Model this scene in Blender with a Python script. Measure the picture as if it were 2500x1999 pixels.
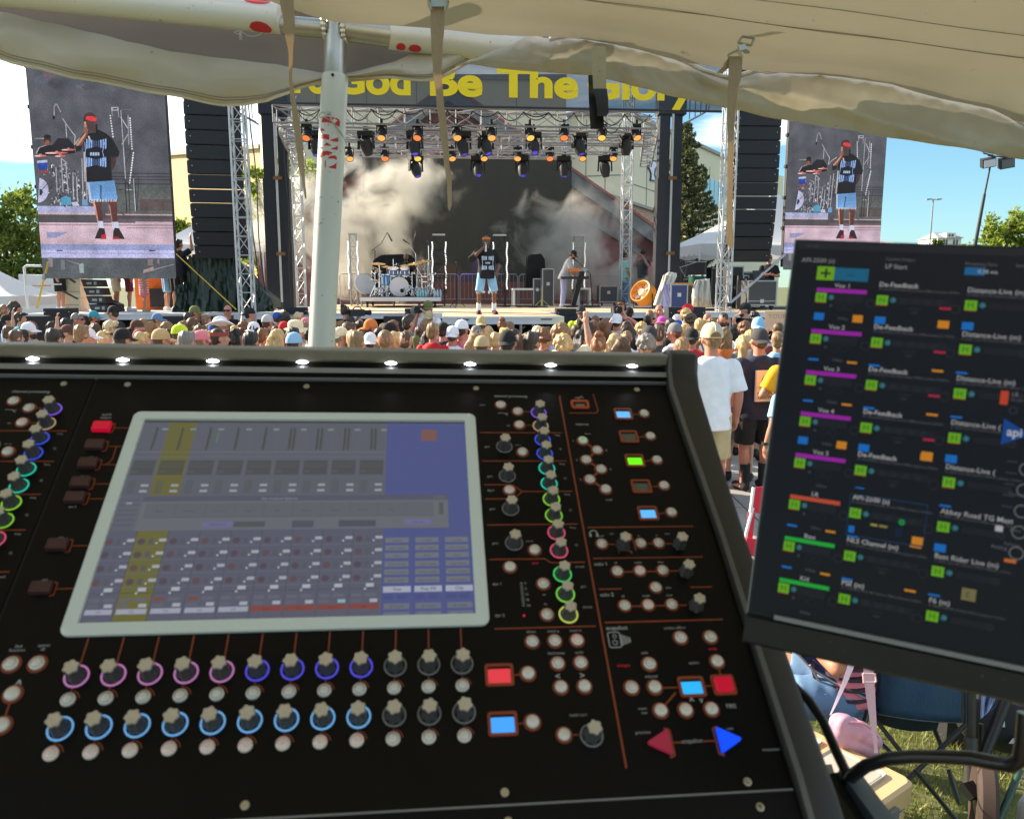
import bpy,math,random
import numpy as np
from mathutils import Vector,Matrix,Quaternion
for _o in list(bpy.data.objects):
 bpy.data.objects.remove(_o)
scn=bpy.context.scene
col=scn.collection
R=math.radians
rnd=random.Random(7)
nrng=np.random.default_rng(11)
# ------------------------------------------------------------------ camera
EYE=Vector((0.0,0.0,2.25))
FPX=1950.0  # focal length in pixels of the 2500 px wide photograph
PITCH=math.atan((999.5-700.0)/FPX)
cam_d=bpy.data.cameras.new('camera')
cam=bpy.data.objects.new('camera',cam_d)
col.objects.link(cam)
cam_d.sensor_width=36.0
cam_d.lens=36.0*FPX/2500.0
cam.location=EYE
cam.rotation_euler=(math.pi/2-PITCH,0,0)
cam_d.clip_start=0.02
cam_d.clip_end=3000
cam_d.dof.use_dof=True
cam_d.dof.focus_distance=17.0
cam_d.dof.aperture_fstop=14.0
scn.camera=cam
# ------------------------------------------------------------------ sky, sun, exposure
SUN_DIR=Vector((-0.84,0.44,0.0)).normalized()
SUN_EL=R(27)
SUN_ROT=math.atan2(SUN_DIR.x,SUN_DIR.y)
w=bpy.data.worlds.new('World')
scn.world=w
w.use_nodes=True
wn=w.node_tree
wn.nodes.clear()
w_out=wn.nodes.new('ShaderNodeOutputWorld')
w_bg=wn.nodes.new('ShaderNodeBackground')
w_sky=wn.nodes.new('ShaderNodeTexSky')
w_sky.sky_type='NISHITA'
w_sky.sun_disc=False
w_sky.sun_elevation=SUN_EL
w_sky.sun_rotation=SUN_ROT
w_sky.air_density=1.0
w_sky.dust_density=0.1
w_sky.ozone_density=2.0
w_bg.inputs['Strength'].default_value=0.125
# streaky clouds, a noise over the direction of view, the same all round the sky
w_tc=wn.nodes.new('ShaderNodeTexCoord')
w_map=wn.nodes.new('ShaderNodeMapping')
w_map.inputs['Scale'].default_value=(1.5,1.5,7.0)
w_map.inputs['Location'].default_value=(4.136,2.608,0.193)
w_noi=wn.nodes.new('ShaderNodeTexNoise')
w_noi.inputs['Scale'].default_value=1.35
w_noi.inputs['Detail'].default_value=7
w_ramp=wn.nodes.new('ShaderNodeValToRGB')
w_ramp.color_ramp.elements[0].position=0.50
w_ramp.color_ramp.elements[1].position=0.66
w_mix=wn.nodes.new('ShaderNodeMixRGB')
w_mix.inputs['Color2'].default_value=(9.0,8.5,7.8,1)
wn.links.new(w_tc.outputs['Generated'],w_map.inputs['Vector'])
wn.links.new(w_map.outputs['Vector'],w_noi.inputs['Vector'])
wn.links.new(w_noi.outputs['Fac'],w_ramp.inputs['Fac'])
wn.links.new(w_ramp.outputs['Color'],w_mix.inputs['Fac'])
w_hs=wn.nodes.new('ShaderNodeHueSaturation')  # a deep, clear evening blue
w_hs.inputs['Saturation'].default_value=1.25
w_hs.inputs['Value'].default_value=1.05
w_ga=wn.nodes.new('ShaderNodeGamma')  # an even, softly hazy evening sky
w_ga.inputs['Gamma'].default_value=0.6
wn.links.new(w_sky.outputs['Color'],w_ga.inputs['Color'])
wn.links.new(w_ga.outputs['Color'],w_hs.inputs['Color'])
w_tint=wn.nodes.new('ShaderNodeMixRGB')
w_tint.blend_type='MULTIPLY'
w_tint.inputs['Fac'].default_value=1.0
w_tint.inputs['Color2'].default_value=(0.62,0.90,1.0,1)
wn.links.new(w_hs.outputs['Color'],w_tint.inputs['Color1'])
wn.links.new(w_tint.outputs['Color'],w_mix.inputs['Color1'])
wn.links.new(w_mix.outputs['Color'],w_bg.inputs['Color'])
wn.links.new(w_bg.outputs['Background'],w_out.inputs['Surface'])
sun_d=bpy.data.lights.new('sun','SUN')
sun_d.energy=5.0
sun_d.angle=R(0.5)
sun_d.color=(1.0,0.86,0.66)
sun=bpy.data.objects.new('sun',sun_d)
col.objects.link(sun)
_to=Vector((SUN_DIR.x*math.cos(SUN_EL),SUN_DIR.y*math.cos(SUN_EL),math.sin(SUN_EL)))
sun.rotation_euler=_to.to_track_quat('Z','Y').to_euler()
scn.view_settings.view_transform='Standard'
scn.view_settings.look='None'
scn.view_settings.exposure=1.45
EXPK=2.0**-scn.view_settings.exposure  # what a lit screen must give off to show at its own colour
scn.view_settings.gamma=1.0
scn.view_settings.use_curve_mapping=False
scn.render.engine='CYCLES'
scn.cycles.use_denoising=True
scn.cycles.max_bounces=8
scn.cycles.diffuse_bounces=4
scn.cycles.glossy_bounces=3
scn.cycles.transparent_max_bounces=16
scn.cycles.volume_bounces=1
scn.cycles.volume_step_rate=2.0
scn.cycles.sample_clamp_indirect=6.0
# ------------------------------------------------------------------ measuring
CAM_F=Vector((0,math.cos(PITCH),-math.sin(PITCH)))
CAM_D=Vector((0,-math.sin(PITCH),-math.cos(PITCH)))
CAM_R=Vector((1,0,0))
def bearing(px,py):
 return CAM_R*((px-1250.0)/FPX)+CAM_D*((py-999.5)/FPX)+CAM_F
def at(px,py,d):
 """the place seen on a bearing of the photograph at distance d along the view"""
 return EYE+bearing(px,py)*d
TH=R(5.0)  # the stage stands a little askew to the view
SX=Vector((math.cos(TH),math.sin(TH),0))
SN=Vector((-math.sin(TH),math.cos(TH),0))
S0=Vector((0,19.8,0))
DECK=1.62
def W(s,n,z):
 return S0+SX*s+SN*n+Vector((0,0,z))
def SP(px,py,n):
 """(along the stage, height) of what the photograph shows at px, py if it stands n metres behind the stage front"""
 r=bearing(px,py)
 t=(S0+SN*n-EYE).dot(SN)/r.dot(SN)
 p=EYE+r*t-S0
 return p.dot(SX),p.z
def on_ground(px,py,z=0.0):
 r=bearing(px,py)
 return EYE+r*((z-EYE.z)/r.z)
 # ------------------------------------------------------------------ materials
def lin(c):
 return tuple(((v/255.0)/12.92 if v<=10 else(((v/255.0)+0.055)/1.055)**2.4)for v in c)
_mc={}
def mat(name,rgb,rough=0.6,metal=0.0,var=0.12,scale=8.0,bump=0.0,bscale=60.0,emit=0.0,ecol=None,
trans=0.0,coat=0.0,spec=0.5,stretch=None,speck=None,alpha=1.0):
 """a Principled material whose colour wanders a little with a noise, in linear colour"""
 if name in _mc:
  return _mc[name]
 m=bpy.data.materials.new(name)
 m.use_nodes=True
 nt=m.node_tree
 b=nt.nodes['Principled BSDF']
 out=nt.nodes['Material Output']
 L=nt.links.new
 tc=nt.nodes.new('ShaderNodeTexCoord')
 src=tc.outputs['Object']
 if stretch:
  mp=nt.nodes.new('ShaderNodeMapping')
  mp.inputs['Scale'].default_value=stretch
  L(src,mp.inputs['Vector'])
  src=mp.outputs['Vector']
 no=nt.nodes.new('ShaderNodeTexNoise')
 no.inputs['Scale'].default_value=scale
 no.inputs['Detail'].default_value=5
 L(src,no.inputs['Vector'])
 mx=nt.nodes.new('ShaderNodeMixRGB')
 mx.inputs['Color1'].default_value=tuple(max(0,c*(1-var))for c in rgb)+(1,)
 mx.inputs['Color2'].default_value=tuple(min(1,c*(1+var))for c in rgb)+(1,)
 L(no.outputs['Fac'],mx.inputs['Fac'])
 colout=mx.outputs['Color']
 if speck:
  sc,thr,sc_col=speck
  n2=nt.nodes.new('ShaderNodeTexNoise')
  n2.inputs['Scale'].default_value=sc
  n2.inputs['Detail'].default_value=2
  L(tc.outputs['Object'],n2.inputs['Vector'])
  rp=nt.nodes.new('ShaderNodeValToRGB')
  rp.color_ramp.elements[0].position=thr
  rp.color_ramp.elements[1].position=min(1,thr+0.05)
  L(n2.outputs['Fac'],rp.inputs['Fac'])
  m2=nt.nodes.new('ShaderNodeMixRGB')
  m2.inputs['Color2'].default_value=sc_col+(1,)
  L(rp.outputs['Color'],m2.inputs['Fac'])
  L(colout,m2.inputs['Color1'])
  colout=m2.outputs['Color']
 L(colout,b.inputs['Base Color'])
 b.inputs['Roughness'].default_value=rough
 b.inputs['Metallic'].default_value=metal
 b.inputs['Coat Weight'].default_value=coat
 b.inputs['Specular IOR Level'].default_value=spec
 b.inputs['Alpha'].default_value=alpha
 if emit:
  b.inputs['Emission Color'].default_value=tuple(ecol or rgb)+(1,)
  b.inputs['Emission Strength'].default_value=emit
 if bump:
  n3=nt.nodes.new('ShaderNodeTexNoise')
  n3.inputs['Scale'].default_value=bscale
  n3.inputs['Detail'].default_value=4
  L(src,n3.inputs['Vector'])
  bp=nt.nodes.new('ShaderNodeBump')
  bp.inputs['Strength'].default_value=bump
  bp.inputs['Distance'].default_value=0.01
  L(n3.outputs['Fac'],bp.inputs['Height'])
  L(bp.outputs['Normal'],b.inputs['Normal'])
 if trans:
  tr=nt.nodes.new('ShaderNodeBsdfTranslucent')
  L(colout,tr.inputs['Color'])
  ms=nt.nodes.new('ShaderNodeMixShader')
  ms.inputs['Fac'].default_value=trans
  L(b.outputs['BSDF'],ms.inputs[1])
  L(tr.outputs['BSDF'],ms.inputs[2])
  L(ms.outputs['Shader'],out.inputs['Surface'])
 _mc[name]=m
 return m
def mrgb(prefix,c,**k):
 """material for an sRGB triple"""
 return mat('%s_%02x%02x%02x'%((prefix,)+tuple(int(v)for v in c)),lin(c),**k)
def picture_mat(name,strength,gloss=0.25,spec=0.2,grain=False):
 """a lit screen: its colours are a corner attribute of the flat print, shown as emission under glass"""
 m=bpy.data.materials.new(name)
 m.use_nodes=True
 nt=m.node_tree
 b=nt.nodes['Principled BSDF']
 a=nt.nodes.new('ShaderNodeVertexColor')
 a.layer_name='print'
 b.inputs['Base Color'].default_value=(0.01,0.01,0.012,1)
 b.inputs['Roughness'].default_value=gloss
 b.inputs['Specular IOR Level'].default_value=spec
 src=a.outputs['Color']
 if grain:  # uneven diodes and camera grain over the picture
  tc=nt.nodes.new('ShaderNodeTexCoord')
  for sc_,lo,hi in((2.2,0.62,1.3),(38.0,0.6,1.4)):
   n_=nt.nodes.new('ShaderNodeTexNoise');n_.inputs['Scale'].default_value=sc_;n_.inputs['Detail'].default_value=4
   r_=nt.nodes.new('ShaderNodeMapRange');r_.inputs['From Min'].default_value=0.25;r_.inputs['From Max'].default_value=0.75;r_.inputs['To Min'].default_value=lo;r_.inputs['To Max'].default_value=hi
   x_=nt.nodes.new('ShaderNodeMixRGB');x_.blend_type='MULTIPLY';x_.inputs['Fac'].default_value=1
   nt.links.new(tc.outputs['Object'],n_.inputs['Vector']);nt.links.new(n_.outputs['Fac'],r_.inputs['Value'])
   nt.links.new(src,x_.inputs['Color1']);nt.links.new(r_.outputs['Result'],x_.inputs['Color2']);src=x_.outputs['Color']
 nt.links.new(src,b.inputs['Emission Color'])
 b.inputs['Emission Strength'].default_value=strength
 return m
 # ------------------------------------------------------------------ mesh building
def frame(z):
 z=Vector(z).normalized()
 x=Vector((0,0,1)).cross(z)if abs(z.z)<0.95 else Vector((1,0,0)).cross(z)
 x.normalize()
 return x,z.cross(x),z
class MB:
 def __init__(s):
  s.v,s.f,s.m,s.c=[],[],[],[]
 def add(s,vs,fs,m=0,c=None):
  k=len(s.v)
  s.v+=[tuple(p)for p in vs]
  s.f+=[tuple(i+k for i in f)for f in fs]
  s.m+=[m]*len(fs)
  s.c+=[c]*len(fs)
  return s
 def box(s,x0,x1,y0,y1,z0,z1,m=0):
  vs=[(x,y,z)for z in(z0,z1)for y in(y0,y1)for x in(x0,x1)]
  return s.add(vs,[(0,2,3,1),(4,5,7,6),(0,1,5,4),(2,6,7,3),(0,4,6,2),(1,3,7,5)],m)
 def obox(s,c,ax,ay,az,m=0):
  c,ax,ay,az=Vector(c),Vector(ax),Vector(ay),Vector(az)
  vs=[c+ax*i+ay*j+az*k for k in(-1,1)for j in(-1,1)for i in(-1,1)]
  return s.add(vs,[(0,2,3,1),(4,5,7,6),(0,1,5,4),(2,6,7,3),(0,4,6,2),(1,3,7,5)],m)
 def bar(s,p0,p1,w,h,m=0,up=None):
  p0,p1=Vector(p0),Vector(p1)
  x,y,z=frame(p1-p0)
  if up is not None:
   y=Vector(up)
   x=y.cross(z).normalized()
   y=z.cross(x)
  return s.obox((p0+p1)/2,x*w/2,y*h/2,(p1-p0)/2,m)
 def tube(s,pts,r,n=8,m=0,caps=True):
  pts=[Vector(p)for p in pts]
  rs=r if isinstance(r,(list,tuple))else[r]*len(pts)
  vs,fs=[],[]
  x=None
  for i,p in enumerate(pts):
   t=(pts[min(i+1,len(pts)-1)]-pts[max(i-1,0)])
   if t.length<1e-9:
    t=Vector((0,0,1))
   t.normalize()
   if x is None:
    x=frame(t)[0]
   x=(x-t*x.dot(t))
   if x.length<1e-6:
    x=frame(t)[0]
   x.normalize()
   y=t.cross(x)
   for k in range(n):
    a=2*math.pi*k/n
    vs.append(p+(x*math.cos(a)+y*math.sin(a))*rs[i])
  for i in range(len(pts)-1):
   for k in range(n):
    k2=(k+1)%n
    fs.append((i*n+k,i*n+k2,(i+1)*n+k2,(i+1)*n+k))
  if caps:
   fs.append(tuple(range(n-1,-1,-1)))
   b=(len(pts)-1)*n
   fs.append(tuple(range(b,b+n)))
  return s.add(vs,fs,m)
 def cyl(s,p0,p1,r0,r1=None,n=12,m=0):
  return s.tube([p0,p1],[r0,r0 if r1 is None else r1],n,m)
 def lathe(s,prof,n=20,o=(0,0,0),ax=(0,0,1),m=0,sy=1.0,lobes=0,amp=0.0):
  o=Vector(o)
  x,y,z=frame(ax)if tuple(ax)!=(0,0,1)else(Vector((1,0,0)),Vector((0,1,0)),Vector((0,0,1)))
  vs,fs=[],[]
  for(r,h)in prof:
   for k in range(n):
    a=2*math.pi*k/n
    q=r*(1+amp*math.cos(lobes*a))if lobes else r
    vs.append(o+x*q*math.cos(a)+y*q*sy*math.sin(a)+z*h)
  for i in range(len(prof)-1):
   for k in range(n):
    k2=(k+1)%n
    fs.append((i*n+k,i*n+k2,(i+1)*n+k2,(i+1)*n+k))
  fs.append(tuple(range(n-1,-1,-1)))
  b=(len(prof)-1)*n
  fs.append(tuple(range(b,b+n)))
  return s.add(vs,fs,m)
 def ring(s,r0,r1,z0,z1,n=28,m=0):
  vs,fs=[],[]
  for(r,h)in((r0,z0),(r0,z1),(r1,z1),(r1,z0)):
   for k in range(n):
    a=2*math.pi*k/n
    vs.append((r*math.cos(a),r*math.sin(a),h))
  for i in range(4):
   j=(i+1)%4
   for k in range(n):
    k2=(k+1)%n
    fs.append((i*n+k,j*n+k,j*n+k2,i*n+k2))
  return s.add(vs,fs,m)
 def ell(s,c,r,nu=12,nv=8,m=0,rot=None):
  c=Vector(c)
  vs,fs=[],[]
  for j in range(nv+1):
   b=math.pi*j/nv
   for k in range(nu):
    a=2*math.pi*k/nu
    p=Vector((r[0]*math.sin(b)*math.cos(a),r[1]*math.sin(b)*math.sin(a),r[2]*math.cos(b)))
    if rot is not None:
     p=rot@p
    vs.append(c+p)
  for j in range(nv):
   for k in range(nu):
    k2=(k+1)%nu
    fs.append((j*nu+k,(j+1)*nu+k,(j+1)*nu+k2,j*nu+k2))
  return s.add(vs,fs,m)
 def cap(s,p0,p1,r0,r1,n=10,m=0):
  """a round-ended, tapered limb"""
  p0,p1=Vector(p0),Vector(p1)
  t=(p1-p0)
  L=t.length
  t=t/L if L>1e-9 else Vector((0,0,1))
  pts,rs=[],[]
  for a in(-88,-60,-30):
   pts.append(p0+t*r0*math.sin(R(a)));rs.append(r0*math.cos(R(a)))
  pts+=[p0,p1];rs+=[r0,r1]
  for a in(30,60,88):
   pts.append(p1+t*r1*math.sin(R(a)));rs.append(r1*math.cos(R(a)))
  return s.tube(pts,rs,n,m)
 def loft(s,secs,n=16,m=0,tf=None):
  """closed stack of ellipses (x, y, z, rx, ry)"""
  vs,fs=[],[]
  for(x,y,z,rx,ry)in secs:
   for k in range(n):
    a=2*math.pi*k/n
    p=Vector((x+rx*math.cos(a),y+ry*math.sin(a),z))
    vs.append(tf(p)if tf else p)
  for i in range(len(secs)-1):
   for k in range(n):
    k2=(k+1)%n
    fs.append((i*n+k,i*n+k2,(i+1)*n+k2,(i+1)*n+k))
  fs.append(tuple(range(n-1,-1,-1)))
  b=(len(secs)-1)*n
  fs.append(tuple(range(b,b+n)))
  return s.add(vs,fs,m)
 def prism(s,poly,vec,m=0):
  poly=[Vector(p)for p in poly]
  n=len(poly)
  vec=Vector(vec)
  vs=poly+[p+vec for p in poly]
  fs=[tuple(range(n-1,-1,-1)),tuple(range(n,2*n))]
  fs+=[(i,(i+1)%n,n+(i+1)%n,n+i)for i in range(n)]
  return s.add(vs,fs,m)
 def grid(s,rows,m=0,closed=False):
  """rows of points of equal length"""
  nu=len(rows[0])
  vs=[p for r in rows for p in r]
  fs=[]
  for j in range(len(rows)-1):
   for k in range(nu-(0 if closed else 1)):
    k2=(k+1)%nu
    fs.append((j*nu+k,j*nu+k2,(j+1)*nu+k2,(j+1)*nu+k))
  return s.add(vs,fs,m)
 def poly(s,pts,m=0,c=None):
  return s.add(pts,[tuple(range(len(pts)))],m,c)
 def mesh(s,name,mats=(),smooth=None):
  me=bpy.data.meshes.new(name)
  me.from_pydata(s.v,[],s.f)
  for x in mats:
   me.materials.append(x)
  if len(mats)>1:
   me.polygons.foreach_set('material_index',s.m)
  if any(x is not None for x in s.c):
   at_=me.color_attributes.new('print','FLOAT_COLOR','CORNER')
   buf=[]
   for f,c in zip(s.f,s.c):
    buf+=[v for _ in f for v in((c or(0,0,0))+(1.0,))]
   at_.data.foreach_set('color',buf)
  if smooth is not None:
   me.shade_smooth()
   if smooth<179:
    me.set_sharp_from_angle(angle=R(smooth))
  me.update()
  return me
 def build(s,name,mats=(),parent=None,smooth=None,loc=None):
  if not isinstance(mats,(list,tuple)):
   mats=[mats]
  o=bpy.data.objects.new(name,s.mesh(name,mats,smooth))
  col.objects.link(o)
  if parent:
   o.parent=parent
  if loc is not None:
   o.location=loc
  return o
def tag(o,label=None,cat=None,group=None,kind=None):
 if label:o['label']=label
 if cat:o['category']=cat
 if group:o['group']=group
 if kind:o['kind']=kind
 return o
def thing(name,label,cat,loc=(0,0,0),rz=0.0,group=None,mw=None):
 o=bpy.data.objects.new(name,None)
 o.empty_display_size=0.1
 col.objects.link(o)
 if mw is not None:
  o.matrix_world=mw
 else:
  o.location=loc
  o.rotation_euler=(0,0,rz)
 return tag(o,label,cat,group)
def sthing(name,label,cat,s,n,z=DECK,rz=0.0,group=None):
 """a thing standing on the stage at s, n"""
 return thing(name,label,cat,W(s,n,z),TH+rz,group)
def inst(mesh,name,parent=None,loc=(0,0,0),rot=(0,0,0),scale=(1,1,1),m=None):
 o=bpy.data.objects.new(name,mesh)
 col.objects.link(o)
 o.parent=parent
 o.location=loc
 o.rotation_euler=rot
 o.scale=scale if isinstance(scale,(tuple,list))else(scale,)*3
 if m is not None:
  o.material_slots[0].link='OBJECT'
  o.material_slots[0].material=m
 return o
def copy_tree(o,parent=None,loc=None,rz=None,label=None,group=None):
 c=o.copy()
 col.objects.link(c)
 if parent:c.parent=parent
 if loc is not None:c.location=loc
 if rz is not None:c.rotation_euler=(0,0,rz)
 if label:c['label']=label
 if group:c['group']=group
 for ch in o.children:
  copy_tree(ch,c)
 return c
_tc={}
def text_shape(s,bold=0.0,res=3):
 """outline of a word: vertices with cap height about 0.7 for size 1, and faces"""
 key=(s,bold,res)
 if key in _tc:
  return _tc[key]
 cu=bpy.data.curves.new('word','FONT')
 cu.body=s
 cu.resolution_u=res
 cu.offset=bold
 cu.fill_mode='FRONT'
 ob=bpy.data.objects.new('word',cu)
 me=bpy.data.meshes.new_from_object(ob)
 vs=[tuple(v.co[:2])for v in me.vertices]
 fs=[tuple(p.vertices)for p in me.polygons]
 bpy.data.objects.remove(ob)
 bpy.data.curves.remove(cu)
 bpy.data.meshes.remove(me)
 _tc[key]=(vs,fs)
 return _tc[key]
def put_text(mb,s,o,ex,ey,size,m=0,c=None,align='l',bold=0.0,res=2,width=None):
 """lay a word into a mesh: o is its baseline start, ex and ey the directions of writing"""
 vs,fs=text_shape(s,bold,res)
 if not vs:
  return
 x0,x1=min(v[0]for v in vs),max(v[0]for v in vs)
 kx=size if width is None else width/max(1e-6,x1-x0)
 off={'l':x0,'c':(x0+x1)/2,'r':x1}[align]
 o,ex,ey=Vector(o),Vector(ex),Vector(ey)
 mb.add([o+ex*(v[0]-off)*kx+ey*v[1]*size for v in vs],fs,m,c)
_dg=None
def clay(name,mb,vox=0.012,smooth=3,mats=(None,),bumpy=0.0,seed=1,freq=40.0):
 """run overlapping closed pieces together into one continuous skin"""
 me0=mb.mesh('clay')
 ob=bpy.data.objects.new('clay',me0)
 col.objects.link(ob)
 md=ob.modifiers.new('r','REMESH')
 md.mode='VOXEL'
 md.voxel_size=vox
 if smooth:
  sm=ob.modifiers.new('s','SMOOTH')
  sm.factor=0.5
  sm.iterations=smooth
 dg=bpy.context.evaluated_depsgraph_get()
 me=bpy.data.meshes.new_from_object(ob.evaluated_get(dg))
 bpy.data.objects.remove(ob)
 bpy.data.meshes.remove(me0)
 me.name=name
 if bumpy:
  n=len(me.vertices)
  co=np.empty(n*3);me.vertices.foreach_get('co',co);co=co.reshape(-1,3)
  no=np.empty(n*3);me.vertices.foreach_get('normal',no);no=no.reshape(-1,3)
  g=np.random.default_rng(seed)
  d=np.zeros(n)
  for _ in range(5):
   k=g.normal(size=3)*freq
   k[2]*=0.4
   d+=np.sin(co@k+g.uniform(0,6.3))
  co+=no*(d*bumpy/2.2)[:,None]
  me.vertices.foreach_set('co',co.ravel())
 me.shade_smooth()
 me.materials.clear()
 for x in mats:
  me.materials.append(x)
 return me
 # ================================================================== ground
g=MB()
g.poly([(-1500,-300,-0.012),(1500,-300,-0.012),(1500,2500,-0.012),(-1500,2500,-0.012)])
tag(g.build('ground',mat('soil_turf',(0.10,0.115,0.04),rough=0.95,var=0.5,scale=3,bump=0.6,bscale=30)),kind='structure')
g=MB()
g.box(-45,45,6.4,62,-0.2,-0.004)
pave=tag(g.build('pavement',mat('asphalt_joint',(0.10,0.10,0.095),rough=0.95,var=0.25,scale=6)),kind='structure')
slab_me=None
mslab=[mat('concrete_a',(0.30,0.29,0.27),rough=0.9,var=0.18,scale=5,bump=0.2),mat('concrete_b',(0.27,0.265,0.25),rough=0.9,var=0.2,scale=4,bump=0.2)]
sm=MB();sm.box(0.012,1.588,0.012,1.588,-0.05,0.0)
slab_me=sm.mesh('slab',[None])
for i in range(11):
 for j in range(8):
  inst(slab_me,'slab',pave,(-7.2+1.6*i,6.4+1.6*j,rnd.uniform(-0.002,0.003)),m=mslab[(i*3+j*5+(i*j)%3)%2])
  # short grass in front of the pavement
n=46000
px=nrng.uniform(0.35,3.6,n);py=nrng.uniform(2.2,6.4,n)
keep=px<0.25+py*0.62
px,py=px[keep],py[keep];n=len(px)
cl=np.sin(px*5.1+1.3*np.sin(py*3.7))*np.sin(py*4.3+px)*0.5+0.5
h=nrng.uniform(0.02,0.055,n)*(0.6+0.8*cl)
a=nrng.uniform(0,6.28,n);wd=nrng.uniform(0.0018,0.004,n);ln=nrng.uniform(0.2,1.1,n)*h
b2=nrng.uniform(0,6.28,n)
V=np.empty((n,3,3))
V[:,0]=np.c_[px-wd*np.cos(a),py-wd*np.sin(a),np.full(n,-0.012)]
V[:,1]=np.c_[px+wd*np.cos(a),py+wd*np.sin(a),np.full(n,-0.012)]
V[:,2]=np.c_[px+ln*np.cos(b2),py+ln*np.sin(b2),h]
me=bpy.data.meshes.new('grass')
me.from_pydata(V.reshape(-1,3).tolist(),[],np.arange(3*n).reshape(-1,3).tolist())
for mm in(mat('blade_a',(0.20,0.24,0.04),rough=0.6,var=0.3,scale=9,trans=0.35),mat('blade_b',(0.24,0.25,0.06),rough=0.6,var=0.3,scale=9,trans=0.35),mat('blade_dry',(0.38,0.33,0.14),rough=0.7,var=0.2,trans=0.3)):
 me.materials.append(mm)
me.polygons.foreach_set('material_index',nrng.choice(3,n,p=[0.5,0.33,0.17]).tolist())
o=bpy.data.objects.new('grass',me);col.objects.link(o);tag(o,kind='stuff')
# ================================================================== buildings behind the stage
m_beige=mat('beige_panel',(0.66,0.60,0.44),rough=0.8,var=0.06,scale=0.5)
m_cream=mat('cream_panel',(0.70,0.65,0.48),rough=0.8,var=0.06,scale=0.4)
m_tan=mat('tan_wall',(0.72,0.50,0.26),rough=0.85,var=0.08,scale=0.6)
m_joint=mat('panel_joint',(0.22,0.20,0.16),rough=0.9)
m_coping=mat('coping',(0.30,0.28,0.24),rough=0.6)
m_blueglass=mat('blue_glass',(0.25,0.50,0.62),rough=0.15,var=0.1,scale=2)
m_lightblue=mat('sign_blue',(0.50,0.72,0.90),rough=0.5)
m_navy=mat('sign_navy',(0.05,0.06,0.12),rough=0.6)
def wall_box(mb,plan,z0,z1s,m=0):
 """upright walls over a plan polygon, each corner with its own top height"""
 n=len(plan)
 vs=[(p[0],p[1],z0)for p in plan]+[(p[0],p[1],z)for p,z in zip(plan,z1s)]
 mb.add(vs,[(i,(i+1)%n,n+(i+1)%n,n+i)for i in range(n)]+[tuple(range(n,2*n))],m)
def plan_pt(px_,d):
 p=at(px_,700,d)
 return(p.x,p.y)
def height_at(py_,d):
 return 2.25+(700-py_)/FPX*d*1.0
 # tall beige hall
hall=thing('school_hall','tall beige hall building with flat walls filling the view behind the stage truss','building',(0,52,0))
def rel(root,p):
 return(p[0]-root.location.x,p[1]-root.location.y)
P=[rel(hall,plan_pt(651,60)),rel(hall,plan_pt(672,50)),rel(hall,plan_pt(1378,50)),rel(hall,plan_pt(1378,68)),rel(hall,plan_pt(760,75))]
mb=MB();wall_box(mb,P,0,[14.6]*5);mb.build('wall',m_beige,hall)
mb=MB()
for k in range(1,6):
 t=k/6
 x=P[1][0]+(P[2][0]-P[1][0])*t
 mb.box(x-0.02,x+0.02,P[1][1]-0.015,P[1][1]+0.02,0.1,14.5)
for z in(4.6,8.0,11.2):
 mb.box(P[1][0]+0.1,P[2][0]-0.1,P[1][1]-0.012,P[1][1]+0.02,z,z+0.05)
mb.build('panel_joint',m_joint,hall)
mb=MB();mb.box(P[1][0],P[2][0],P[1][1]-0.12,P[1][1]+0.1,14.55,14.85);mb.build('coping',m_coping,hall)
# big letters on the hall wall
mb=MB()
s0=at(697,366,50);s1=at(765,366,50)
put_text(mb,'MO',(s0.x-hall.location.x,P[1][1]-0.03,s0.z),(1,0,0),(0,0,1),1.25,width=s1.x-s0.x,bold=0.03)
mb.build('wall_letters',m_lightblue,hall)
# gymnasium with sloping top edge on the flank
gym=thing('gymnasium','cream panelled gymnasium with sloping roof edge and blue windows behind the spruce','building',(10,55,0))
GP=[plan_pt(1381,51),plan_pt(1521,50),plan_pt(1768,74),plan_pt(1900,95),plan_pt(1500,95)]
GZ=[height_at(300,51),height_at(292,50),height_at(400,74),height_at(440,95),13.5]
Q=[rel(gym,p)for p in GP]
mb=MB();wall_box(mb,Q,0,GZ);mb.build('wall',m_cream,gym)
def along(a,b,t):return(a[0]+(b[0]-a[0])*t,a[1]+(b[1]-a[1])*t)
def face_box(mb,a,b,t0,t1,z0,z1,out=0.03,m=0):
 d=Vector((b[0]-a[0],b[1]-a[1],0)).normalized();nrm=Vector((d.y,-d.x,0))
 p0,p1=along(a,b,t0),along(a,b,t1)
 mb.obox(((p0[0]+p1[0])/2+nrm.x*0,(p0[1]+p1[1])/2+nrm.y*0,(z0+z1)/2),
 Vector((p1[0]-p0[0],p1[1]-p0[1],0))/2,nrm*out,(0,0,(z1-z0)/2),m)
mb=MB()
for t in(0.33,0.66):face_box(mb,Q[0],Q[1],t-0.006,t+0.006,0.2,GZ[0]-0.3,0.02)
for t in(0.15,0.3,0.45,0.6,0.75,0.9):face_box(mb,Q[1],Q[2],t-0.002,t+0.002,0.2,GZ[1]-0.6,0.02)
face_box(mb,Q[0],Q[1],0,1,9.0,9.05,0.021);face_box(mb,Q[1],Q[2],0,1,8.6,8.65,0.021)
mb.build('panel_joint',m_joint,gym)
for k in range(5):
 mb=MB();t=0.70+k*0.055
 face_box(mb,Q[1],Q[2],t,t+0.045,8.8,11.2,0.05);mb.build('window',m_blueglass,gym)
mb=MB()
face_box(mb,Q[0],Q[1],-0.01,1.0,GZ[0]-0.1,GZ[0]+0.15,0.1)
a0,b0=Q[1],Q[2]
mb.bar((a0[0],a0[1]-0.05,GZ[1]),(b0[0],b0[1]-0.05,GZ[2]),0.3,0.25)
mb.build('coping',m_coping,gym)
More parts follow.
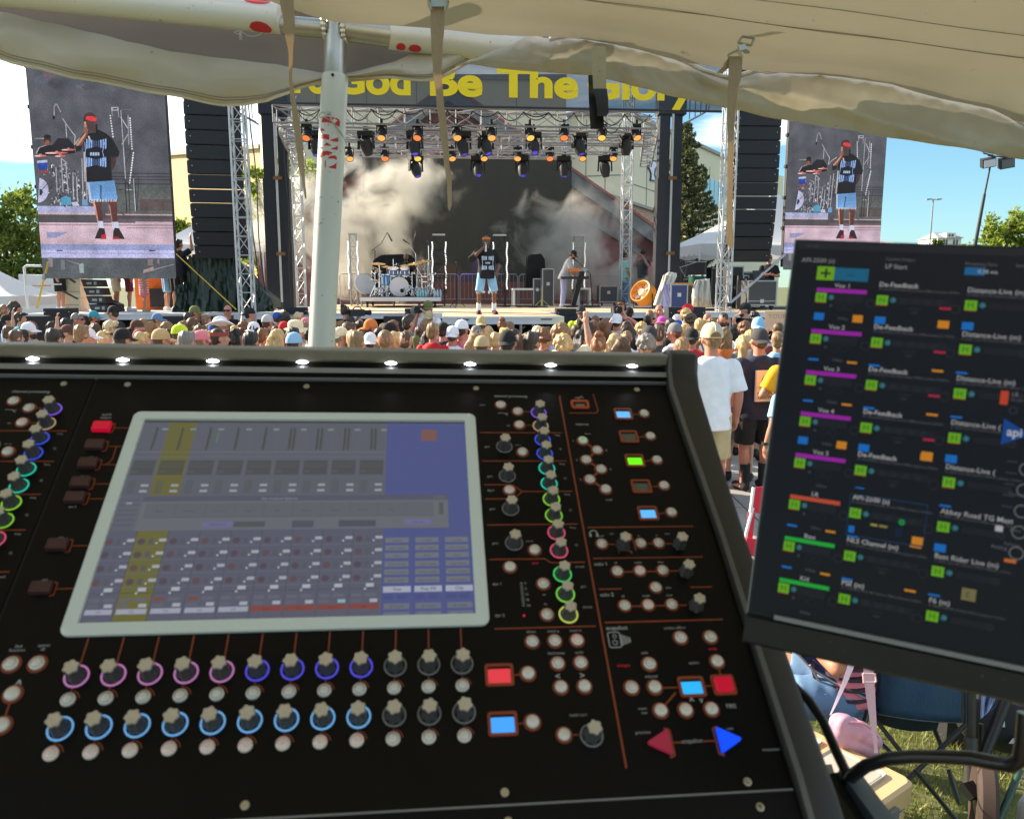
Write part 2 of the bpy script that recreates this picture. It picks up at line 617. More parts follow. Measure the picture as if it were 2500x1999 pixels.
# flank lettering and the emblem beside the right mast
d=Vector((Q[2][0]-Q[1][0],Q[2][1]-Q[1][1],0)).normalized()
nr=Vector((d.y,-d.x,0))
def on_flank(px_,py_,out=0.06):
 r=bearing(px_,py_);p0=Vector((GP[1][0],GP[1][1],0))+nr*out
 t=(p0-EYE).dot(nr)/r.dot(nr)
 return EYE+r*t-gym.location
mb=MB()
a0=on_flank(1572,378);b0=on_flank(1597,384)
put_text(mb,'FALCON',a0,(b0-a0).normalized(),(0,0,1),0.62,width=(b0-a0).length*1.6,bold=0.02)
mb.build('wall_letters',m_lightblue,gym)
em=[(1580,410),(1584,396),(1594,391),(1603,393),(1606,404),(1600,414),(1598,426),(1604,444),(1586,442),(1588,426),(1590,420)]
mb=MB();mb.prism([on_flank(x,y,0.03)for x,y in em],nr*0.06);mb.build('emblem_outline',m_navy,gym)
em2=[(1585,409),(1588,399),(1595,395),(1601,397),(1603,404),(1597,413),(1595,427),(1599,440),(1590,439),(1591,424)]
mb=MB();mb.prism([on_flank(x,y,0.1)for x,y in em2],nr*0.03);mb.build('emblem',mat('emblem_white',(0.7,0.72,0.85),rough=0.6),gym)
# sunlit tan wing at the left
wing=thing('school_wing','sunlit tan wing of the school beyond the left mast','building',(-24,64,0))
WP=[rel(wing,plan_pt(415,74)),rel(wing,plan_pt(652,60)),rel(wing,plan_pt(690,80)),rel(wing,plan_pt(415,95))]
mb=MB();wall_box(mb,WP,0,[height_at(390,74),height_at(371,60),12.3,13.5]);mb.build('wall',m_tan,wing)
mb=MB();mb.bar((WP[0][0],WP[0][1]-0.1,height_at(390,74)),(WP[1][0],WP[1][1]-0.1,height_at(371,60)),0.3,0.3);mb.build('coping',m_coping,wing)
mb=MB();face_box(mb,WP[0],WP[1],0.02,0.98,6.4,6.5,0.03);mb.build('string_course',m_joint,wing)
# low brick block
def brick_mat(name,c1,c2,mortar,s):
 m=bpy.data.materials.new(name);m.use_nodes=True;nt=m.node_tree;b=nt.nodes['Principled BSDF']
 tc=nt.nodes.new('ShaderNodeTexCoord');mp=nt.nodes.new('ShaderNodeMapping');mp.inputs['Rotation'].default_value=(R(90),0,0)
 bt=nt.nodes.new('ShaderNodeTexBrick');bt.inputs['Color1'].default_value=c1+(1,);bt.inputs['Color2'].default_value=c2+(1,)
 bt.inputs['Mortar'].default_value=mortar+(1,);bt.inputs['Scale'].default_value=s;bt.inputs['Mortar Size'].default_value=0.03
 nt.links.new(tc.outputs['Object'],mp.inputs['Vector']);nt.links.new(mp.outputs['Vector'],bt.inputs['Vector'])
 nt.links.new(bt.outputs['Color'],b.inputs['Base Color']);b.inputs['Roughness'].default_value=0.9
 return m
m_brick=brick_mat('far_brick',(0.34,0.17,0.10),(0.42,0.24,0.15),(0.5,0.45,0.38),2.2)
low=thing('brick_block','low red brick block with flat roof right behind the stage backdrop','building',(6,43,0))
LP=[rel(low,plan_pt(1330,42)),rel(low,plan_pt(1481,41)),rel(low,plan_pt(1690,56)),rel(low,plan_pt(1300,60))]
mb=MB();wall_box(mb,LP,0,[height_at(494,42),height_at(486,41),height_at(552,56),7]);mb.build('wall',m_brick,low)
mb=MB();mb.bar((LP[0][0],LP[0][1],height_at(492,42)),(LP[1][0],LP[1][1],height_at(484,41)),0.3,0.16)
mb.bar((LP[1][0],LP[1][1],height_at(484,41)),(LP[2][0],LP[2][1],height_at(550,56)),0.3,0.16);mb.build('coping',m_coping,low)
# gabled maroon entrance hall just behind the stage
m_maroon=mat('maroon_siding',(0.24,0.10,0.09),rough=0.8,var=0.1,scale=2)
m_greyroof=mat('grey_fascia',(0.16,0.16,0.16),rough=0.7,var=0.1)
gab=thing('gabled_entrance','maroon gabled entrance building with grey fascia directly behind the stage','building',(0,33,0))
def gl(px_,py_,d):p=at(px_,py_,d);return Vector((p.x,33.0,p.z))-gab.location
A,Lf,Rt=gl(1105,262,33.4),gl(640,588,33),gl(1612,600,33)
mb=MB();mb.prism([(Lf.x,0,0),(Rt.x,0,0),(Rt.x,0,Rt.z),(A.x,0,A.z),(Lf.x,0,Lf.z)],(0,6,0));mb.build('wall',m_maroon,gab)
for nm,e in(('roof',Lf),('roof',Rt)):
 mb=MB();e2=A+(e-A)*1.06
 mb.prism([A+Vector((0,-0.5,0.35)),A+Vector((0,-0.5,-0.25)),e2+Vector((0,-0.5,-0.25)),e2+Vector((0,-0.5,0.35))],(0,7,0));mb.build(nm,m_greyroof,gab)
 mb=MB();mb.prism([A+Vector((0,-0.54,0.46)),A+Vector((0,-0.54,0.34)),e2+Vector((0,-0.54,0.34)),e2+Vector((0,-0.54,0.46))],(0,0.035,0));mb.build('roof_edge',mat('red_edge',(0.32,0.10,0.08),rough=0.6),gab)
mb=MB();mb.bar(A+Vector((0,-0.08,-1.3)),Lf+Vector((0.9,-0.08,-0.3)),0.05,0.18);mb.bar(A+Vector((0,-0.08,-1.3)),Rt+Vector((-0.9,-0.08,-0.3)),0.05,0.18);mb.build('trim_board',m_greyroof,gab)
# far white house
hs=at(2320,600,120);hs.z=0
m_white=mat('white_paint',(0.72,0.72,0.70),rough=0.7,var=0.05)
m_shingle=mat('grey_shingle',(0.24,0.27,0.32),rough=0.9,var=0.2,scale=3)
m_darkglass=mat('dark_glass',(0.03,0.035,0.04),rough=0.1)
house=thing('white_house','far white house with grey roof and dormer between the trees','house',hs)
zt=height_at(583,120);zr=height_at(566,120)
mb=MB();mb.box(-1.9,1.6,0,6,0,zt);mb.build('wall',m_white,house)
mb=MB();mb.add([(-2.1,-0.4,zt),(1.8,-0.4,zt),(1.8,6.4,zt),(-2.1,6.4,zt),(-1.2,3,zr),(1.5,3,zr)],[(0,1,5,4),(1,2,5),(2,3,4,5),(3,0,4),(0,3,2,1)]);mb.build('roof',m_shingle,house)
mb=MB();mb.box(-0.8,0.6,-0.2,2.4,zt,zt+0.75);mb.build('dormer',m_white,house)
for x in(-1.0,-0.6,0.5,0.95):
 mb=MB();mb.box(x-0.14,x+0.14,-0.05,0.02,zt-0.95,zt-0.25);mb.build('window',m_darkglass,house)
for x in(-0.35,0.1):
 mb=MB();mb.box(x-0.15,x+0.15,-0.24,-0.18,zt+0.2,zt+0.6);mb.build('window',m_darkglass,house)
 # ================================================================== trees
def leaf_mesh(name,centers,size,mats,probs,up=0.35,aspect=1.6,seed=3):
 g_=np.random.default_rng(seed)
 n=len(centers)
 d=g_.normal(size=(n,3));d[:,2]=d[:,2]*0.6+up
 d/=np.linalg.norm(d,axis=1)[:,None]
 t=g_.normal(size=(n,3));t-=d*(t*d).sum(1)[:,None];t/=np.linalg.norm(t,axis=1)[:,None]
 b=np.cross(d,t)
 sz=size*g_.uniform(0.6,1.35,n)[:,None]
 V=np.stack([centers-t*sz*aspect/2,centers-b*sz/2,centers+t*sz*aspect/2,centers+b*sz/2],1)
 me=bpy.data.meshes.new(name)
 me.from_pydata(V.reshape(-1,3).tolist(),[],np.arange(4*n).reshape(-1,4).tolist())
 for x in mats:me.materials.append(x)
 me.polygons.foreach_set('material_index',g_.choice(len(mats),n,p=probs).tolist())
 me.update()
 return me
m_bark=mat('bark',(0.10,0.075,0.05),rough=0.95,var=0.3,scale=6,bump=0.5)
GREEN=[mat('leaf_mid',(0.14,0.20,0.03),rough=0.55,var=0.3,scale=2,trans=0.6),mat('leaf_light',(0.26,0.32,0.05),rough=0.55,var=0.3,scale=2,trans=0.45),mat('leaf_dark',(0.09,0.14,0.025),rough=0.55,var=0.3,scale=2,trans=0.3)]
LIME=[mat('lime_mid',(0.26,0.34,0.035),rough=0.55,var=0.25,scale=2,trans=0.45),mat('lime_light',(0.38,0.44,0.06),rough=0.55,var=0.25,scale=2,trans=0.5),GREEN[0]]
PINE=[mat('needle_mid',(0.10,0.12,0.04),rough=0.6,var=0.3,scale=3,trans=0.15),mat('needle_light',(0.27,0.25,0.07),rough=0.6,var=0.3,scale=3,trans=0.2),mat('needle_dark',(0.045,0.065,0.025),rough=0.6,var=0.3,scale=3,trans=0.1)]
def broad_tree(name,label,base,h,blobs,nleaf,size,mats,seed,group=None):
 """blobs: (dx, dy, z, r) foliage masses round which the leaves gather in clumps"""
 r_=np.random.default_rng(seed)
 t=thing(name,label,'tree',base,0,group)
 mb=MB()
 mb.tube([(0,0,0),(0.05,0.02,h*0.2),(0,0.05,h*0.45),(0.03,0,h*0.75)],[h*0.028,h*0.022,h*0.016,h*0.006],8)
 for(x,y,z,rr)in blobs:
  z0=max(h*0.18,z*0.5)
  mb.tube([(0,0.02,z0),(x*0.45,y*0.45,(z0+z)/2+0.1*rr),(x*0.9,y*0.9,z)],[h*0.012,h*0.008,h*0.003],6)
 mb.build('trunk',m_bark,t,smooth=60)
 tot=sum(b[3]**2 for b in blobs)
 cs=[]
 for(x,y,z,rr)in blobs:
  k=int(nleaf*rr*rr/tot)
  nc=max(6,int(k/70))
  u=r_.normal(size=(nc,3));u/=np.linalg.norm(u,axis=1)[:,None]
  cc=u*(rr*r_.uniform(0.55,1.05,nc)**0.7)[:,None]*np.array([1,1,0.85])+np.array([x,y,z])
  idx=r_.integers(0,nc,k)
  cs.append(cc[idx]+r_.normal(size=(k,3))*rr*0.16)
 me=leaf_mesh('crown',np.concatenate(cs),size,mats,[0.45,0.33,0.22],seed=seed)
 o=bpy.data.objects.new('crown',me);col.objects.link(o);o.parent=t
 return t
def ground_pt(px_,d):p=at(px_,700,d);return Vector((p.x,p.y,0))
b=ground_pt(20,34)
broad_tree('leafy_tree','big leafy tree left of the video wall, lit from behind',b,7.2,
[(0,0,3.4,1.7),(-1.3,0.4,4.8,1.4),(0.9,-0.3,4.9,1.2),(-0.2,0.2,5.9,1.1),(-1.8,0,2.8,1.4),(1.2,0.4,3.0,1.2),(0.3,-0.6,1.9,1.4),(-1.5,-0.4,1.5,1.2)],15000,0.13,GREEN,1)
b=ground_pt(668,40)
broad_tree('lime_tree','bright yellow green tree behind the left dark mast',b,9,
[(0,0,4.4,1.5),(-0.95,-0.2,6.0,0.9),(-0.9,0,4.6,1.0),(0.7,0.3,6.4,1.2),(-0.5,-0.2,7.5,0.7),(1.7,0.2,5.4,1.2),(1.2,-0.3,4.0,1.2),(1.9,0,7.4,0.9),(0.6,0,8.0,0.6)],13000,0.15,LIME,2)
b=ground_pt(452,44)
broad_tree('small_tree','small bright green tree between the video wall and the hanging speakers',b,6.4,
[(0,0,4.9,0.9),(-0.5,0.2,5.5,0.6),(0.6,0,5.2,0.7),(0.1,0,3.9,0.8)],2600,0.15,LIME,3)
b=ground_pt(2450,60)
broad_tree('round_tree','large round green tree behind the floodlight mast',b,9.4,
[(0,0,4.6,2.2),(-1.8,0.4,4.0,1.7),(1.8,0,4.4,1.9),(-0.5,0.2,6.6,1.5),(1.3,0.3,6.2,1.5),(-1.2,-0.4,2.5,1.8),(0.9,-0.6,2.4,2.0),(3.3,0.3,3.4,1.8)],13000,0.2,[GREEN[1],LIME[0],GREEN[0]],4)
for k,(px_,d,hh,sc,sd,lb)in enumerate([(2205,90,6.4,1.5,5,'distant rounded tree beside the right video wall'),(2300,100,8.2,1.3,6,'distant tall tree in front of the white house gable'),(2262,96,6.6,1.5,7,'distant tree behind the car park lamp')]):
 b=ground_pt(px_,d)
 bl=[(0,0,hh*0.55,sc),(-sc,0,hh*0.45,sc*0.8),(sc*0.9,0,hh*0.5,sc*0.85),(0.2,0,hh*0.8,sc*0.6),(0,-0.4,hh*0.28,sc)]
 if k==1:bl=[(-0.3,0,hh*0.75,sc*0.8),(0.2,0,hh*0.92,sc*0.5),(-1.2,0,hh*0.5,sc*0.9)];b=ground_pt(2272,100)
 broad_tree('leafy_tree',lb,b,hh,bl,3200,0.26,[GREEN[0],GREEN[1],GREEN[2]],sd,'far trees beyond the car park')
b=ground_pt(2395,95)
broad_tree('leafy_tree','distant low tree between the white house and the floodlight mast',b,6.2,[(0,0,3.6,1.5),(-1.1,0,3.0,1.2),(1.4,0,3.8,1.4),(0.2,0,5.2,0.9)],2600,0.26,[GREEN[1],GREEN[0],LIME[0]],9,'far trees beyond the car park')
# spruce right of the stage
sp_d=38
b=ground_pt(1665,sp_d)
spruce=thing('spruce_tree','tall dark spruce standing beside the right dark mast','tree',b)
htop=height_at(312,sp_d)
mb=MB();mb.tube([(0,0,0),(0.03,0,htop*0.5),(0,0,htop*0.98)],[0.17,0.11,0.02],8);mb.build('trunk',m_bark,spruce,smooth=60)
r_=np.random.default_rng(21);cs=[];bm_=MB()
z=1.0
while z<htop-0.1:
 f=(htop-z)/(htop-1.0)
 rad=0.14+2.5*f**0.8
 nb=5+int(6*f)
 a0=r_.uniform(0,6.28)
 for k in range(nb):
  a=a0+6.28*k/nb+r_.normal()*0.25
  rr=rad*r_.uniform(0.62,1.15)
  drop=-0.28*rr+0.10*rr*rr
  nn=int(18+88*rr)
  tt=r_.uniform(0.12,1,nn)**0.75
  side=r_.normal(size=nn)*0.13*(0.35+rr*0.45)*(1.15-tt)
  x=np.cos(a)*rr*tt-np.sin(a)*side
  y=np.sin(a)*rr*tt+np.cos(a)*side
  zz=z+drop*tt+0.22*rr*tt**3+r_.normal(size=nn)*0.05-np.abs(side)*0.25
  cs.append(np.c_[x,y,zz])
  bm_.tube([(0,0,z),(math.cos(a)*rr*0.9,math.sin(a)*rr*0.9,z+drop*0.9)],[0.025,0.006],4)
 z+=0.21+0.14*f
bm_.build('limb',m_bark,spruce)
me=leaf_mesh('crown',np.concatenate(cs),0.085,PINE,[0.45,0.3,0.25],up=0.5,aspect=2.4,seed=22)
o=bpy.data.objects.new('crown',me);col.objects.link(o);o.parent=spruce
# ================================================================== lamps and masts at the right
m_dkmetal=mat('dark_metal',(0.035,0.037,0.042),rough=0.5,metal=0.3)
m_grmetal=mat('grey_metal',(0.30,0.31,0.33),rough=0.45,metal=0.6)
base=ground_pt(2372,36)
fm=thing('floodlight_mast','dark floodlight mast with four square lamps above the trees','mast',base)
def fl(px_,py_):p=at(px_,py_,36);return Vector((p.x,36*0+at(2372,700,36).y,p.z))-base
mb=MB();mb.tube([(0,0,0),fl(2372,600),fl(2384,478)],[0.09,0.08,0.065],8);mb.tube([fl(2384,478),fl(2395,385)],[0.045,0.035],8);mb.build('mast_pole',m_dkmetal,fm,smooth=50)
mb=MB();mb.bar(fl(2384,388),fl(2432,392),0.05,0.05);mb.bar(fl(2372,382),fl(2395,388),0.05,0.05);mb.build('crossbar',m_dkmetal,fm)
for(x0,y0,x1,y1,lit)in((2366,352,2398,376,1),(2405,362,2430,384,0),(2370,394,2402,414,1),(2412,393,2446,416,0)):
 p0,p1=fl(x0,y1),fl(x1,y0)
 hd=MB();c=(p0+p1)/2;hx=(p1.x-p0.x)/2;hz=(p1.z-p0.z)/2
 hd.obox(c,(hx,0,hx*0.18),(0,0.12,0.05),(-hz*0.15,-0.02,hz));ho=hd.build('lamp_head',m_dkmetal,fm)
 g_=MB();g_.obox(c+Vector((0,-0.14,-0.055)),(hx*0.86,0,hx*0.155),(0,0.012,0.005),(-hz*0.12,-0.016,hz*0.8));g_.build('lamp_glass',mat('lamp_glass',(0.6,0.6,0.6),rough=0.2)if lit else mat('lamp_lens_dark',(0.10,0.10,0.11),rough=0.2),ho)
base=ground_pt(2262,75)
cl_=thing('car_park_lamp','slim grey car park lamp with two flat heads','street lamp',base)
zt=height_at(493,75)
mb=MB();mb.tube([(0,0,0),(0,0,zt)],[0.09,0.06],8);mb.build('post',m_grmetal,cl_,smooth=50)
mb=MB();mb.bar((-0.6,0,zt),(0.6,0,zt),0.08,0.07);mb.build('lamp_arm',m_grmetal,cl_)
for sx in(-1,1):
 mb=MB();mb.obox((sx*0.46,0,zt),(0.23,0,0.02),(0,0.18,0),(0,0,0.06));mb.build('lamp_head',m_grmetal,cl_)
 # ================================================================== white tents and van
m_tentw=mat('tent_white',(0.74,0.75,0.76),rough=0.6,var=0.04,scale=2,trans=0.25)
def party_tent(label,c,wx,wy,ze,zp,scallop=False,name='party_tent',rz=TH):
 t=thing(name,label,'tent',(c.x,c.y,0),rz,'white party tents')
 mb=MB()
 cs_=[(-wx,-wy),(wx,-wy),(wx,wy),(-wx,wy)]
 nseg=10
 rows=[]
 for j in range(nseg+1):
  f=j/nseg
  k=1-f
  zz=ze+(zp-ze)*(f**1.25)
  row=[]
  for i in range(4):
   p,q=cs_[i],cs_[(i+1)%4]
   for s_ in range(6):
    g_=s_/6
    row.append(((p[0]+(q[0]-p[0])*g_)*k,(p[1]+(q[1]-p[1])*g_)*k,zz-0.05*math.sin(g_*math.pi)*k))
  rows.append(row)
 mb.grid(rows,closed=True)
 mb.build('roof',m_tentw,t)
 for i in range(4):
  p,q=cs_[i],cs_[(i+1)%4]
  mb=MB();nn=40;top,bot=[],[]
  for s_ in range(nn+1):
   g_=s_/nn
   x,y=p[0]+(q[0]-p[0])*g_,p[1]+(q[1]-p[1])*g_
   dp=0.30+(0.10*abs(math.sin(g_*math.pi*9))if scallop else 0)
   top.append((x,y,ze));bot.append((x*1.004,y*1.004,ze-dp))
  mb.grid([top,bot]);mb.build('valance',m_tentw,t)
 for(x,y)in cs_:
  mb=MB();mb.tube([(x,y,0),(x,y,ze)],0.03,8);mb.build('tent_leg',mat('white_metal',(0.7,0.7,0.7),rough=0.4),t)
 return t
c=ground_pt(1880,30)
party_tent('white tent with scalloped valance behind the right hanging speakers',c,3.6,2.6,height_at(600,28),height_at(478,30),True)
c=ground_pt(545,34)
party_tent('white peaked tent behind the left hanging speakers',c,2.15,2.0,height_at(600,33),height_at(515,34),False)
c=ground_pt(-40,24)
party_tent('white tent low at the far left beside the white van',c,1.5,1.4,height_at(722,23),height_at(640,24),False)
vb=ground_pt(118,29)
van=thing('white_van','white box van with thin red stripe parked behind the left railing','van',vb,TH)
mb=MB()
prof=[(-1.0,0.45),(1.6,0.45),(1.6,1.2),(1.35,1.5),(0.9,2.25),(0.75,2.62),(-1.0,2.7)]
mb.prism([(x,0,z)for x,z in prof],(0,1.9,0));mb.build('body',m_white,van)
mb=MB();mb.box(-0.55,0.1,-0.012,0.0,2.28,2.36);mb.build('stripe',mat('red_stripe',(0.5,0.06,0.06)),van)
mb=MB();mb.prism([(0.55,-0.015,1.5),(1.2,-0.015,1.5),(0.85,-0.015,2.15),(0.55,-0.015,2.2)],(0,0.012,0));mb.build('side_window',m_darkglass,van)
mb=MB();mb.box(-1.02,0.4,-0.01,0.0,1.02,1.06);mb.box(0.42,0.45,-0.01,0,0.6,2.3);mb.build('trim',m_grmetal,van)
for x in(-0.5,1.0):
 mb=MB();mb.lathe([(0.1,-0.02),(0.33,-0.02),(0.36,0.05),(0.36,0.18),(0.3,0.2)],18,(x,0.02,0.37),(0,1,0));mb.build('wheel',m_dkmetal,van,smooth=40)
 # ================================================================== the stage
m_alu=mat('aluminium',(0.36,0.36,0.37),rough=0.4,metal=0.6,var=0.08)
m_alubright=mat('aluminium_lip',(0.62,0.63,0.66),rough=0.5,metal=0.2,var=0.1,scale=3)
m_ply=mat('plywood_deck',(0.56,0.43,0.28),rough=0.7,var=0.22,scale=2.5,stretch=(1,6,1))
m_ply2=mat('plywood_deck_grey',(0.52,0.43,0.32),rough=0.7,var=0.22,scale=2.5,stretch=(1,6,1))
m_deckgrey=mat('grey_deck',(0.55,0.57,0.57),rough=0.7,var=0.15,scale=2)
m_black=mat('matt_black',(0.012,0.012,0.014),rough=0.75,var=0.3)
m_black2=mat('cabinet_black',(0.020,0.021,0.027),rough=0.6,var=0.2)
m_cloth=mat('black_cloth',(0.010,0.010,0.011),rough=0.95,var=0.3)
m_grille=mat('speaker_grille',(0.016,0.017,0.022),rough=0.7,var=0.25,scale=400)
m_whitem=mat('white_metal',(0.7,0.7,0.7),rough=0.4)
m_yellow=mat('yellow_strap',(0.75,0.50,0.03),rough=0.7)
m_chrome=mat('chrome',(0.8,0.8,0.82),rough=0.15,metal=0.9,var=0.05)
stage=sthing('stage','wide concert stage with plywood deck and pale aluminium lip behind the crowd','stage',0,0,0)
sl,sr=SP(655,760,0)[0],SP(1995,760,0)[0]
tl,tr=SP(1084,775,-2.6)[0],SP(1374,775,-2.6)[0]
pan={}
def deck_panels(s0,s1,n0,n1,ms,nm='deck_panel',pw=2.44,pd=1.22):
 ns=max(1,round((s1-s0)/pw));nn=max(1,round((n1-n0)/pd))
 ws,wn_=(s1-s0)/ns,(n1-n0)/nn
 key=(round(ws,3),round(wn_,3))
 if key not in pan:
  b=MB();b.box(0.006,ws-0.006,0.006,wn_-0.006,-0.03,0);pan[key]=b.mesh('deck_panel',[None])
 for i in range(ns):
  for j in range(nn):
   inst(pan[key],nm,stage,(s0+i*ws,n0+j*wn_,DECK+rnd.uniform(-0.002,0.002)),m=ms[(i+j*3)%len(ms)])
deck_panels(sl,sr,0.05,9.6,[m_ply,m_ply2,m_ply])
deck_panels(tl,tr,-2.58,0.04,[m_ply,m_ply])
def lip(s0,s1,n,z1=DECK-0.004,h=0.135):
 b=MB();b.box(s0,s1,n-0.03,n+0.02,z1-h,z1);b.box(s0,s1,n-0.04,n-0.03,z1-0.03,z1-0.012);b.box(s0,s1,n-0.042,n-0.03,z1-h,z1-h+0.02)
 return b
lip(sl,tl,0).build('deck_lip',m_alubright,stage);lip(tr,sr,0).build('deck_lip',m_alubright,stage)
b=lip(tl,tr,-2.6,DECK-0.004,0.16)
b.box(tl-0.03,tl,-2.6,0,DECK-0.16,DECK-0.005);b.box(tr,tr+0.03,-2.6,0,DECK-0.16,DECK-0.005);b.build('deck_lip',m_alubright,stage)
for q in(0.16,0.86):
 b=MB();x=tl+(tr-tl)*q;b.box(x-0.12,x+0.12,-2.646,-2.63,DECK-0.07,DECK-0.05);b.build('lip_slot',m_black,stage)
b=MB();b.box(sl,tl,0.5,0.54,0,DECK-0.15);b.box(tr,sr,0.5,0.54,0,DECK-0.15);b.box(tl,tr,0.2,0.24,0,DECK-0.17);b.build('skirt',m_cloth,stage)
for x in(tl+0.06,tl+1.3,tr-0.62,tr-0.9,tr-0.06):
 b=MB();b.tube([(x,-2.5,0),(x,-2.5,DECK-0.16)],0.035,8);b.build('deck_leg',m_alu,stage)
b=MB();b.tube([(tr-1.75,-2.45,0.75),(tr-0.8,-2.45,1.4)],0.02,6);b.tube([(tr-2.3,-2.3,0.9),(tr-0.7,-2.3,0.9)],0.018,6);b.build('deck_brace',m_alu,stage)
# left wing of the deck
wl,wr=SP(60,760,0.2)[0],sl-0.01
deck_panels(wl,wr,0.22,6.3,[m_deckgrey])
lip(wl,wr,0.17,DECK-0.01,0.14).build('deck_lip',m_alubright,stage)
b=MB();b.box(wl,wr,0.6,0.64,0,DECK-0.15);b.build('skirt',m_cloth,stage)
# backdrop scrim and its frame
sc_n=9.7
x0,z1=SP(884,382,sc_n);x1,z0=SP(1393,688,sc_n)
scrim=sthing('backdrop_scrim','plain dark grey backdrop cloth hanging behind the band','backdrop',(x0+x1)/2,sc_n,0)
hw=(x1-x0)/2
m_scrim=mat('scrim_grey',(0.052,0.050,0.042),rough=0.95,var=0.12,scale=0.7)
rows=[]
for j in range(9):
 z=z0+(z1-z0)*j/8
 rows.append([(-hw+2*hw*k/60,0.03*math.sin(k*0.9)*(1-j/10),z)for k in range(61)])
b=MB();b.grid(rows);b.build('cloth',m_scrim,scrim,smooth=60)
b=MB();b.tube([(-hw-0.1,0.03,z1+0.03),(hw+0.1,0.03,z1+0.03)],0.03,8);b.build('top_pipe',m_black,scrim)
def desc_x(px_):
 marks=[(700,'left mast'),(790,'tent pole'),(850,'veiled bulb tower'),(975,'bass drum'),(1070,'drum side bulb tower'),(1178,'singer'),(1300,'black draped box'),(1390,'keyboard player'),(1527,'inner truss leg'),(1600,'right mast')]
 m_=min(marks,key=lambda q:abs(q[0]-px_))
 dd=px_-m_[0]
 return('right above the ' if abs(dd)<14 else('just left of the ' if dd<0 else 'just right of the '))+m_[1]
 # crowd barrier at the back of the deck
for k in range(7):
 xa=SP(830,700,8.3)[0]+k*2.05
 br=sthing('crowd_barrier','rail barrier, '+desc_x(840+k*98),'barrier',xa,8.3,DECK,0,'barriers along the back of the deck')
 b=MB();b.tube([(0,0,0.05),(0,0,0.98),(0.08,0,1.06),(1.92,0,1.06),(2,0,0.98),(2,0,0.05)],0.02,6);b.tube([(0,0,0.2),(2,0,0.2)],0.015,6);b.build('frame',m_grmetal,br)
 b=MB()
 for q in range(1,14):b.tube([(q*2/14,0,0.2),(q*2/14,0,1.05)],0.007,4)
 b.build('bars',m_grmetal,br)
 # ------------------------------------------------------------------ trusses
def truss_mb(p0,p1,w,h,bay=0.55,rc=0.024,rl=0.011,up=(0,0,1)):
 p0,p1=Vector(p0),Vector(p1)
 z=(p1-p0).normalized();up=Vector(up)
 if abs(z.dot(up))>0.95:up=Vector((0,1,0))
 x=up.cross(z).normalized();y=z.cross(x)
 L=(p1-p0).length
 c=[(-1,-1),(1,-1),(1,1),(-1,1)]
 fr,la=MB(),MB()
 for(i,j)in c:
  o_=x*i*w/2+y*j*h/2
  fr.tube([p0+o_,p1+o_],rc,6)
 nb=max(1,round(L/bay))
 for k in range(nb+1):
  pp=p0+z*(L*k/nb)
  for q in range(4):
   a_,b_=c[q],c[(q+1)%4]
   A_=pp+x*a_[0]*w/2+y*a_[1]*h/2;B_=pp+x*b_[0]*w/2+y*b_[1]*h/2
   la.tube([A_,B_],rl,4,caps=False)
   if k<nb:
    nx=z*(L/nb)
    if(k+q)%2:la.tube([A_,B_+nx],rl,4,caps=False)
    else:la.tube([A_+nx,B_],rl,4,caps=False)
 return fr,la
def truss(name,label,cat,s0,n0,z0,s1,n1,z1,w,h,bay=0.5,m=None,group=None,rc=0.024,rl=0.011):
 t=sthing(name,label,cat,s0,n0,z0,0,group)
 fr,la=truss_mb((0,0,0),(s1-s0,n1-n0,z1-z0),w,h,bay,rc,rl)
 fr.build('frame',m or m_alu,t,smooth=50);la.build('lattice',m or m_alu,t)
 return t
m_alw=mat('pale_aluminium',(0.50,0.51,0.52),rough=0.45,metal=0.35,var=0.06)
xa,zb=SP(603,742,-0.6);_,zt=SP(603,225,-0.6)
truss('truss_tower','pale truss tower beside the left hanging speakers','truss',xa,-0.6,0,xa,-0.6,zt+1.5,0.30,0.30,0.42,m_alw)
xa,zb=SP(737,740,7);_,zt=SP(737,250,7)
truss('truss_tower','pale truss leg inside the stage next to the lime tree','truss',xa,7,DECK,xa,7,zt+1,0.26,0.26,0.4,m_alw)
xa,zb=SP(1527,640,7);_,zt=SP(1527,260,7)
truss('truss_tower','pale truss leg in front of the brick block and the gymnasium','truss',xa,7,DECK,xa,7,zt+1,0.30,0.30,0.4,m_alw)
xa,zb=SP(1765,760,0.2);_,zt=SP(1765,240,0.2)
truss('truss_tower','pale truss tower beside the right hanging speakers','truss',xa,0.2,0,xa,0.2,zt+1.5,0.28,0.28,0.42,m_alw)
# roof trusses carrying the lamps
a=SP(672,304,0.6);b_=SP(1597,314,0.6);a2=SP(672,262,0.6)
tf1=truss('lighting_truss','front aluminium lighting truss just under the banner','truss',a[0],0.6,(a[1]+a2[1])/2,b_[0],0.6,(a[1]+a2[1])/2,0.5,a2[1]-a[1],0.62,m_alu,None,0.026,0.013)
a=SP(700,331,1.4)
truss('lighting_truss','slim second lighting truss close behind the front one','truss',a[0],1.4,a[1],SP(1592,331,1.4)[0],1.4,a[1],0.3,0.22,0.6,m_alu,None,0.022,0.010)
a=SP(862,366,3.6);a2=SP(862,330,3.6)
truss('lighting_truss','middle lighting truss with a row of orange lamps below it','truss',a[0],3.6,(a[1]+a2[1])/2,SP(1525,366,3.6)[0],3.6,(a[1]+a2[1])/2,0.45,a2[1]-a[1],0.6,m_alu,None,0.024,0.012)
a=SP(885,378,6.0)
truss('lighting_truss','rear lighting truss at the top of the grey backdrop','truss',a[0],6.0,a[1]+0.12,SP(1400,378,6.0)[0],6.0,a[1]+0.12,0.35,0.3,0.6,m_alu,None,0.022,0.010)
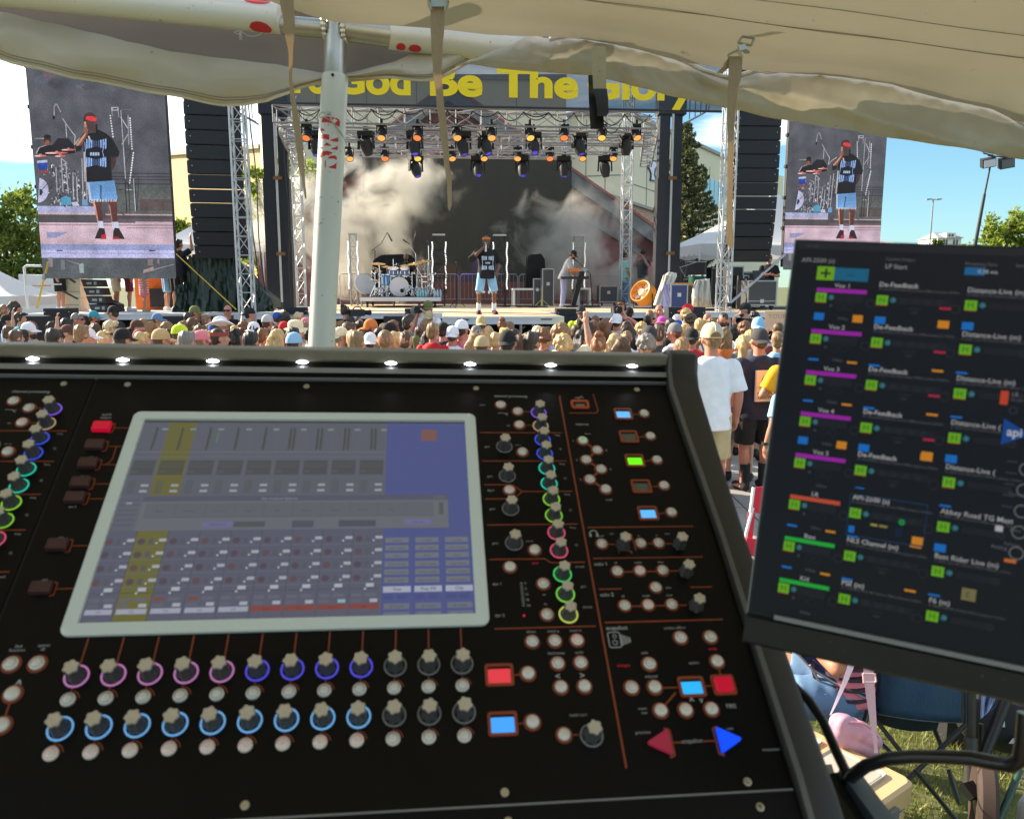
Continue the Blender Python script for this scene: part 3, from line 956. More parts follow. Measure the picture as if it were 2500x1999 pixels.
for px_ in(700,1590):
 a=SP(px_,318,0.9);c=SP(px_+(-12 if px_>1000 else 30),330,6.5)
 truss('side_truss','truss running back from the front truss above the %s mast'%('left' if px_<1000 else 'right'),'truss',a[0],0.9,a[1]+0.1,c[0],6.5,a[1]+0.1,0.35,0.35,0.6)
 # black cable swags on the front truss
m_cable=mat('black_cable',(0.012,0.012,0.012),rough=0.5)
cz0=SP(1000,268,0.25)[1]
for k,px_ in enumerate(range(720,1580,62)):
 s0_=SP(px_,268,0.25)[0];s1_=SP(px_+62,268,0.25)[0]
 cb=sthing('truss_cable','black cable swag, front truss, '+desc_x(px_+31),'cable',s0_,0.28,cz0,0,'cable swags on the front truss')
 b=MB();dp=rnd.uniform(0.1,0.3)
 b.tube([((s1_-s0_)*q/8,0,-dp*4*(q/8)*(1-q/8))for q in range(9)],0.014,5)
 if k%3==0:b.tube([((s1_-s0_)*q/8,0.02,-dp*1.7*4*(q/8)*(1-q/8))for q in range(9)],0.012,5)
 b.build('loop',m_cable,cb)
 # ------------------------------------------------------------------ stage lamps
def glow_mat(name,c,e):
 return mat(name,tuple(v*0.3 for v in c),rough=0.3,var=0.02,emit=e,ecol=c)
LENS={'amber':glow_mat('lens_amber',(1.0,0.42,0.09),1.05*EXPK),'orange':glow_mat('lens_orange',(1.0,0.22,0.05),1.05*EXPK),'gold':glow_mat('lens_gold',(1.0,0.58,0.10),1.05*EXPK),
'blue':glow_mat('lens_blue',(0.06,0.04,0.55),1.0*EXPK)}
wb,wl_,mbse,mhead=MB(),MB(),MB(),MB()
dv=Vector((0,-0.62,-0.78)).normalized()
wb.lathe([(0.075,-0.16),(0.10,-0.12),(0.10,0.02),(0.085,0.05),(0.10,0.07),(0.105,0.16),(0.098,0.165),(0.094,0.145)],16,(0,0,0),dv)
wl_.lathe([(0.001,0.146),(0.05,0.15),(0.094,0.146)],16,(0,0,0),dv)
wash_me=wb.mesh('lamp_body',[m_black]);lens_me=wl_.mesh('lens',[None])
b=MB();b.box(-0.12,0.12,-0.04,0.04,0.16,0.22);b.box(-0.125,-0.108,-0.03,0.03,-0.02,0.18);b.box(0.108,0.125,-0.03,0.03,-0.02,0.18);b.box(-0.03,0.03,-0.03,0.03,0.22,0.33)
wyoke_me=b.mesh('yoke',[m_black])
b=MB();b.box(-0.19,0.19,-0.13,0.13,0.20,0.32);b.box(-0.06,0.06,-0.04,0.04,0.32,0.44);mhb_me=b.mesh('lamp_base',[m_black])
b=MB()
for sx in(-1,1):
 b.prism([(sx*0.165,-0.06,0.2),(sx*0.165,0.06,0.2),(sx*0.18,0.05,-0.1),(sx*0.18,-0.05,-0.1)],(sx*0.035,0,0))
b.box(-0.19,0.19,-0.07,0.07,0.17,0.2)
mhy_me=b.mesh('yoke',[m_black])
dv2=Vector((0.12,-0.45,-0.88)).normalized()
b=MB();b.lathe([(0.06,-0.2),(0.13,-0.15),(0.15,-0.02),(0.135,0.12),(0.10,0.22),(0.09,0.24),(0.075,0.225)],18,(0,0,-0.03),dv2)
mhh_me=b.mesh('lamp_head',[m_black2],smooth=40)
b=MB();b.lathe([(0.001,0.24),(0.05,0.235),(0.074,0.226)],16,(0,0,-0.03),dv2);mhl_me=b.mesh('lens',[None])
def wash(px_,py_,n,c,lab):
 s,z=SP(px_,py_,n)
 t=sthing('wash_light',lab,'stage light',s,n,z,rnd.uniform(-0.25,0.25),'glowing wash lights on the lighting trusses')
 bd=inst(wash_me,'lamp_body',t);inst(lens_me,'lens',bd,m=LENS[c]);inst(wyoke_me,'yoke',t)
def mover(px_,py_,n,lab,tilt=0.0):
 s,z=SP(px_,py_,n)
 t=sthing('moving_light',lab,'stage light',s,n,z,rnd.uniform(-0.5,0.5),'moving head lights on the lighting trusses')
 inst(mhb_me,'lamp_base',t);inst(mhy_me,'yoke',t)
 h_=inst(mhh_me,'lamp_head',t,rot=(tilt,0,0));inst(mhl_me,'lens',h_,m=LENS['blue'])
_w=['amber','orange','gold']
for k,px_ in enumerate([749,932,1020,1115,1200,1293,1377,1469,1553]):
 wash(px_,327,0.45,_w[[1,0,1,0,0,2,1,2,0][k]],'amber wash light, front truss, '+desc_x(px_))
for k,px_ in enumerate([853,939,1019,1103,1181,1264,1342,1422,1498]):
 wash(px_,379,3.5,_w[[0,1,2,0,0,0,1,0,0][k]],'amber wash light, middle truss, '+desc_x(px_))
for k,px_ in enumerate([772,894,1013,1130,1186,1303,1414,1529]):
 mover(px_,354,1.3,'moving light, upper row, '+desc_x(px_),[0.3,0.9,0.1,0.2,0,-0.1,0.1,0.6][k])
for k,px_ in enumerate([1015,1167,1276,1377,1477]):
 mover(px_,410,3.9,'moving light, lower row, '+desc_x(px_),[0.1,0,0.1,0.3,0.7][k])
 # ------------------------------------------------------------------ dark masts
m_mast=mat('mast_charcoal',(0.028,0.031,0.040),rough=0.45,metal=0.3,var=0.15)
def mast(label,pxb,pxt,side):
 s,_=SP(pxb,744,3.6)
 ztop=SP(pxb,235,3.6)[1]+0.6
 zmid=SP(pxb,437,3.6)[1]
 zcap=SP(pxb,282,3.6)[1]
 t=sthing('lifting_mast',label,'mast',s,3.6,DECK,0)
 for dx,w_ in((-0.14,0.19),(0.24,0.16)):
  b=MB();b.box(dx-w_,dx+w_-0.02,-0.17,0.17,0,zmid-DECK);b.box(dx-w_+0.03,dx+w_-0.05,-0.14,0.14,zmid-DECK,ztop-DECK);b.build('column',m_mast,t)
 b=MB();b.tube([(0.06,-0.20,0.2),(0.06,-0.20,zcap-DECK)],0.035,8);b.build('ram',m_alw,t,smooth=50)
 b=MB();b.box(-0.36,0.44,-0.2,0.2,zcap-DECK,zcap-DECK+0.62);b.build('mast_head',m_mast,t)
 for z in(zmid-DECK,(zmid-DECK)*0.43):
  b=MB();b.box(-0.03,0.2,-0.26,-0.1,z-0.05,z+0.04);b.build('bracket',mat('rust_bracket',(0.22,0.11,0.05),rough=0.8),t)
  # outrigger cage at the top
 b=MB();x=-1 if side<0 else 1
 for yy in(0.0,-0.3):
  b.tube([(x*0.4,yy,zcap-DECK+0.65),(x*1.05,yy,zcap-DECK+0.65),(x*1.05,yy,zcap-DECK-0.05+0.15),(x*0.4,yy,zcap-DECK-0.25)],0.025,6)
 for q in range(4):b.tube([(x*(0.5+0.16*q),-0.3,zcap-DECK+0.65),(x*(0.5+0.16*q),-0.3,zcap-DECK-0.15+0.07*q)],0.018,5)
 b.build('side_cage',m_grmetal,t)
 return t
mast('dark telescopic stage mast at the left, rising by the hanging speakers',687,668,-1)
mast('dark telescopic stage mast at the right, rising by the spruce',1621,1622,1)
for k,(px_,n)in enumerate([(634,1.0),(648,1.2),(606+18,0.8),(712,3.2)]):
 s,z=SP(px_,738,n);zt=SP(px_,230,n)[1]+1
 c_=sthing('hanging_cable',['black cable hanging down just outside the left mast','black cable hanging closest to the left mast','black cable hanging nearest the truss tower','black cable hanging inside the left mast'][k],'cable',s,n,DECK,0,'cables hanging beside the left mast')
 b=MB();b.tube([(0.03*math.sin(q*1.3+k)+0.02*q*(-1 if k<3 else 0),0,(zt-DECK)*q/10)for q in range(11)],0.016,5);b.build('cable',m_cable,c_)
 # ------------------------------------------------------------------ banner
bn=-0.35
x0,_=SP(640,250,bn);x1,_=SP(1762,270,bn)
zb=SP(1250,263,bn)[1]
ban=sthing('stage_banner','dark see-through mesh banner with big yellow letters across the stage top','banner',x0,bn,zb)
m_ban=bpy.data.materials.new('banner_mesh');m_ban.use_nodes=True
nt=m_ban.node_tree;pb=nt.nodes['Principled BSDF'];pb.inputs['Base Color'].default_value=(0.022,0.027,0.042,1);pb.inputs['Roughness'].default_value=0.6
tr_=nt.nodes.new('ShaderNodeBsdfTransparent');mxs=nt.nodes.new('ShaderNodeMixShader');mxs.inputs['Fac'].default_value=0.80
nt.links.new(tr_.outputs['BSDF'],mxs.inputs[1]);nt.links.new(pb.outputs['BSDF'],mxs.inputs[2]);nt.links.new(mxs.outputs['Shader'],nt.nodes['Material Output'].inputs['Surface'])
m_bany=bpy.data.materials.new('banner_yellow');m_bany.use_nodes=True
nt=m_bany.node_tree;pb=nt.nodes['Principled BSDF'];pb.inputs['Base Color'].default_value=(0.86,0.68,0.015,1);pb.inputs['Roughness'].default_value=0.6
tr_=nt.nodes.new('ShaderNodeBsdfTranslucent');tr_.inputs['Color'].default_value=(0.85,0.66,0.02,1);mxs=nt.nodes.new('ShaderNodeMixShader');mxs.inputs['Fac'].default_value=0.35
nt.links.new(pb.outputs['BSDF'],mxs.inputs[1]);nt.links.new(tr_.outputs['BSDF'],mxs.inputs[2]);nt.links.new(mxs.outputs['Shader'],nt.nodes['Material Output'].inputs['Surface'])
L_=x1-x0
rows=[[(L_*k/60,0.025*math.sin(k*0.45)*(j/8),1.75*j/8+0.02)for k in range(61)]for j in range(9)]
b=MB();b.grid(rows);b.build('mesh_cloth',m_ban,ban)
b=MB();b.tube([(0,0,0.0),(L_,0,0.0)],0.028,8);b.build('bottom_pipe',m_mast,ban)
def letters(words,mb):
# word, first px, last px along the banner, and the height of its baseline
 zz=SP(1250,236,bn)[1]-zb
 cap=SP(1250,167,bn)[1]-SP(1250,236,bn)[1]
 for wd,p0,p1 in words:
  s0_,s1_=SP(p0,236,bn)[0]-x0,SP(p1,236,bn)[0]-x0
  put_text(mb,wd,(s0_,-0.032,zz),(1,0,0),(0,0,1),cap/0.70,width=s1_-s0_,bold=0.036,res=6)
for wd in(('To',700,800),('God',818,1003),('Be',1050,1178),('The',1213,1411),('Glory',1434,1698)):
 b=MB();letters([wd],b);b.build('banner_word',m_bany,ban)
 # ------------------------------------------------------------------ hanging speaker arrays
def cabinet_meshes(w,h,d):
 bd,fr,ri=MB(),MB(),MB()
 bd.prism([(-w/2,0,-h/2+0.012),(w/2,0,-h/2+0.012),(w/2,0,h/2-0.012),(-w/2,0,h/2-0.012)],(0,d*0.35,0))
 bd.prism([(-w/2,d*0.35,-h/2+0.012),(w/2,d*0.35,-h/2+0.012),(w/2,d*0.35,h/2-0.012),(-w/2,d*0.35,h/2-0.012)],(0,d*0.2,0))
 bd.prism([(-w*0.44,d*0.55,-h*0.34),(w*0.44,d*0.55,-h*0.34),(w*0.44,d*0.55,h*0.34),(-w*0.44,d*0.55,h*0.34)],(0,d*0.45,0))
 fr.prism([(-w/2+0.05,-0.012,-h/2+0.022),(w/2-0.05,-0.012,-h/2+0.022),(w/2-0.05,-0.012,h/2-0.022),(-w/2+0.05,-0.012,h/2-0.022)],(0,0.012,0))
 ri.box(-0.012,0.012,0.06,d*0.5,-h/2+0.03,h/2-0.03)
 return bd.mesh('cabinet_body',[m_black2]),fr.mesh('grille',[m_grille]),ri.mesh('rigging_rail',[m_dkmetal])
b=MB();b.lathe([(0.006,0),(0.012,0.002),(0.012,0.006)],8,(0,-0.02,0),(0,-1,0));screw_me=b.mesh('grille_screw',[m_alw])
def line_array(label,pxt,pxb,pyt,pyb,n,w,nbox,curve,rz):
 s,zt=SP(pxt,pyt,n);sb,zb_=SP(pxb,pyb,n)
 h=(zt-zb_)/nbox*1.012
 body,gr,ri=cabinet_meshes(w,h,0.5)
 t=sthing('speaker_array',label,'speakers',s,n,zt,rz)
 y,z,a=0.0,0.0,0.0
 x=0.0
 for k in range(-3,nbox):
  if k>=0:a=curve*(k/(nbox-1))**2.2
  if k<0:zz=-(k+0.5)*h;yy=0;xx=0
  else:
   zz=z-h/2*math.cos(a);yy=y+h/2*math.sin(a);xx=x+(sb-s)*0
   z-=h*math.cos(a);y+=h*math.sin(a)
  c_=inst(body,'speaker_cabinet',t,(xx,yy,zz),(-a*-1,0,0))
  inst(gr,'grille',c_)
  for sx in(-1,1):inst(ri,'rigging_rail',c_,(sx*(w/2+0.014),0,0))
  for sx in(-1,1):inst(screw_me,'grille_screw',c_,(sx*(w/2-0.10),-0.004,0.02))
 b=MB();b.box(-w*0.45,w*0.45,0.05,0.5,3*h+0.02,3*h+0.14);b.build('fly_bar',m_dkmetal,t)
 return t
line_array('long black hanging speaker array at the left, next to the video wall',514,522,246,631,0.0,1.17,11,0.34,0.10)
line_array('long black hanging speaker array at the right, in front of the scalloped tent',1853,1842,274,640,0.6,1.16,11,0.34,-0.06)
# ------------------------------------------------------------------ video walls
Lf=(60,160,3.193)
vn=0.35
vs0,vz1=SP(84,150,vn);vsr,vz0=SP(430,669,vn)
vs0=SP(107,669,vn)[0]
VWd=vsr-vs0
def zc(x,y):
 """a spot of the left video wall's picture as (across, up) in metres"""
 s,z=SP(Lf[0]+x/Lf[2],Lf[1]+y/Lf[2],vn)
 return(s-vs0,z-vz0)
def video_picture():
 mb=MB();lay=[0.0]
 def P(pts,c,raw=False):
  lay[0]+=0.0012
  mb.poly([((p if raw else zc(*p))[0],-lay[0],(p if raw else zc(*p))[1])for p in pts],0,lin(c))
 def E(cx_,cy_,rx,ry,c,a0=0,a1=360,n=18):
  P([(cx_+rx*math.cos(R(a0+(a1-a0)*k/n)),cy_+ry*math.sin(R(a0+(a1-a0)*k/n)))for k in range(n if a1-a0==360 else n+1)][::-1],c)
 def Ln(x0,y0,x1,y1,w_,c):
  d=Vector((x1-x0,y1-y0,0));
  if d.length<1e-6:return
  d.normalize();q=Vector((-d.y,d.x,0))*w_/2
  P([(x0+q.x,y0+q.y),(x0-q.x,y0-q.y),(x1-q.x,y1-q.y),(x1+q.x,y1+q.y)],c)
 top=SP(100,100,vn)[1]-vz0+0.4
 def band(y0,y1,c,u0=0.0,u1=1.0):
  za,zb2=zc(600,y1)[1],zc(600,y0)[1]
  P([(u0*VWd,za),(u1*VWd,za),(u1*VWd,zb2),(u0*VWd,zb2)],c,True)
 P([(0,0),(VWd,0),(VWd,top),(0,top)],(92,92,99),True)
 rr=random.Random(4)
 for k in range(9):
  E(110+rr.random()*420,60+rr.random()*130,30+rr.random()*40,16+rr.random()*24,[(112,96,104),(98,100,112),(84,82,90)][k%3])
 band(930,1180,(98,101,99),0.52,1.0);band(1040,1130,(92,80,78),0.76,1.0)
 for y in(836,862,884,918):band(y,y+7,(62,62,66),0.45,1.0)
 # floor
 band(1100,1150,(176,180,218),0.0,0.44);band(1150,1166,(205,180,182),0,0.44);band(1166,1230,(84,80,84));band(1158,1168,(205,170,172),0.5,1)
 band(1196,1232,(104,92,98),0.45,1);band(1228,1420,(214,186,200));band(1238,1250,(170,140,148));band(1262,1270,(160,136,150),0.65,1);band(1218,1226,(225,195,200),0.72,1)
 P([zcp for zcp in[(178,1300),(350,1298),(250,1345),(180,1345)]],(150,152,190))
 band(1395,1440,(152,160,205));band(1440,1500,(196,194,236));band(1462,1468,(160,158,205));band(1500,1505,(120,120,150))
 band(1505,1660,(90,94,97))
 for x in(255,975):P([(x,1440),(x+48,1440),(x+48,1449),(x,1449)],(60,60,80))
 P([(190,1495),(222,1495),(228,1570),(196,1570)],(140,130,140));P([(288,1515),(318,1515),(322,1590),(292,1590)],(120,124,130))
 Ln(330,1518,470,1562,7,(140,140,142));P([(430,1550),(466,1540),(470,1618),(436,1618)],(150,165,168))
 P([(965,1510),(1005,1508),(1005,1560),(965,1562)],(150,130,132));P([(930,1595),(1010,1568),(1012,1600),(935,1618)],(190,160,160));Ln(930,1615,1170,1550,7,(150,150,150));P([(1040,1510),(1058,1510),(1058,1545),(1040,1545)],(140,125,128))
 # drum kit clutter
 for k in range(230):
  x=150+rr.random()*410;y=760+(rr.random()**0.8)*335
  if x<235 and y>880:continue
  a=rr.choice([1.57,1.5,1.65,0.4,2.6,rr.random()*3.1]);l_=5+rr.random()*26
  v=rr.choice([40,30,60,210,190,150,235])
  Ln(x,y,x+l_*math.cos(a),y+l_*math.sin(a),3+rr.random()*5,(v,v,int(min(255,v*1.06))))
 for(x0_,y0_,x1_,y1_)in((330,740,345,1000),(365,770,385,1010),(290,810,300,1000),(420,850,425,1060),(490,740,500,1060),(520,720,530,1080),(450,880,455,1060),(330,740,380,780)):Ln(x0_,y0_,x1_,y1_,8,(178,176,186))
 E(150,985,84,96,(196,196,228),-80,88);E(165,1000,26,26,(60,60,66),-90,90);Ln(175,990,232,930,5,(70,70,76))
 P([(150,770),(222,765),(226,826),(160,832)],(40,70,160));P([(146,760),(225,752),(228,772),(150,778)],(170,178,205));P([(155,832),(240,842),(238,858),(158,852)],(150,70,66))
 P([(132,585),(205,585),(205,592),(132,592)],(170,168,168))
 P([(142,700),(165,655),(225,640),(300,640),(430,650),(440,700),(300,720),(190,720)],(34,32,35));P([(265,640),(310,585),(390,590),(440,650),(330,700)],(40,38,42))
 Ln(142,705,165,658,7,(190,186,190));Ln(165,658,220,640,6,(170,165,168))
 E(228,602,28,40,(72,48,42));E(226,622,20,22,(150,90,74));E(228,574,27,15,(40,32,32))
 for(cx_,cy_,rx)in((175,722,46),(300,700,88),(392,676,54),(330,724,40)):
  E(cx_,cy_,rx,8,(206,110,100));E(cx_-rx*0.5,cy_+2,rx*0.5,5,(226,200,196));E(cx_,cy_-9,12,7,(190,130,120))
 for(pts)in([(283,425),(283,350),(295,326),(305,330),(335,390)],[(345,435),(372,470),(380,580)],[(372,475),(420,540),(445,570),(440,640)],[(440,640),(470,600),(520,565)]):
  for p_,q_ in zip(pts,pts[1:]):Ln(p_[0],p_[1],q_[0],q_[1],7,(185,184,190))
 E(282,430,9,16,(30,30,30));
 P([(336,1045),(372,1030),(412,1045),(415,1098),(340,1100)],(90,170,205));P([(415,1080),(460,1075),(480,1105),(430,1108)],(205,205,225));P([(498,1060),(540,1055),(545,1105),(500,1105)],(110,150,190))
 # bulb towers
 P([(722,352),(778,350),(779,378),(724,380)],(200,200,206));P([(734,360),(770,358),(770,370),(735,372)],(90,90,96))
 Ln(728,380,732,420,6,(170,170,176));Ln(775,378,782,430,6,(170,170,176));Ln(797,376,832,900,7,(176,176,182));Ln(852,410,858,640,8,(160,160,168));Ln(800,372,880,372,3,(140,140,146))
 for k in range(9):E(716+k*2.8,418+k*20,6,7,(236,236,240))
 for k in range(14):E(868+k*1.4,438+k*18,6,7,(236,236,240))
 for k in range(13):E(896-k*2.2,704+k*19,6,7,(236,236,240))
 for(a_,b2_,c_,d_)in((800,430,858,520),(858,560,810,640),(840,680,885,680),(835,800,880,690),(820,900,890,980),(890,985,838,985),(780,985,812,985),(840,930,845,1160),(900,900,915,1150),(940,880,930,1130),(800,1160,832,1180)):Ln(a_,b2_,c_,d_,6,rr.choice([(190,190,196),(60,60,64)]))
 for x in(836,860,910):Ln(x,930,x+14,1150,7,(48,48,52))
 # singer
 skin,lite=(96,60,48),(214,150,124)
 P([(590,1065),(655,1065),(668,1228),(624,1228)],(92,56,50));P([(590,1070),(604,1070),(636,1228),(624,1228)],lite)
 P([(706,1062),(772,1058),(780,1232),(735,1232)],(98,58,52));P([(712,1100),(722,1100),(742,1232),(735,1232)],(180,120,105))
 P([(626,1226),(668,1224),(674,1285),(634,1290)],(216,220,244));P([(734,1232),(784,1230),(790,1280),(742,1285)],(216,220,244))
 P([(606,1358),(625,1310),(640,1276),(680,1280),(694,1360)],(52,40,42));P([(660,1330),(690,1320),(696,1362),(650,1362)],(190,50,60))
 P([(744,1360),(748,1300),(760,1275),(792,1280),(836,1362)],(52,40,42));P([(744,1345),(790,1345),(792,1363),(744,1363)],(180,46,56))
 P([(548,930),(756,915),(782,1056),(664,1062),(655,1040),(640,1064),(566,1066)],(112,160,214));P([(645,950),(660,950),(660,1060),(648,1060)],(70,96,140));P([(548,930),(566,930),(584,1066),(566,1066)],(190,208,230))
 for x in range(570,780,12):Ln(x,1058,x+rr.uniform(-3,3),1078,5,(216,220,236))
 P([(525,590),(560,545),(640,530),(700,560),(745,600),(800,700),(792,735),(745,748),(735,735),(742,918),(548,928),(530,720),(525,660)],(34,31,33))
 P([(525,560),(540,556),(510,690),(470,700),(462,650)],(44,38,38))
 P([(526,700),(540,700),(550,926),(530,926)],(190,180,180))
 P([(735,745),(775,735),(770,800),(735,850)],(70,50,48))
 P([(545,548),(562,545),(490,652),(470,656),(472,640)],lite);P([(556,548),(568,552),(510,655),(490,654)],(130,82,66))
 E(574,452,50,52,(78,52,46));E(580,500,42,44,(110,72,62));P([(532,470),(560,470),(556,530),(535,530)],lite);P([(545,470),(628,465),(620,555),(560,560)],(86,66,64))
 P([(548,432),(600,428),(628,445),(624,470),(588,466),(545,455)],(232,62,66));E(545,535,16,26,(150,98,82));Ln(566,580,582,625,13,(205,205,212))
 P([(620,490),(634,490),(636,535),(622,540)],(36,30,32))
 blu=(150,184,236)
 for yy,sgn in((640,1),(780,-1)):
  for k in range(9):
   x=548+k*18;h_=24+4*abs(k-4)
   P([(x,yy-h_),(x+12,yy-h_+3),(x+12,yy+h_-6),(x,yy+h_)],(146,178,232)if k not in(3,4,5)else(74,92,130))
 Ln(541,625,546,690,5,blu);Ln(546,690,540,790,5,blu);Ln(692,630,676,700,5,blu);Ln(676,700,698,790,5,blu)
 for k in range(4):P([(582+k*19,706),(596+k*19,706),(596+k*19,730),(582+k*19,730)],(176,200,236))
 return mb,top
vp,vtop=video_picture()
m_led=picture_mat('led_picture',EXPK*0.95,0.5,0.2,True)
vp_me=vp.mesh('screen_picture',[m_led])
def video_wall(label,s,n,z,k,rz):
 t=sthing('video_wall',label,'video screen',s,n,z,rz)
 b=MB();b.box(-0.01,VWd*k+0.01,0.003,0.14,-0.02,vtop*k+0.01);b.build('cabinet',m_black2,t)
 inst(vp_me,'screen_picture',t,scale=(k,1,k))
 for q in range(6):
  b=MB();b.box(-0.05,-0.01,0.02,0.14,(0.2+q)*vtop*k/6.3,(0.2+q)*vtop*k/6.3+0.08);b.build('latch',m_dkmetal,t)
 b=MB();b.bar((0.4,0.1,vtop*k+0.01),(0.4,0.1,vtop*k+1.5),0.03,0.03);b.bar((VWd*k-0.4,0.1,vtop*k+0.01),(VWd*k-0.4,0.1,vtop*k+1.5),0.03,0.03);b.build('hanger',m_dkmetal,t)
 return t
video_wall('tall video wall at the left showing the singer in shorts on a pink floor',vs0,vn,vz0,1.0,0.0)
rs=SP(1912,620,2.6)[0];rz0=SP(2050,585,2.6)[1]-(zc(720,1362)[1])*0.95
video_wall('tall video wall at the right behind the monitor, showing the same singer',rs,2.6,rz0,0.95,0.03)
# ================================================================== people
def sk(r,g,b):return lin((r,g,b))
SKIN={k:mat('skin_'+k,c,rough=0.55,var=0.1,scale=14)for k,c in(('fair',(0.52,0.27,0.18)),('tan',(0.42,0.20,0.12)),('brown',(0.17,0.075,0.042)),('dark',(0.075,0.035,0.022)),('red',(0.50,0.20,0.13)))}
HAIR={k:mat('hair_'+k,c,rough=0.5,var=0.75,scale=42,stretch=(1,1,0.3),bump=0.8,bscale=50)for k,c in
(('brown',(0.09,0.048,0.024)),('dark',(0.035,0.022,0.015)),('black',(0.008,0.007,0.007)),('light',(0.24,0.14,0.062)),('blond',(0.56,0.38,0.16)),('pale',(0.58,0.44,0.25)),('grey',(0.20,0.18,0.16)),('red',(0.24,0.085,0.03)),('auburn',(0.19,0.08,0.035)),('white',(0.6,0.58,0.52)))}
CLOTHC=dict(white=(225,226,232),cream=(225,212,178),navy=(28,32,56),black=(24,24,26),grey=(120,120,124),lightgrey=(178,178,182),lightblue=(140,186,220),blue=(40,84,176),teal=(56,150,165),rust=(150,70,58),maroon=(110,44,58),red=(196,34,44),pink=(222,128,140),hotpink=(226,84,180),yellow=(246,170,24),neon=(196,222,50),khaki=(186,168,128),tan=(196,160,112),olive=(104,108,62),green=(46,110,72),orange=(214,120,56),brown=(86,56,44),burgundy=(140,60,82),denim=(96,130,168),palegreen=(150,200,190),straw=(222,190,120),charcoal=(58,58,62),lavender=(180,180,214))
def cloth(c):
 return mrgb('cloth',CLOTHC[c],rough=0.85,var=0.14,scale=12,bump=0.25,bscale=25)
def rotx(a,piv):
 M=Matrix.Translation(piv)@Matrix.Rotation(a,4,'X')@Matrix.Translation(-Vector(piv))
 return lambda p:M@Vector(p)
def hand(mb,w_,d,palm,curl=0.5,scale=1.0):
 """palm, four unequal fingers and a thumb; w_ wrist, d along the hand, palm the way the palm faces"""
 d=Vector(d).normalized();palm=Vector(palm);palm=(palm-d*palm.dot(d)).normalized();s_=d.cross(palm)
 w_=Vector(w_);k=scale
 mb.cap(w_,w_+d*0.05*k,0.026*k,0.030*k)
 mb.ell(w_+d*0.055*k,(0.036*k,0.018*k,0.045*k),10,8,rot=Matrix((s_,palm,d)).transposed())
 for q,ln in zip((-1.5,-0.5,0.5,1.5),(0.058,0.072,0.076,0.066)):
  b0=w_+d*0.088*k+s_*q*0.019*k
  b1=b0+(d*math.cos(curl*0.6)+palm*math.sin(curl*0.6))*ln*0.55*k
  b2_=b1+(d*math.cos(curl*1.7)+palm*math.sin(curl*1.7))*ln*0.5*k
  mb.cap(b0,b1,0.0098*k,0.009*k,8);mb.cap(b1,b2_,0.009*k,0.0078*k,8)
 t0=w_+d*0.03*k+s_*0.03*k
 t1=t0+(d*0.6+s_*0.75+palm*0.25).normalized()*0.038*k
 t2=t1+(d*0.85+s_*0.2+palm*0.4).normalized()*0.032*k
 mb.cap(t0,t1,0.013*k,0.011*k,8);mb.cap(t1,t2,0.011*k,0.009*k,8)
def head_parts(mb,hc,tilt=None):
 hc=Vector(hc)
 T_=tilt or(lambda p:Vector(p))
 def e(c,r):mb.ell(T_(hc+Vector(c)),r,14,10)
 e((0,-0.012,0.022),(0.076,0.096,0.098))
 e((0,0.018,-0.045),(0.060,0.074,0.072))
 e((0,0.052,-0.088),(0.030,0.030,0.024))
 mb.cap(T_(hc+Vector((0,0.082,0.018))),T_(hc+Vector((0,0.106,-0.022))),0.011,0.016,8)
 e((0,0.072,0.034),(0.045,0.020,0.014))
 e((0,0.082,-0.055),(0.026,0.014,0.008));e((0,0.080,-0.068),(0.024,0.014,0.009))
 for sx in(-1,1):
  e((sx*0.078,-0.008,-0.008),(0.011,0.022,0.033));e((sx*0.044,0.058,-0.022),(0.026,0.024,0.020))
ARM={
'down':((0.245,-0.025,1.145),(0.262,0.055,0.905),(0.0,0.12,-1),(-1,0,0)),
'up':((0.30,0.12,1.52),(0.25,0.14,1.78),(-0.05,0.05,1),(0,1,0)),
'brow':((0.37,0.13,1.52),(0.15,0.175,1.70),(-1,-0.1,0.12),(0,0.2,-1)),
'phone':((0.25,0.20,1.25),(0.10,0.33,1.50),(-0.3,0.2,1),(0,-1,0.2)),
'cross':((0.275,0.07,1.15),(0.02,0.20,1.19),(-1,0.1,0.05),(0,-1,0)),
'mic':((0.34,0.12,1.25),(0.085,0.165,1.49),(-0.55,-0.1,1),(-0.6,0.3,-0.4)),
'hip':((0.31,-0.04,1.17),(0.24,0.12,1.00),(-0.25,0.35,-0.6),(-0.6,-0.6,0)),
'keys':((0.24,0.22,1.14),(0.17,0.46,1.04),(0,1,-0.12),(0,0,-1)),
'drum':((0.30,0.15,1.18),(0.18,0.38,1.12),(-0.1,1,0.0),(0,0,-1)),
'camera':((0.24,0.16,1.25),(0.07,0.27,1.56),(-0.4,0.5,0.6),(-0.5,0,-0.5)),
'chin':((0.30,0.13,1.22),(0.07,0.19,1.44),(-0.4,-0.2,0.9),(-0.4,-0.8,0)),
}
FIG={}
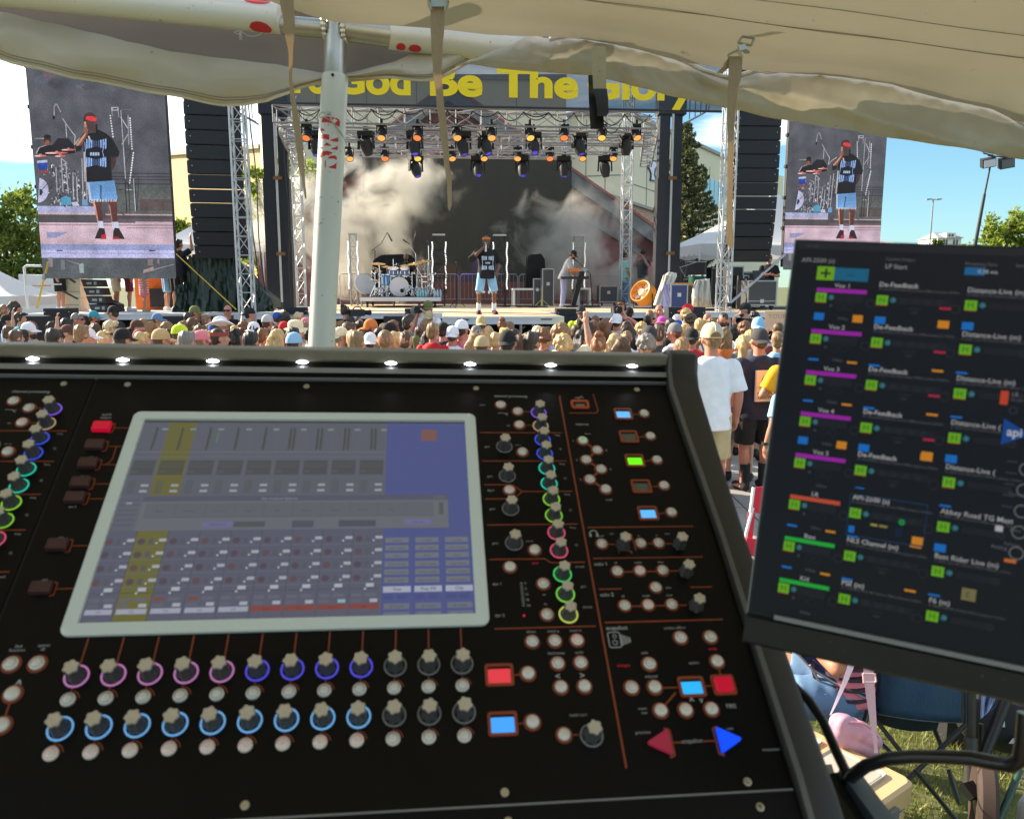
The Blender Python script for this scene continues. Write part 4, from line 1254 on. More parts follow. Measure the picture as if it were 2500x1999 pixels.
def figure(key,L='down',Rr='down',lean=0.0,legs='shorts',sleeve=0.62,female=False,seated=False,vox=0.0115,hem=0.86,bag=1.0,stance=0.11,pants_len=None):
 """a standing figure looking along +y, feet on z = 0, plus its clothes; the arms are chosen by name"""
 piv=Vector((0,0,0.95))
 up=rotx(-lean,piv)if lean else(lambda p:Vector(p))
 b=MB()
 fw=0.93 if female else 1.0
 b.loft([(0,0,0.84,0.13,0.10),(0,0,0.90,0.165,0.115),(0,0,0.98,0.162,0.112),(0,0.005,1.08,0.138*fw,0.100),(0,0.01,1.22,0.160*fw,0.112),(0,0.0,1.34,0.172*fw,0.112),(0,-0.01,1.42,0.150*fw,0.090),(0,-0.01,1.47,0.085,0.070)],20,tf=up)
 b.cap(up((0,-0.015,1.42)),up((0,0.0,1.58)),0.062,0.054,14)
 hc=Vector((0,0.012,1.640))
 head_parts(b,hc,up)
 shirt=MB()
 g=bag
 shirt.loft([(0,0,hem,0.188*g,0.140*g),(0,0,hem+0.06,0.186*g,0.138*g),(0,0.003,1.08,0.172*fw*g,0.128*g),(0,0.008,1.22,0.182*fw*g,0.132*g),(0,0,1.34,0.190*fw,0.128),(0,-0.01,1.43,0.160*fw,0.100),(0,-0.012,1.475,0.098,0.082),(0,-0.012,1.49,0.075,0.07)],22,tf=up)
 for side,nm in((-1,L),(1,Rr)):
  el,wr,hd,pm=[Vector((side*v[0],v[1],v[2]))for v in ARM[nm]]
  sh=Vector((side*0.185*fw,-0.012,1.405))
  sh,el,wr=up(sh),up(el),up(wr)
  if lean:
   hd=Matrix.Rotation(-lean,3,'X')@hd;pm=Matrix.Rotation(-lean,3,'X')@pm
  b.cap(sh,el,0.056*fw,0.042*fw,12);b.cap(el,el+(wr-el)*0.35,0.042*fw,0.043*fw,12);b.cap(el+(wr-el)*0.35,wr,0.043*fw,0.027,12)
  hand(b,wr,hd,pm,0.55 if nm!='mic' else 1.2)
  if sleeve:
   e2=sh+(el-sh)*sleeve*(1.25 if sleeve>0.8 else 1.2)
   shirt.cap(sh+(sh-el).normalized()*-0.01,sh+(e2-sh)*0.3,0.074,0.074*g,14)
   shirt.cyl(sh+(e2-sh)*0.1,e2,0.072,0.076*g,16)
 st=stance
 sho=MB();sht=MB()
 shoe=MB()
 if not seated:
  for side in(-1,1):
   hip=Vector((side*0.088,0,0.90));kn=Vector((side*st,0.015,0.50));an=Vector((side*(st+0.01),-0.02,0.09))
   b.cap(hip,kn,0.090,0.058,14);b.cap(kn,an,0.054,0.038,12);b.ell(kn+(an-kn)*0.32+Vector((0,-0.022,0)),(0.048,0.045,0.11),12,8)
   b.cap(an+Vector((0,0.0,-0.04)),an+Vector((side*0.015,0.14,-0.055)),0.040,0.033,10)
   k2=kn if pants_len is None else(hip+(kn-hip)*pants_len if pants_len<=1 else kn+(an-kn)*(pants_len-1))
   if legs=='shorts':sht.cyl(hip+Vector((side*0.004,0,0.03)),k2+Vector((side*0.004,0,0.02)),0.108,0.098,16)
   else:sht.cap(hip,kn,0.104,0.078,14);sht.cyl(kn+Vector((0,0,0.02)),an+Vector((0,0,0.0)),0.079,0.068,14)
   # shoes
   shoe.cap(an+Vector((side*0.0,-0.035,-0.042)),an+Vector((side*0.022,0.155,-0.052)),0.050,0.042,12)
   shoe.cyl(an+Vector((0,0,-0.05)),an+Vector((0,-0.005,0.03)),0.055,0.05,12)
 else:
  for side in(-1,1):
   hip=Vector((side*0.088,0,0.92));kn=Vector((side*0.19,0.42,0.93));an=Vector((side*0.20,0.42,0.50))
   b.cap(hip,kn,0.090,0.060,14);b.cap(kn,an,0.055,0.038,12);b.cap(an+Vector((0,0,-0.04)),an+Vector((side*0.02,0.15,-0.055)),0.042,0.034,10)
   k2=kn if legs=='long' else hip+(kn-hip)*(pants_len or 0.62)
   sht.cyl(hip,k2,0.108,0.085 if legs=='long' else 0.098,16)
   if legs=='long':sht.cyl(kn+Vector((0,0,0.06)),an,0.085,0.07,14)
   shoe.cap(an+Vector((0,-0.03,-0.04)),an+Vector((side*0.02,0.155,-0.05)),0.05,0.042,12)
 sht.loft([(0,0,0.83,0.150,0.118),(0,0,0.90,0.182,0.130),(0,0,0.985,0.174,0.122)],18)
 FIG[key]=dict(body=clay('body',b,vox,4),shirt=clay('shirt',shirt,0.013,3,bumpy=0.004,seed=len(FIG),freq=22),shorts=clay('shorts',sht,0.013,2,bumpy=0.003,seed=3,freq=24),shoes=clay('shoes',shoe,0.012,2),
 head=up(hc),tilt=-lean)
 # hair, headwear: built round the head's centre
HM={}
def _hair(key,mb,vox=0.010,sm=2,bump=0.006,freq=70.0):
 HM[key]=clay('hair',mb,vox,sm,bumpy=bump,seed=len(HM)+2,freq=freq)
b=MB();b.ell((0,-0.022,0.030),(0.083,0.098,0.101),16,12);b.ell((0,-0.055,-0.03),(0.070,0.055,0.075),14,10);b.ell((0,0.045,0.085),(0.060,0.05,0.032),12,8);_hair('short',b)
b=MB();b.ell((0,-0.024,0.024),(0.080,0.093,0.100),16,12);b.ell((0,-0.058,-0.025),(0.066,0.05,0.06),14,10);_hair('crop',b,bump=0.002)
b=MB();b.ell((0,-0.02,0.03),(0.083,0.096,0.105),16,12);b.ell((0,0.03,0.115),(0.065,0.075,0.045),14,10);b.ell((0,-0.055,-0.03),(0.068,0.052,0.072),14,10);_hair('quiff',b)
b=MB()
_r=random.Random(5)
for q in range(90):
 a,e=_r.uniform(0,6.28),_r.uniform(-0.35,1.0)
 p=Vector((math.cos(a)*math.sqrt(1-e*e),math.sin(a)*math.sqrt(1-e*e),e))
 if p.y>0.5 and p.z<0.35:continue
 b.ell((p.x*0.088,p.y*0.100-0.018,p.z*0.110+0.03),(0.030,)*3,8,6)
b.ell((0,-0.02,0.03),(0.085,0.095,0.10),12,10);_hair('curly',b,0.010,1,0.004,120)
b=MB();b.ell((0,-0.02,0.028),(0.088,0.103,0.105),16,12)
b.loft([(0,-0.07,-0.40,0.075,0.022),(0,-0.085,-0.28,0.108,0.034),(0,-0.08,-0.12,0.104,0.045),(0,-0.05,0.02,0.088,0.07)],18)
for sx in(-1,1):b.cap((sx*0.078,-0.02,0.02),(sx*0.098,-0.02,-0.24),0.03,0.026,10)
_hair('long',b,0.0105,2,0.007,60)
b=MB();b.ell((0,-0.02,0.028),(0.090,0.105,0.106),16,12)
for q in range(16):
 x=-0.10+0.2*q/15
 y0=-0.075-0.02*math.cos(x*12)
 b.tube([(x*0.7,y0*0.8,0.02),(x*1.05,y0-0.01,-0.10),(x*1.15+0.012*math.sin(q*2.1),y0-0.012,-0.2),(x*1.1-0.012*math.sin(q*1.7),y0,-0.33)],[0.03,0.028,0.026,0.014],8)
_hair('wavy',b,0.0105,1,0.006,70)
b=MB();b.ell((0,-0.02,0.026),(0.082,0.098,0.101),16,12);b.cap((0,-0.105,0.06),(0,-0.135,0.03),0.028,0.034,10);b.tube([(0,-0.125,0.05),(0.005,-0.155,-0.02),(0.012,-0.14,-0.12),(0.0,-0.115,-0.22)],[0.03,0.038,0.034,0.010],10);_hair('pony',b)
b=MB();b.ell((0,-0.02,0.026),(0.083,0.099,0.102),16,12);b.ell((0,-0.07,0.125),(0.050,0.048,0.040),14,10);_hair('bun',b)
b=MB();b.ell((0,-0.028,-0.02),(0.081,0.088,0.055),16,10);b.ell((0,-0.06,-0.03),(0.064,0.05,0.05),12,8);_hair('fringe',b,bump=0.003)
# hats
def cap_mesh(flip=False,gap=False):
 b=MB();s_=-1 if flip else 1
 rows=[]
 for j in range(9):
  e=math.pi/2*j/8
  row=[]
  for k in range(24):
   a=2*math.pi*k/24
   row.append((0.092*math.cos(a)*math.cos(e)**0.72,0.109*math.sin(a)*math.cos(e)**0.72-0.012,0.018+0.122*math.sin(e)))
  rows.append(row)
 b.grid(rows,closed=True)
 top=[]
 for t in(0,1):
  row=[]
  for k in range(13):
   a=R(18)+R(144)*k/12
   rr=1.0 if t==0 else 1.0
   x,y=0.092*math.cos(a),s_*0.109*math.sin(a)-0.012
   if t:x,y=x*0.92,y+s_*0.085*math.sin(a)**0.5
   row.append((x,y,0.024-0.028*t-0.012*abs(math.cos(a))))
  top.append(row)
 b.grid(top)
 b.grid([[(x,y,z-0.005)for x,y,z in r]for r in top][::-1])
 b.ell((0,-0.012,0.141),(0.010,0.010,0.006),8,5)
 return b.mesh('cap',[None],smooth=60)
HM['cap']=cap_mesh();HM['capback']=cap_mesh(True)
def brim_hat(rx,up,crown,pinch):
 b=MB()
 rows=[]
 for(r,z)in((0.080,0.01),(0.092,0.035),(0.090,0.09),(0.080,crown-0.02),(0.05,crown)):
  rows.append([(r*math.cos(2*math.pi*k/28),1.16*r*math.sin(2*math.pi*k/28)-0.012,0.0+z-(pinch*math.exp(-(math.cos(2*math.pi*k/28)*r/0.03)**2)if z>0.1 else 0))for k in range(28)])
 rows.append([(0.004*math.cos(2*math.pi*k/28),0.004*math.sin(2*math.pi*k/28)-0.012,crown-pinch)for k in range(28)])
 b.grid(rows,closed=True)
 rows=[]
 for f in(0,0.35,0.7,1.0):
  rows.append([((0.09+(rx-0.09)*f)*math.cos(2*math.pi*k/28),(0.105+(rx-0.09)*f)*math.sin(2*math.pi*k/28)-0.012,0.03+up*f*f*math.cos(2*math.pi*k/28)**2-0.012*f)for k in range(28)])
 b.grid(rows,closed=True);b.grid([[(x,y,z-0.005)for x,y,z in r]for r in rows][::-1],closed=True)
 return b.mesh('hat',[None],smooth=60)
HM['cowboy']=brim_hat(0.19,0.075,0.155,0.03);HM['bucket']=brim_hat(0.15,-0.05,0.135,0.0);HM['straw']=brim_hat(0.185,0.03,0.15,0.02)
b=MB();rows=[[(0.093*math.cos(2*math.pi*k/24),0.112*math.sin(2*math.pi*k/24)-0.014,z)for k in range(24)]for z in(0.028,0.05,0.075)]
b.grid(rows,closed=True);HM['band']=b.mesh('headband',[None],smooth=60)
b=MB();b.box(-0.072,-0.008,0.086,0.098,0.0,0.034);b.box(0.008,0.072,0.086,0.098,0.0,0.034);b.box(-0.01,0.01,0.09,0.097,0.02,0.028)
for sx in(-1,1):b.bar((sx*0.074,0.09,0.022),(sx*0.084,-0.02,0.022),0.005,0.008)
HM['glasses']=b.mesh('sunglasses',[m_black])
b=MB()
for sx in(-1,1):
 b.ell((sx*0.030,0.082,0.012),(0.011,0.007,0.006),8,6);b.obox((sx*0.032,0.086,0.034),(0.018,0,0.0),(0,0.004,0),(0,0,0.003))
b.obox((0,0.092,-0.061),(0.022,0,0),(0,0.003,0),(0,0,0.0025))
HM['eyes']=b.mesh('eyes',[m_black])
b=MB();b.ell((0,0.040,-0.075),(0.062,0.062,0.045),14,10);b.ell((0,0.06,-0.1),(0.04,0.035,0.03),12,8);_hair('beard',b,0.010,2,0.003)
b=MB()
for sx in(-1,1):b.lathe([(0.02,-0.012),(0.042,-0.01),(0.042,0.014),(0.02,0.02)],14,(sx*0.086,-0.01,0.0),(sx,0,0))
b.tube([(0.092*math.cos(a),-0.01,0.02+0.115*math.sin(a))for a in[math.pi*q/12 for q in range(13)]],0.008,6)
HM['headphones']=b.mesh('headphones',[m_black],smooth=50)
b=MB();b.box(-0.038,0.038,-0.004,0.004,-0.075,0.075);b.box(-0.034,0.034,-0.0055,-0.004,-0.068,0.068,1);phone_me=b.mesh('phone',[m_black,mat('phone_screen',(0.05,0.06,0.08),rough=0.1,emit=0.25,ecol=(0.4,0.45,0.6))])
figure('stand')
figure('woman',female=True,hem=0.90)
figure('handup',Rr='up')
figure('brow',Rr='brow')
figure('bothphone','phone','phone')
figure('cross','cross','cross')
figure('camera','camera','camera')
figure('chin','chin','chin')
def person(fig,label,loc,rz=0.0,h=1.75,skin='fair',shirt='white',bottom='khaki',shoe='black',hair=('short','brown'),hat=None,extra=(),group='people in the crowd',turn=0.0,wide=1.0,cat='person',bm=None):
 F=FIG[fig]
 k=h/1.755
 t=thing('person',label,cat,loc,rz,group)
 inst(F['body'],'body',t,scale=(k*wide,k*wide,k),m=SKIN[skin])
 if shirt:inst(F['shirt'],'shirt',t,scale=(k*wide,k*wide,k),m=shirt if not isinstance(shirt,str)else cloth(shirt))
 if bottom:inst(F['shorts'],'shorts',t,scale=(k*wide,k*wide,k),m=cloth(bottom))
 inst(F['shoes'],'shoes',t,scale=k,m=cloth(shoe))
 hp=Vector(F['head'])*k
 def top(key,nm,m=None,kk=1.0,dz=0.0):
  return inst(HM[key],nm,t,hp+Vector((0,0,dz)),(F['tilt'],0,0),k*kk,m)
 if hair:top(hair[0]if not(hat and hair[0]in('short','quiff'))else 'crop','hair',HAIR[hair[1]])
 if hat:
  kd,cc=hat
  top(kd,{'cap':'cap','capback':'cap','band':'headband'}.get(kd,'hat'),cloth(cc))
 for e in extra:
  if e in('glasses','eyes','headphones'):top(e,{'glasses':'sunglasses'}.get(e,e))
  if e=='beard':top('beard','beard',HAIR[hair[1]if hair else 'brown'])
  if e=='capglasses':top('glasses','sunglasses',None,1.02,0.062*k)
 return t
 # crowd table: bearing of the head in the photograph, headwear and hair, shirt, how it faces (0 to the stage, 90 to the right, 180 to us), figure, skin, label, extras
CROWD=[
(14,759,None,('short','light'),'navy',80,'stand','red','large sandy haired man in profile at the far end, under the white tent',(),1.12),
(36,752,None,('long','dark'),'black',60,'woman','fair','dark haired woman behind the sandy haired man',(),1),
(16,784,('capback','black'),('short','dark'),'lightblue',60,'handup','fair','man in black cap and light blue shirt with a hand raised to his head',(),1),
(49,778,None,('short','dark'),'teal',85,'stand','fair','young man with sunglasses pushed up and a teal shirt',('capglasses',),1),
(70,808,('cap','white'),('short','dark'),'lightgrey',80,'stand','fair','bearded man in a white cap beside the woman pointing up',('beard',),1),
(130,802,None,('long','black'),'tan',75,'handup','fair','woman with long black hair pointing one arm up',(),1),
(189,782,None,('short','grey'),'navy',85,'stand','red','grey haired man in sunglasses and navy shirt',('glasses',),1.08),
(229,775,('cap','teal'),('short','brown'),'rust',70,'stand','red','man in a teal cap and rust shirt with a beard',('beard',),1.05),
(277,764,('cap','black'),('short','dark'),'navy',-80,'stand','fair','man in black cap turned away from the stage in front of the wing deck',(),1),
(273,802,None,('short','pale'),'cream',80,'stand','tan','blond boy in sunglasses beside the teal capped man',('glasses',),1),
(234,804,None,('long','brown'),'maroon',20,'woman','fair','long brown haired woman in front of the teal capped man',(),1),
(164,797,None,('short','black'),'navy',30,'stand','fair','black haired head beside the grey haired man in sunglasses',(),1),
(166,814,('cap','brown'),('short','dark'),'grey',85,'stand','fair','person in a dark brown cap near the console rail, below the black haired head',(),1.1),
(214,825,('cap','white'),('short','brown'),'white',50,'stand','fair','plain white cap just showing over the rail, below the long brown haired woman',(),1),
(199,817,None,('short','light'),'khaki',20,'stand','fair','light brown head next to the plain white cap',(),1),
(253,829,None,('short','blond'),'cream',40,'stand','fair','blond head with sunglasses pushed up, just over the rail',('capglasses',),1.05),
(300,830,('cap','black'),('short','dark'),'black',30,'stand','fair','low black cap over the rail in front of the maroon capped man',(),1),
(335,801,('capback','brown'),('short','brown'),'palegreen',85,'stand','fair','bearded man in a dark maroon cap worn backwards',('beard',),1),
(343,827,('cap','burgundy'),('short','brown'),'white',70,'stand','fair','burgundy cap over the rail',(),1),
(351,796,None,('long','light'),'grey',0,'woman','fair','woman with straight light brown hair beside the grey blue cap',(),1),
(384,781,('cap','denim'),('short','brown'),'cream',75,'stand','tan','tall man in a grey blue cap and cream shirt',(),1.05),
(409,808,None,('curly','light'),'tan',20,'woman','fair','curly light brown haired woman beside the neon cap',(),1),
(393,831,('cap','tan'),('short','brown'),'tan',40,'stand','fair','tan cap over the rail',(),1),
(39,826,None,('short','brown'),'white',30,'stand','fair','brown head low over the rail, in front of the bearded white capped man',(),1),
(132,828,None,('short','dark'),'white',10,'stand','fair','dark head low over the rail below the woman pointing up',(),1),
(476,764,('cap','olive'),('short','dark'),'black',75,'stand','tan','man in an olive camouflage cap',(),1),
(460,778,None,('short','dark'),'lightblue',40,'stand','fair','dark haired boy in front of the olive cap',(),1),
(472,796,None,('short','brown'),'lightblue',70,'stand','fair','brown haired boy in a pale blue shirt',(),1),
(503,784,None,('short','light'),'maroon',85,'stand','fair','light haired boy in profile with a maroon shirt',(),1),
(439,817,('cap','neon'),('short','brown'),'palegreen',80,'stand','red','person in a neon yellow green cap',(),1),
(489,815,None,('short','brown'),'grey',10,'stand','fair','brown head between the neon cap and the royal blue cap',(),1),
(524,808,('cap','blue'),('short','brown'),'rust',85,'stand','fair','person in a royal blue cap below the white cowboy hat',(),1),
(538,797,('cowboy','white'),('short','brown'),'tan',70,'stand','tan','person in a white cowboy hat',(),1),
(556,760,None,None,'black',180,'chin','red','bald man in sunglasses and black shirt facing the crowd by the truss tower',('glasses','eyes'),1),
(610,768,('capback','black'),('short','dark'),'white',60,'stand','fair','broad man in black backwards cap and white shirt',(),1.1),
(653,788,('cap','lightgrey'),('short','brown'),'grey',30,'stand','fair','pale grey cap beside the striped blue jersey',(),1),
(677,778,('cap','blue'),('short','brown'),'white',20,'stand','fair','man in blue cap and white jersey beside the tent pole',(),1.08),
(698,780,None,('curly','dark'),'black',40,'woman','fair','dark curly haired woman between the blue cap and the blond head',(),1),
(729,777,None,('short','pale'),'pink',60,'stand','red','pale blond head beside the tent pole',(),1.05),
(694,804,('cap','red'),('short','brown'),'red',20,'stand','fair','bright red cap beside the cream hat',(),1),
(722,805,('bucket','cream'),('short','brown'),'cream',60,'stand','fair','broad cream hat beside the tent pole',(),1.1),
(747,792,('cap','pink'),('short','brown'),'tan',60,'stand','fair','dusty pink cap partly behind the tent pole',(),1),
(716,824,None,('short','black'),'black',0,'stand','fair','large black haired head below the cream hat',(),1.15),
(620,806,('capback','white'),('long','black'),'black',30,'woman','fair','woman in a white cap over long black hair',(),1),
(573,810,None,('wavy','blond'),'white',0,'woman','fair','woman with wavy honey blond hair below the bald man in sunglasses',(),1),
(677,826,None,('wavy','blond'),'cream',10,'woman','fair','blond woman low over the rail below the bright red cap',(),1),
(511,826,None,('short','brown'),'brown',20,'stand','fair','brown head over the rail below the royal blue cap',(),1),
(490,832,('cap','pink'),('short','light'),'pink',40,'stand','fair','pink cap over the rail',(),1),
(535,826,('band','rust'),('short','dark'),'rust',60,'stand','fair','head with a rust headscarf over the rail',(),1),
(554,834,None,('curly','black'),'black',0,'stand','brown','black curly head over the rail next to the wavy blond woman',(),1),
(612,836,None,('short','black'),'black',10,'stand','fair','black head over the rail below the white cap over long hair',(),1),
(718,840,('cap','lightblue'),('short','dark'),'lightblue',20,'stand','fair','light blue cap barely over the rail beside the tent pole',(),1),
(643,821,None,('short','auburn'),'orange',40,'stand','red','auburn head with an orange shirt',(),1),
(456,836,None,('short','grey'),'grey',20,'stand','fair','grey head barely over the rail below the neon cap',(),1),
(844,762,None,('bun','dark'),'black',70,'camera','fair','dark haired camera operator with headset beside the tent pole',('headphones',),1),
(857,787,None,('long','dark'),'black',40,'woman','tan','dark long haired woman with headphones in front of the camera operator',('headphones',),1),
(905,801,('capback','orange'),('short','brown'),'brown',60,'stand','red','man in a faded orange cap',(),1.05),
(832,796,None,('wavy','light'),'tan',10,'woman','fair','woman with golden brown hair beside the tent pole',(),1),
(852,808,None,('short','brown'),'black',60,'stand','fair','brown haired boy in front of the woman with headphones',(),1),
(832,822,('capback','cream'),('short','grey'),'cream',60,'stand','fair','cream cap on a grey head beside the tent pole',(),1.05),
(885,819,None,('wavy','brown'),'brown',40,'woman','fair','brown haired woman in front of the orange cap',(),1),
(870,836,None,('short','light'),'khaki',20,'stand','fair','light brown head over the rail left of the bright white cap',(),1),
(904,836,('capback','white'),('short','brown'),'white',0,'stand','fair','bright white cap over the rail beside the shaven head',(),1.05),
(941,832,None,('crop','light'),'tan',10,'stand','red','close shaven sandy head over the rail',(),1.2),
(951,810,('cap','black'),('short','dark'),'black',60,'stand','fair','black cap behind the shaven sandy head',(),1),
(936,804,None,('wavy','blond'),'cream',20,'woman','fair','blond woman beside the black speaker box',(),1),
(996,791,None,('quiff','dark'),'olive',40,'stand','fair','tall man with swept up dark hair in front of the black speaker box',(),1.05),
(1014,764,None,('short','grey'),'lightblue',60,'stand','fair','grey haired man in a light blue shirt beside the camera man in the olive cap',(),1),
(1045,748,('cap','olive'),('short','dark'),'white',200,'camera','fair','camera man in olive cap holding a camera below the drum platform',('eyes',),1),
(1047,776,('capback','khaki'),('short','light'),'lightblue',20,'stand','fair','khaki capped head in front of the camera man in the olive cap',(),1),
(1037,798,None,('quiff','light'),'white',30,'stand','fair','boy with bright light brown hair and white shirt',(),1),
(1057,810,None,('short','light'),'red',20,'stand','red','light brown head with a red shirt',(),1),
(1082,809,('cap','black'),('short','dark'),'navy',20,'stand','red','man in black and grey cap and navy shirt',(),1.1),
(1105,819,('capback','white'),('short','brown'),'white',10,'stand','red','white cap with a strap opening at the back, below the singer',(),1.2),
(1127,805,('cap','white'),('short','dark'),'pink',30,'stand','red','small white cap behind the white cap with the strap opening',(),1),
(991,832,None,('short','brown'),'olive',10,'stand','fair','large brown head over the rail beside the shaven head',(),1.2),
(1163,815,('capback','grey'),('long','blond'),'pink',10,'woman','fair','woman in a grey cap over blond hair',(),1),
(1175,791,('capback','khaki'),('short','brown'),'khaki',0,'stand','red','khaki capped head under the front of the thrust',(),1),
(1193,812,None,('long','pale'),'lavender',5,'woman','fair','woman with long pale blond hair below the singer',(),1),
(1160,840,None,('wavy','light'),'denim',10,'woman','fair','light brown wavy head over the rail below the grey cap',(),1),
(1176,848,('cap','khaki'),('short','brown'),'khaki',10,'stand','fair','khaki cap barely over the rail beside the black lettered cap',(),1),
(879,800,None,('short','black'),'black',20,'stand','tan','black head behind the brown haired woman and left of the orange cap',(),1),
(1227,797,None,('bun','auburn'),'tan',10,'woman','fair','auburn hair in a bun behind the straw hat',(),1),
(1232,819,('straw','straw'),('long','blond'),'cream',10,'woman','fair','person in a straw cowboy hat',(),1),
(1239,838,('capback','black'),('short','dark'),'black',10,'stand','fair','black lettered cap over the rail below the straw hat',(),1.2),
(1269,844,None,('short','brown'),'brown',20,'stand','fair','brown head barely over the rail beside the black lettered cap',(),1),
(1286,836,None,('short','light'),'khaki',30,'stand','fair','sandy head over the rail left of the raised phone',(),1),
(1298,838,None,('short','dark'),'blue',40,'stand','fair','dark head with a blue shirt over the rail',(),1),
(1312,817,('cap','cream'),('short','blond'),'blue',20,'brow','fair','person in a cream cap shading the eyes with a raised arm',(),1),
(1338,818,('band','denim'),('short','dark'),'lightblue',20,'bothphone','fair','dark head holding up a phone in front of the curly head',('phone',),1),
(1369,822,None,('curly','light'),'cream',10,'handup','fair','big light brown curly head with one arm raised',(),1.15),
(1406,810,None,('short','brown'),'olive',10,'stand','red','olive shirted man with brown hair in front of the vest man',(),1),
(1421,793,('cap','black'),('short','dark'),'black',20,'stand','fair','black cap right in front of the high visibility vest',(),1),
(1435,806,('cap','charcoal'),('short','brown'),'black',-60,'stand','red','charcoal cap with its peak turned to the vest man',(),1.1),
(1454,786,None,('short','auburn'),'black',10,'stand','fair','tall auburn haired man in a black shirt',(),1.15),
(1476,796,None,('long','auburn'),'brown',5,'woman','fair','long auburn haired woman beside the tall auburn haired man',(),1),
(1419,762,('cap','charcoal'),('crop','dark'),'neon',190,'stand','red','smiling steward in cap, sunglasses and neon vest facing the crowd',('glasses','eyes'),1.05),
(1506,786,('capback','white'),('short','brown'),'lightgrey',20,'brow','red','man in a white cap with his forearm raised to his brow',(),1.2),
(1515,752,None,('short','red'),'black',190,'camera','fair','red haired camera man with headphones facing the crowd',('headphones','eyes'),1),
(1536,767,('cap','black'),('short','dark'),'black',20,'stand','red','black capped man right beside the red haired camera man',(),1),
(1530,803,None,('long','dark'),'black',10,'woman','tan','dark long haired woman in front of the black capped man',(),1),
(1530,826,None,('pony','light'),'white',15,'woman','fair','light brown ponytail tied high in a pale band',(),1.1),
(1374,848,None,('curly','blond'),'cream',0,'stand','fair','blond curly head barely over the rail',(),1.1),
(1462,844,None,('bun','red'),'white',10,'woman','fair','reddish hair pulled up over the rail',(),1.15),
(1500,834,None,('wavy','blond'),'white',10,'woman','fair','big golden blond wavy head over the rail',(),1.25),
(1518,848,None,('wavy','brown'),'navy',10,'woman','fair','brown hair barely over the rail beside the golden blond head',(),1),
(1566,808,None,('curly','blond'),'lightblue',15,'woman','fair','blond curly haired woman in light blue',(),1),
(1577,848,None,('curly','grey'),'black',0,'stand','fair','grey curly head barely over the console corner',(),1.2),
(1608,760,None,None,'tan',185,'cross','red','bald man facing the crowd in front of the blue flight case',('eyes',),1),
(1587,772,None,('short','light'),'black',10,'stand','fair','sandy haired head beside the bald man facing the crowd',(),1),
(1581,785,None,('crop','black'),'white',10,'stand','brown','man with close cut black hair in front of the bald man',(),1.05),
(1616,789,('bucket','hotpink'),('long','light'),'pink',10,'woman','fair','woman with a hot pink hat',(),1),
(1679,759,('cap','red'),('short','brown'),'white',-75,'stand','red','red cap with its peak turned to the left mast',(),1.05),
(1675,772,None,('curly','blond'),'cream',20,'woman','fair','blond curls right under the red cap',(),1),
(1687,786,None,('curly','brown'),'navy',10,'stand','tan','large dark brown curly head below the red cap',(),1.2),
(1653,783,('capback','white'),('short','grey'),'white',-30,'stand','fair','white capped person beside the large dark curly head',(),1),
(1637,798,None,('short','black'),'black',10,'stand','fair','black head beside the bright blue cap',(),1),
(1655,799,('capback','blue'),('short','dark'),'blue',10,'stand','fair','bright blue cap below the hot pink hat',(),1.1),
(1727,779,None,('fringe','light'),'white',20,'stand','red','balding man in glasses',('glasses',),1.1),
(1708,795,None,('short','blond'),'denim',10,'stand','fair','fair head with a denim shirt and pink collar',(),1),
(1738,794,None,('curly','light'),'lightblue',10,'stand','fair','tight light brown curls above the near cream cap',(),1.1),
(1766,783,None,('short','dark'),'black',10,'stand','red','tall dark haired man in a black shirt behind the near cream cap',(),1.25),
(1820,757,('capback','black'),('short','dark'),'black',-80,'chin','fair','bearded man in backwards black cap and glasses turned from the stage',('glasses','beard'),1.1),
(1842,779,None,('curly','black'),'rust',20,'stand','tan','black curly head beside the bearded man in the backwards cap',(),1),
(1851,798,('capback','lightblue'),('short','brown'),'rust',15,'stand','fair','pale blue cap below the black curly head',(),1.15),
(1795,806,None,('wavy','dark'),'black',10,'woman','fair','woman with long dark curls in front of the bearded man',(),1.1),
(1673,810,None,('long','blond'),'cream',10,'woman','fair','straight golden blond hair below the large dark curly head',(),1.1),
(1648,812,('cap','grey'),('short','brown'),'lightgrey',-50,'stand','red','man in a two tone grey cap with its peak turned aside',(),1.15),
(1608,817,None,('quiff','brown'),'charcoal',5,'stand','fair','boy with tousled brown hair and charcoal shirt',(),1.15),
(1585,824,('cap','charcoal'),('short','brown'),'charcoal',-20,'stand','fair','dark grey cap beside the tousled boy',(),1.1),
(1689,826,('capback','black'),('short','brown'),'red',10,'stand','red','black cap with red neckerchief beside the near cream cap',(),1.15),
(1665,852,None,('short','light'),'khaki',10,'stand','fair','sandy hair behind the console corner below the two tone cap',(),1.05),
(1769,820,None,('long','light'),'orange',10,'woman','fair','long fair haired woman beside the near cream cap',(),1.1),
(1853,828,None,('wavy','blond'),'tan',10,'woman','fair','golden brown bobbed hair behind the grey black cap',(),1.2),
(1815,842,None,('pony','blond'),'green',20,'woman','fair','woman with blond hair and a green top',(),1.1),
(1898,832,None,('short','light'),'lightblue',0,'bothphone','fair','person holding a phone up beside the monitor',('phone',),1.0),
(1899,806,None,('short','brown'),'white',0,'bothphone','fair','person holding up the cardboard sign',('sign',),1.0),
]
placed=[]
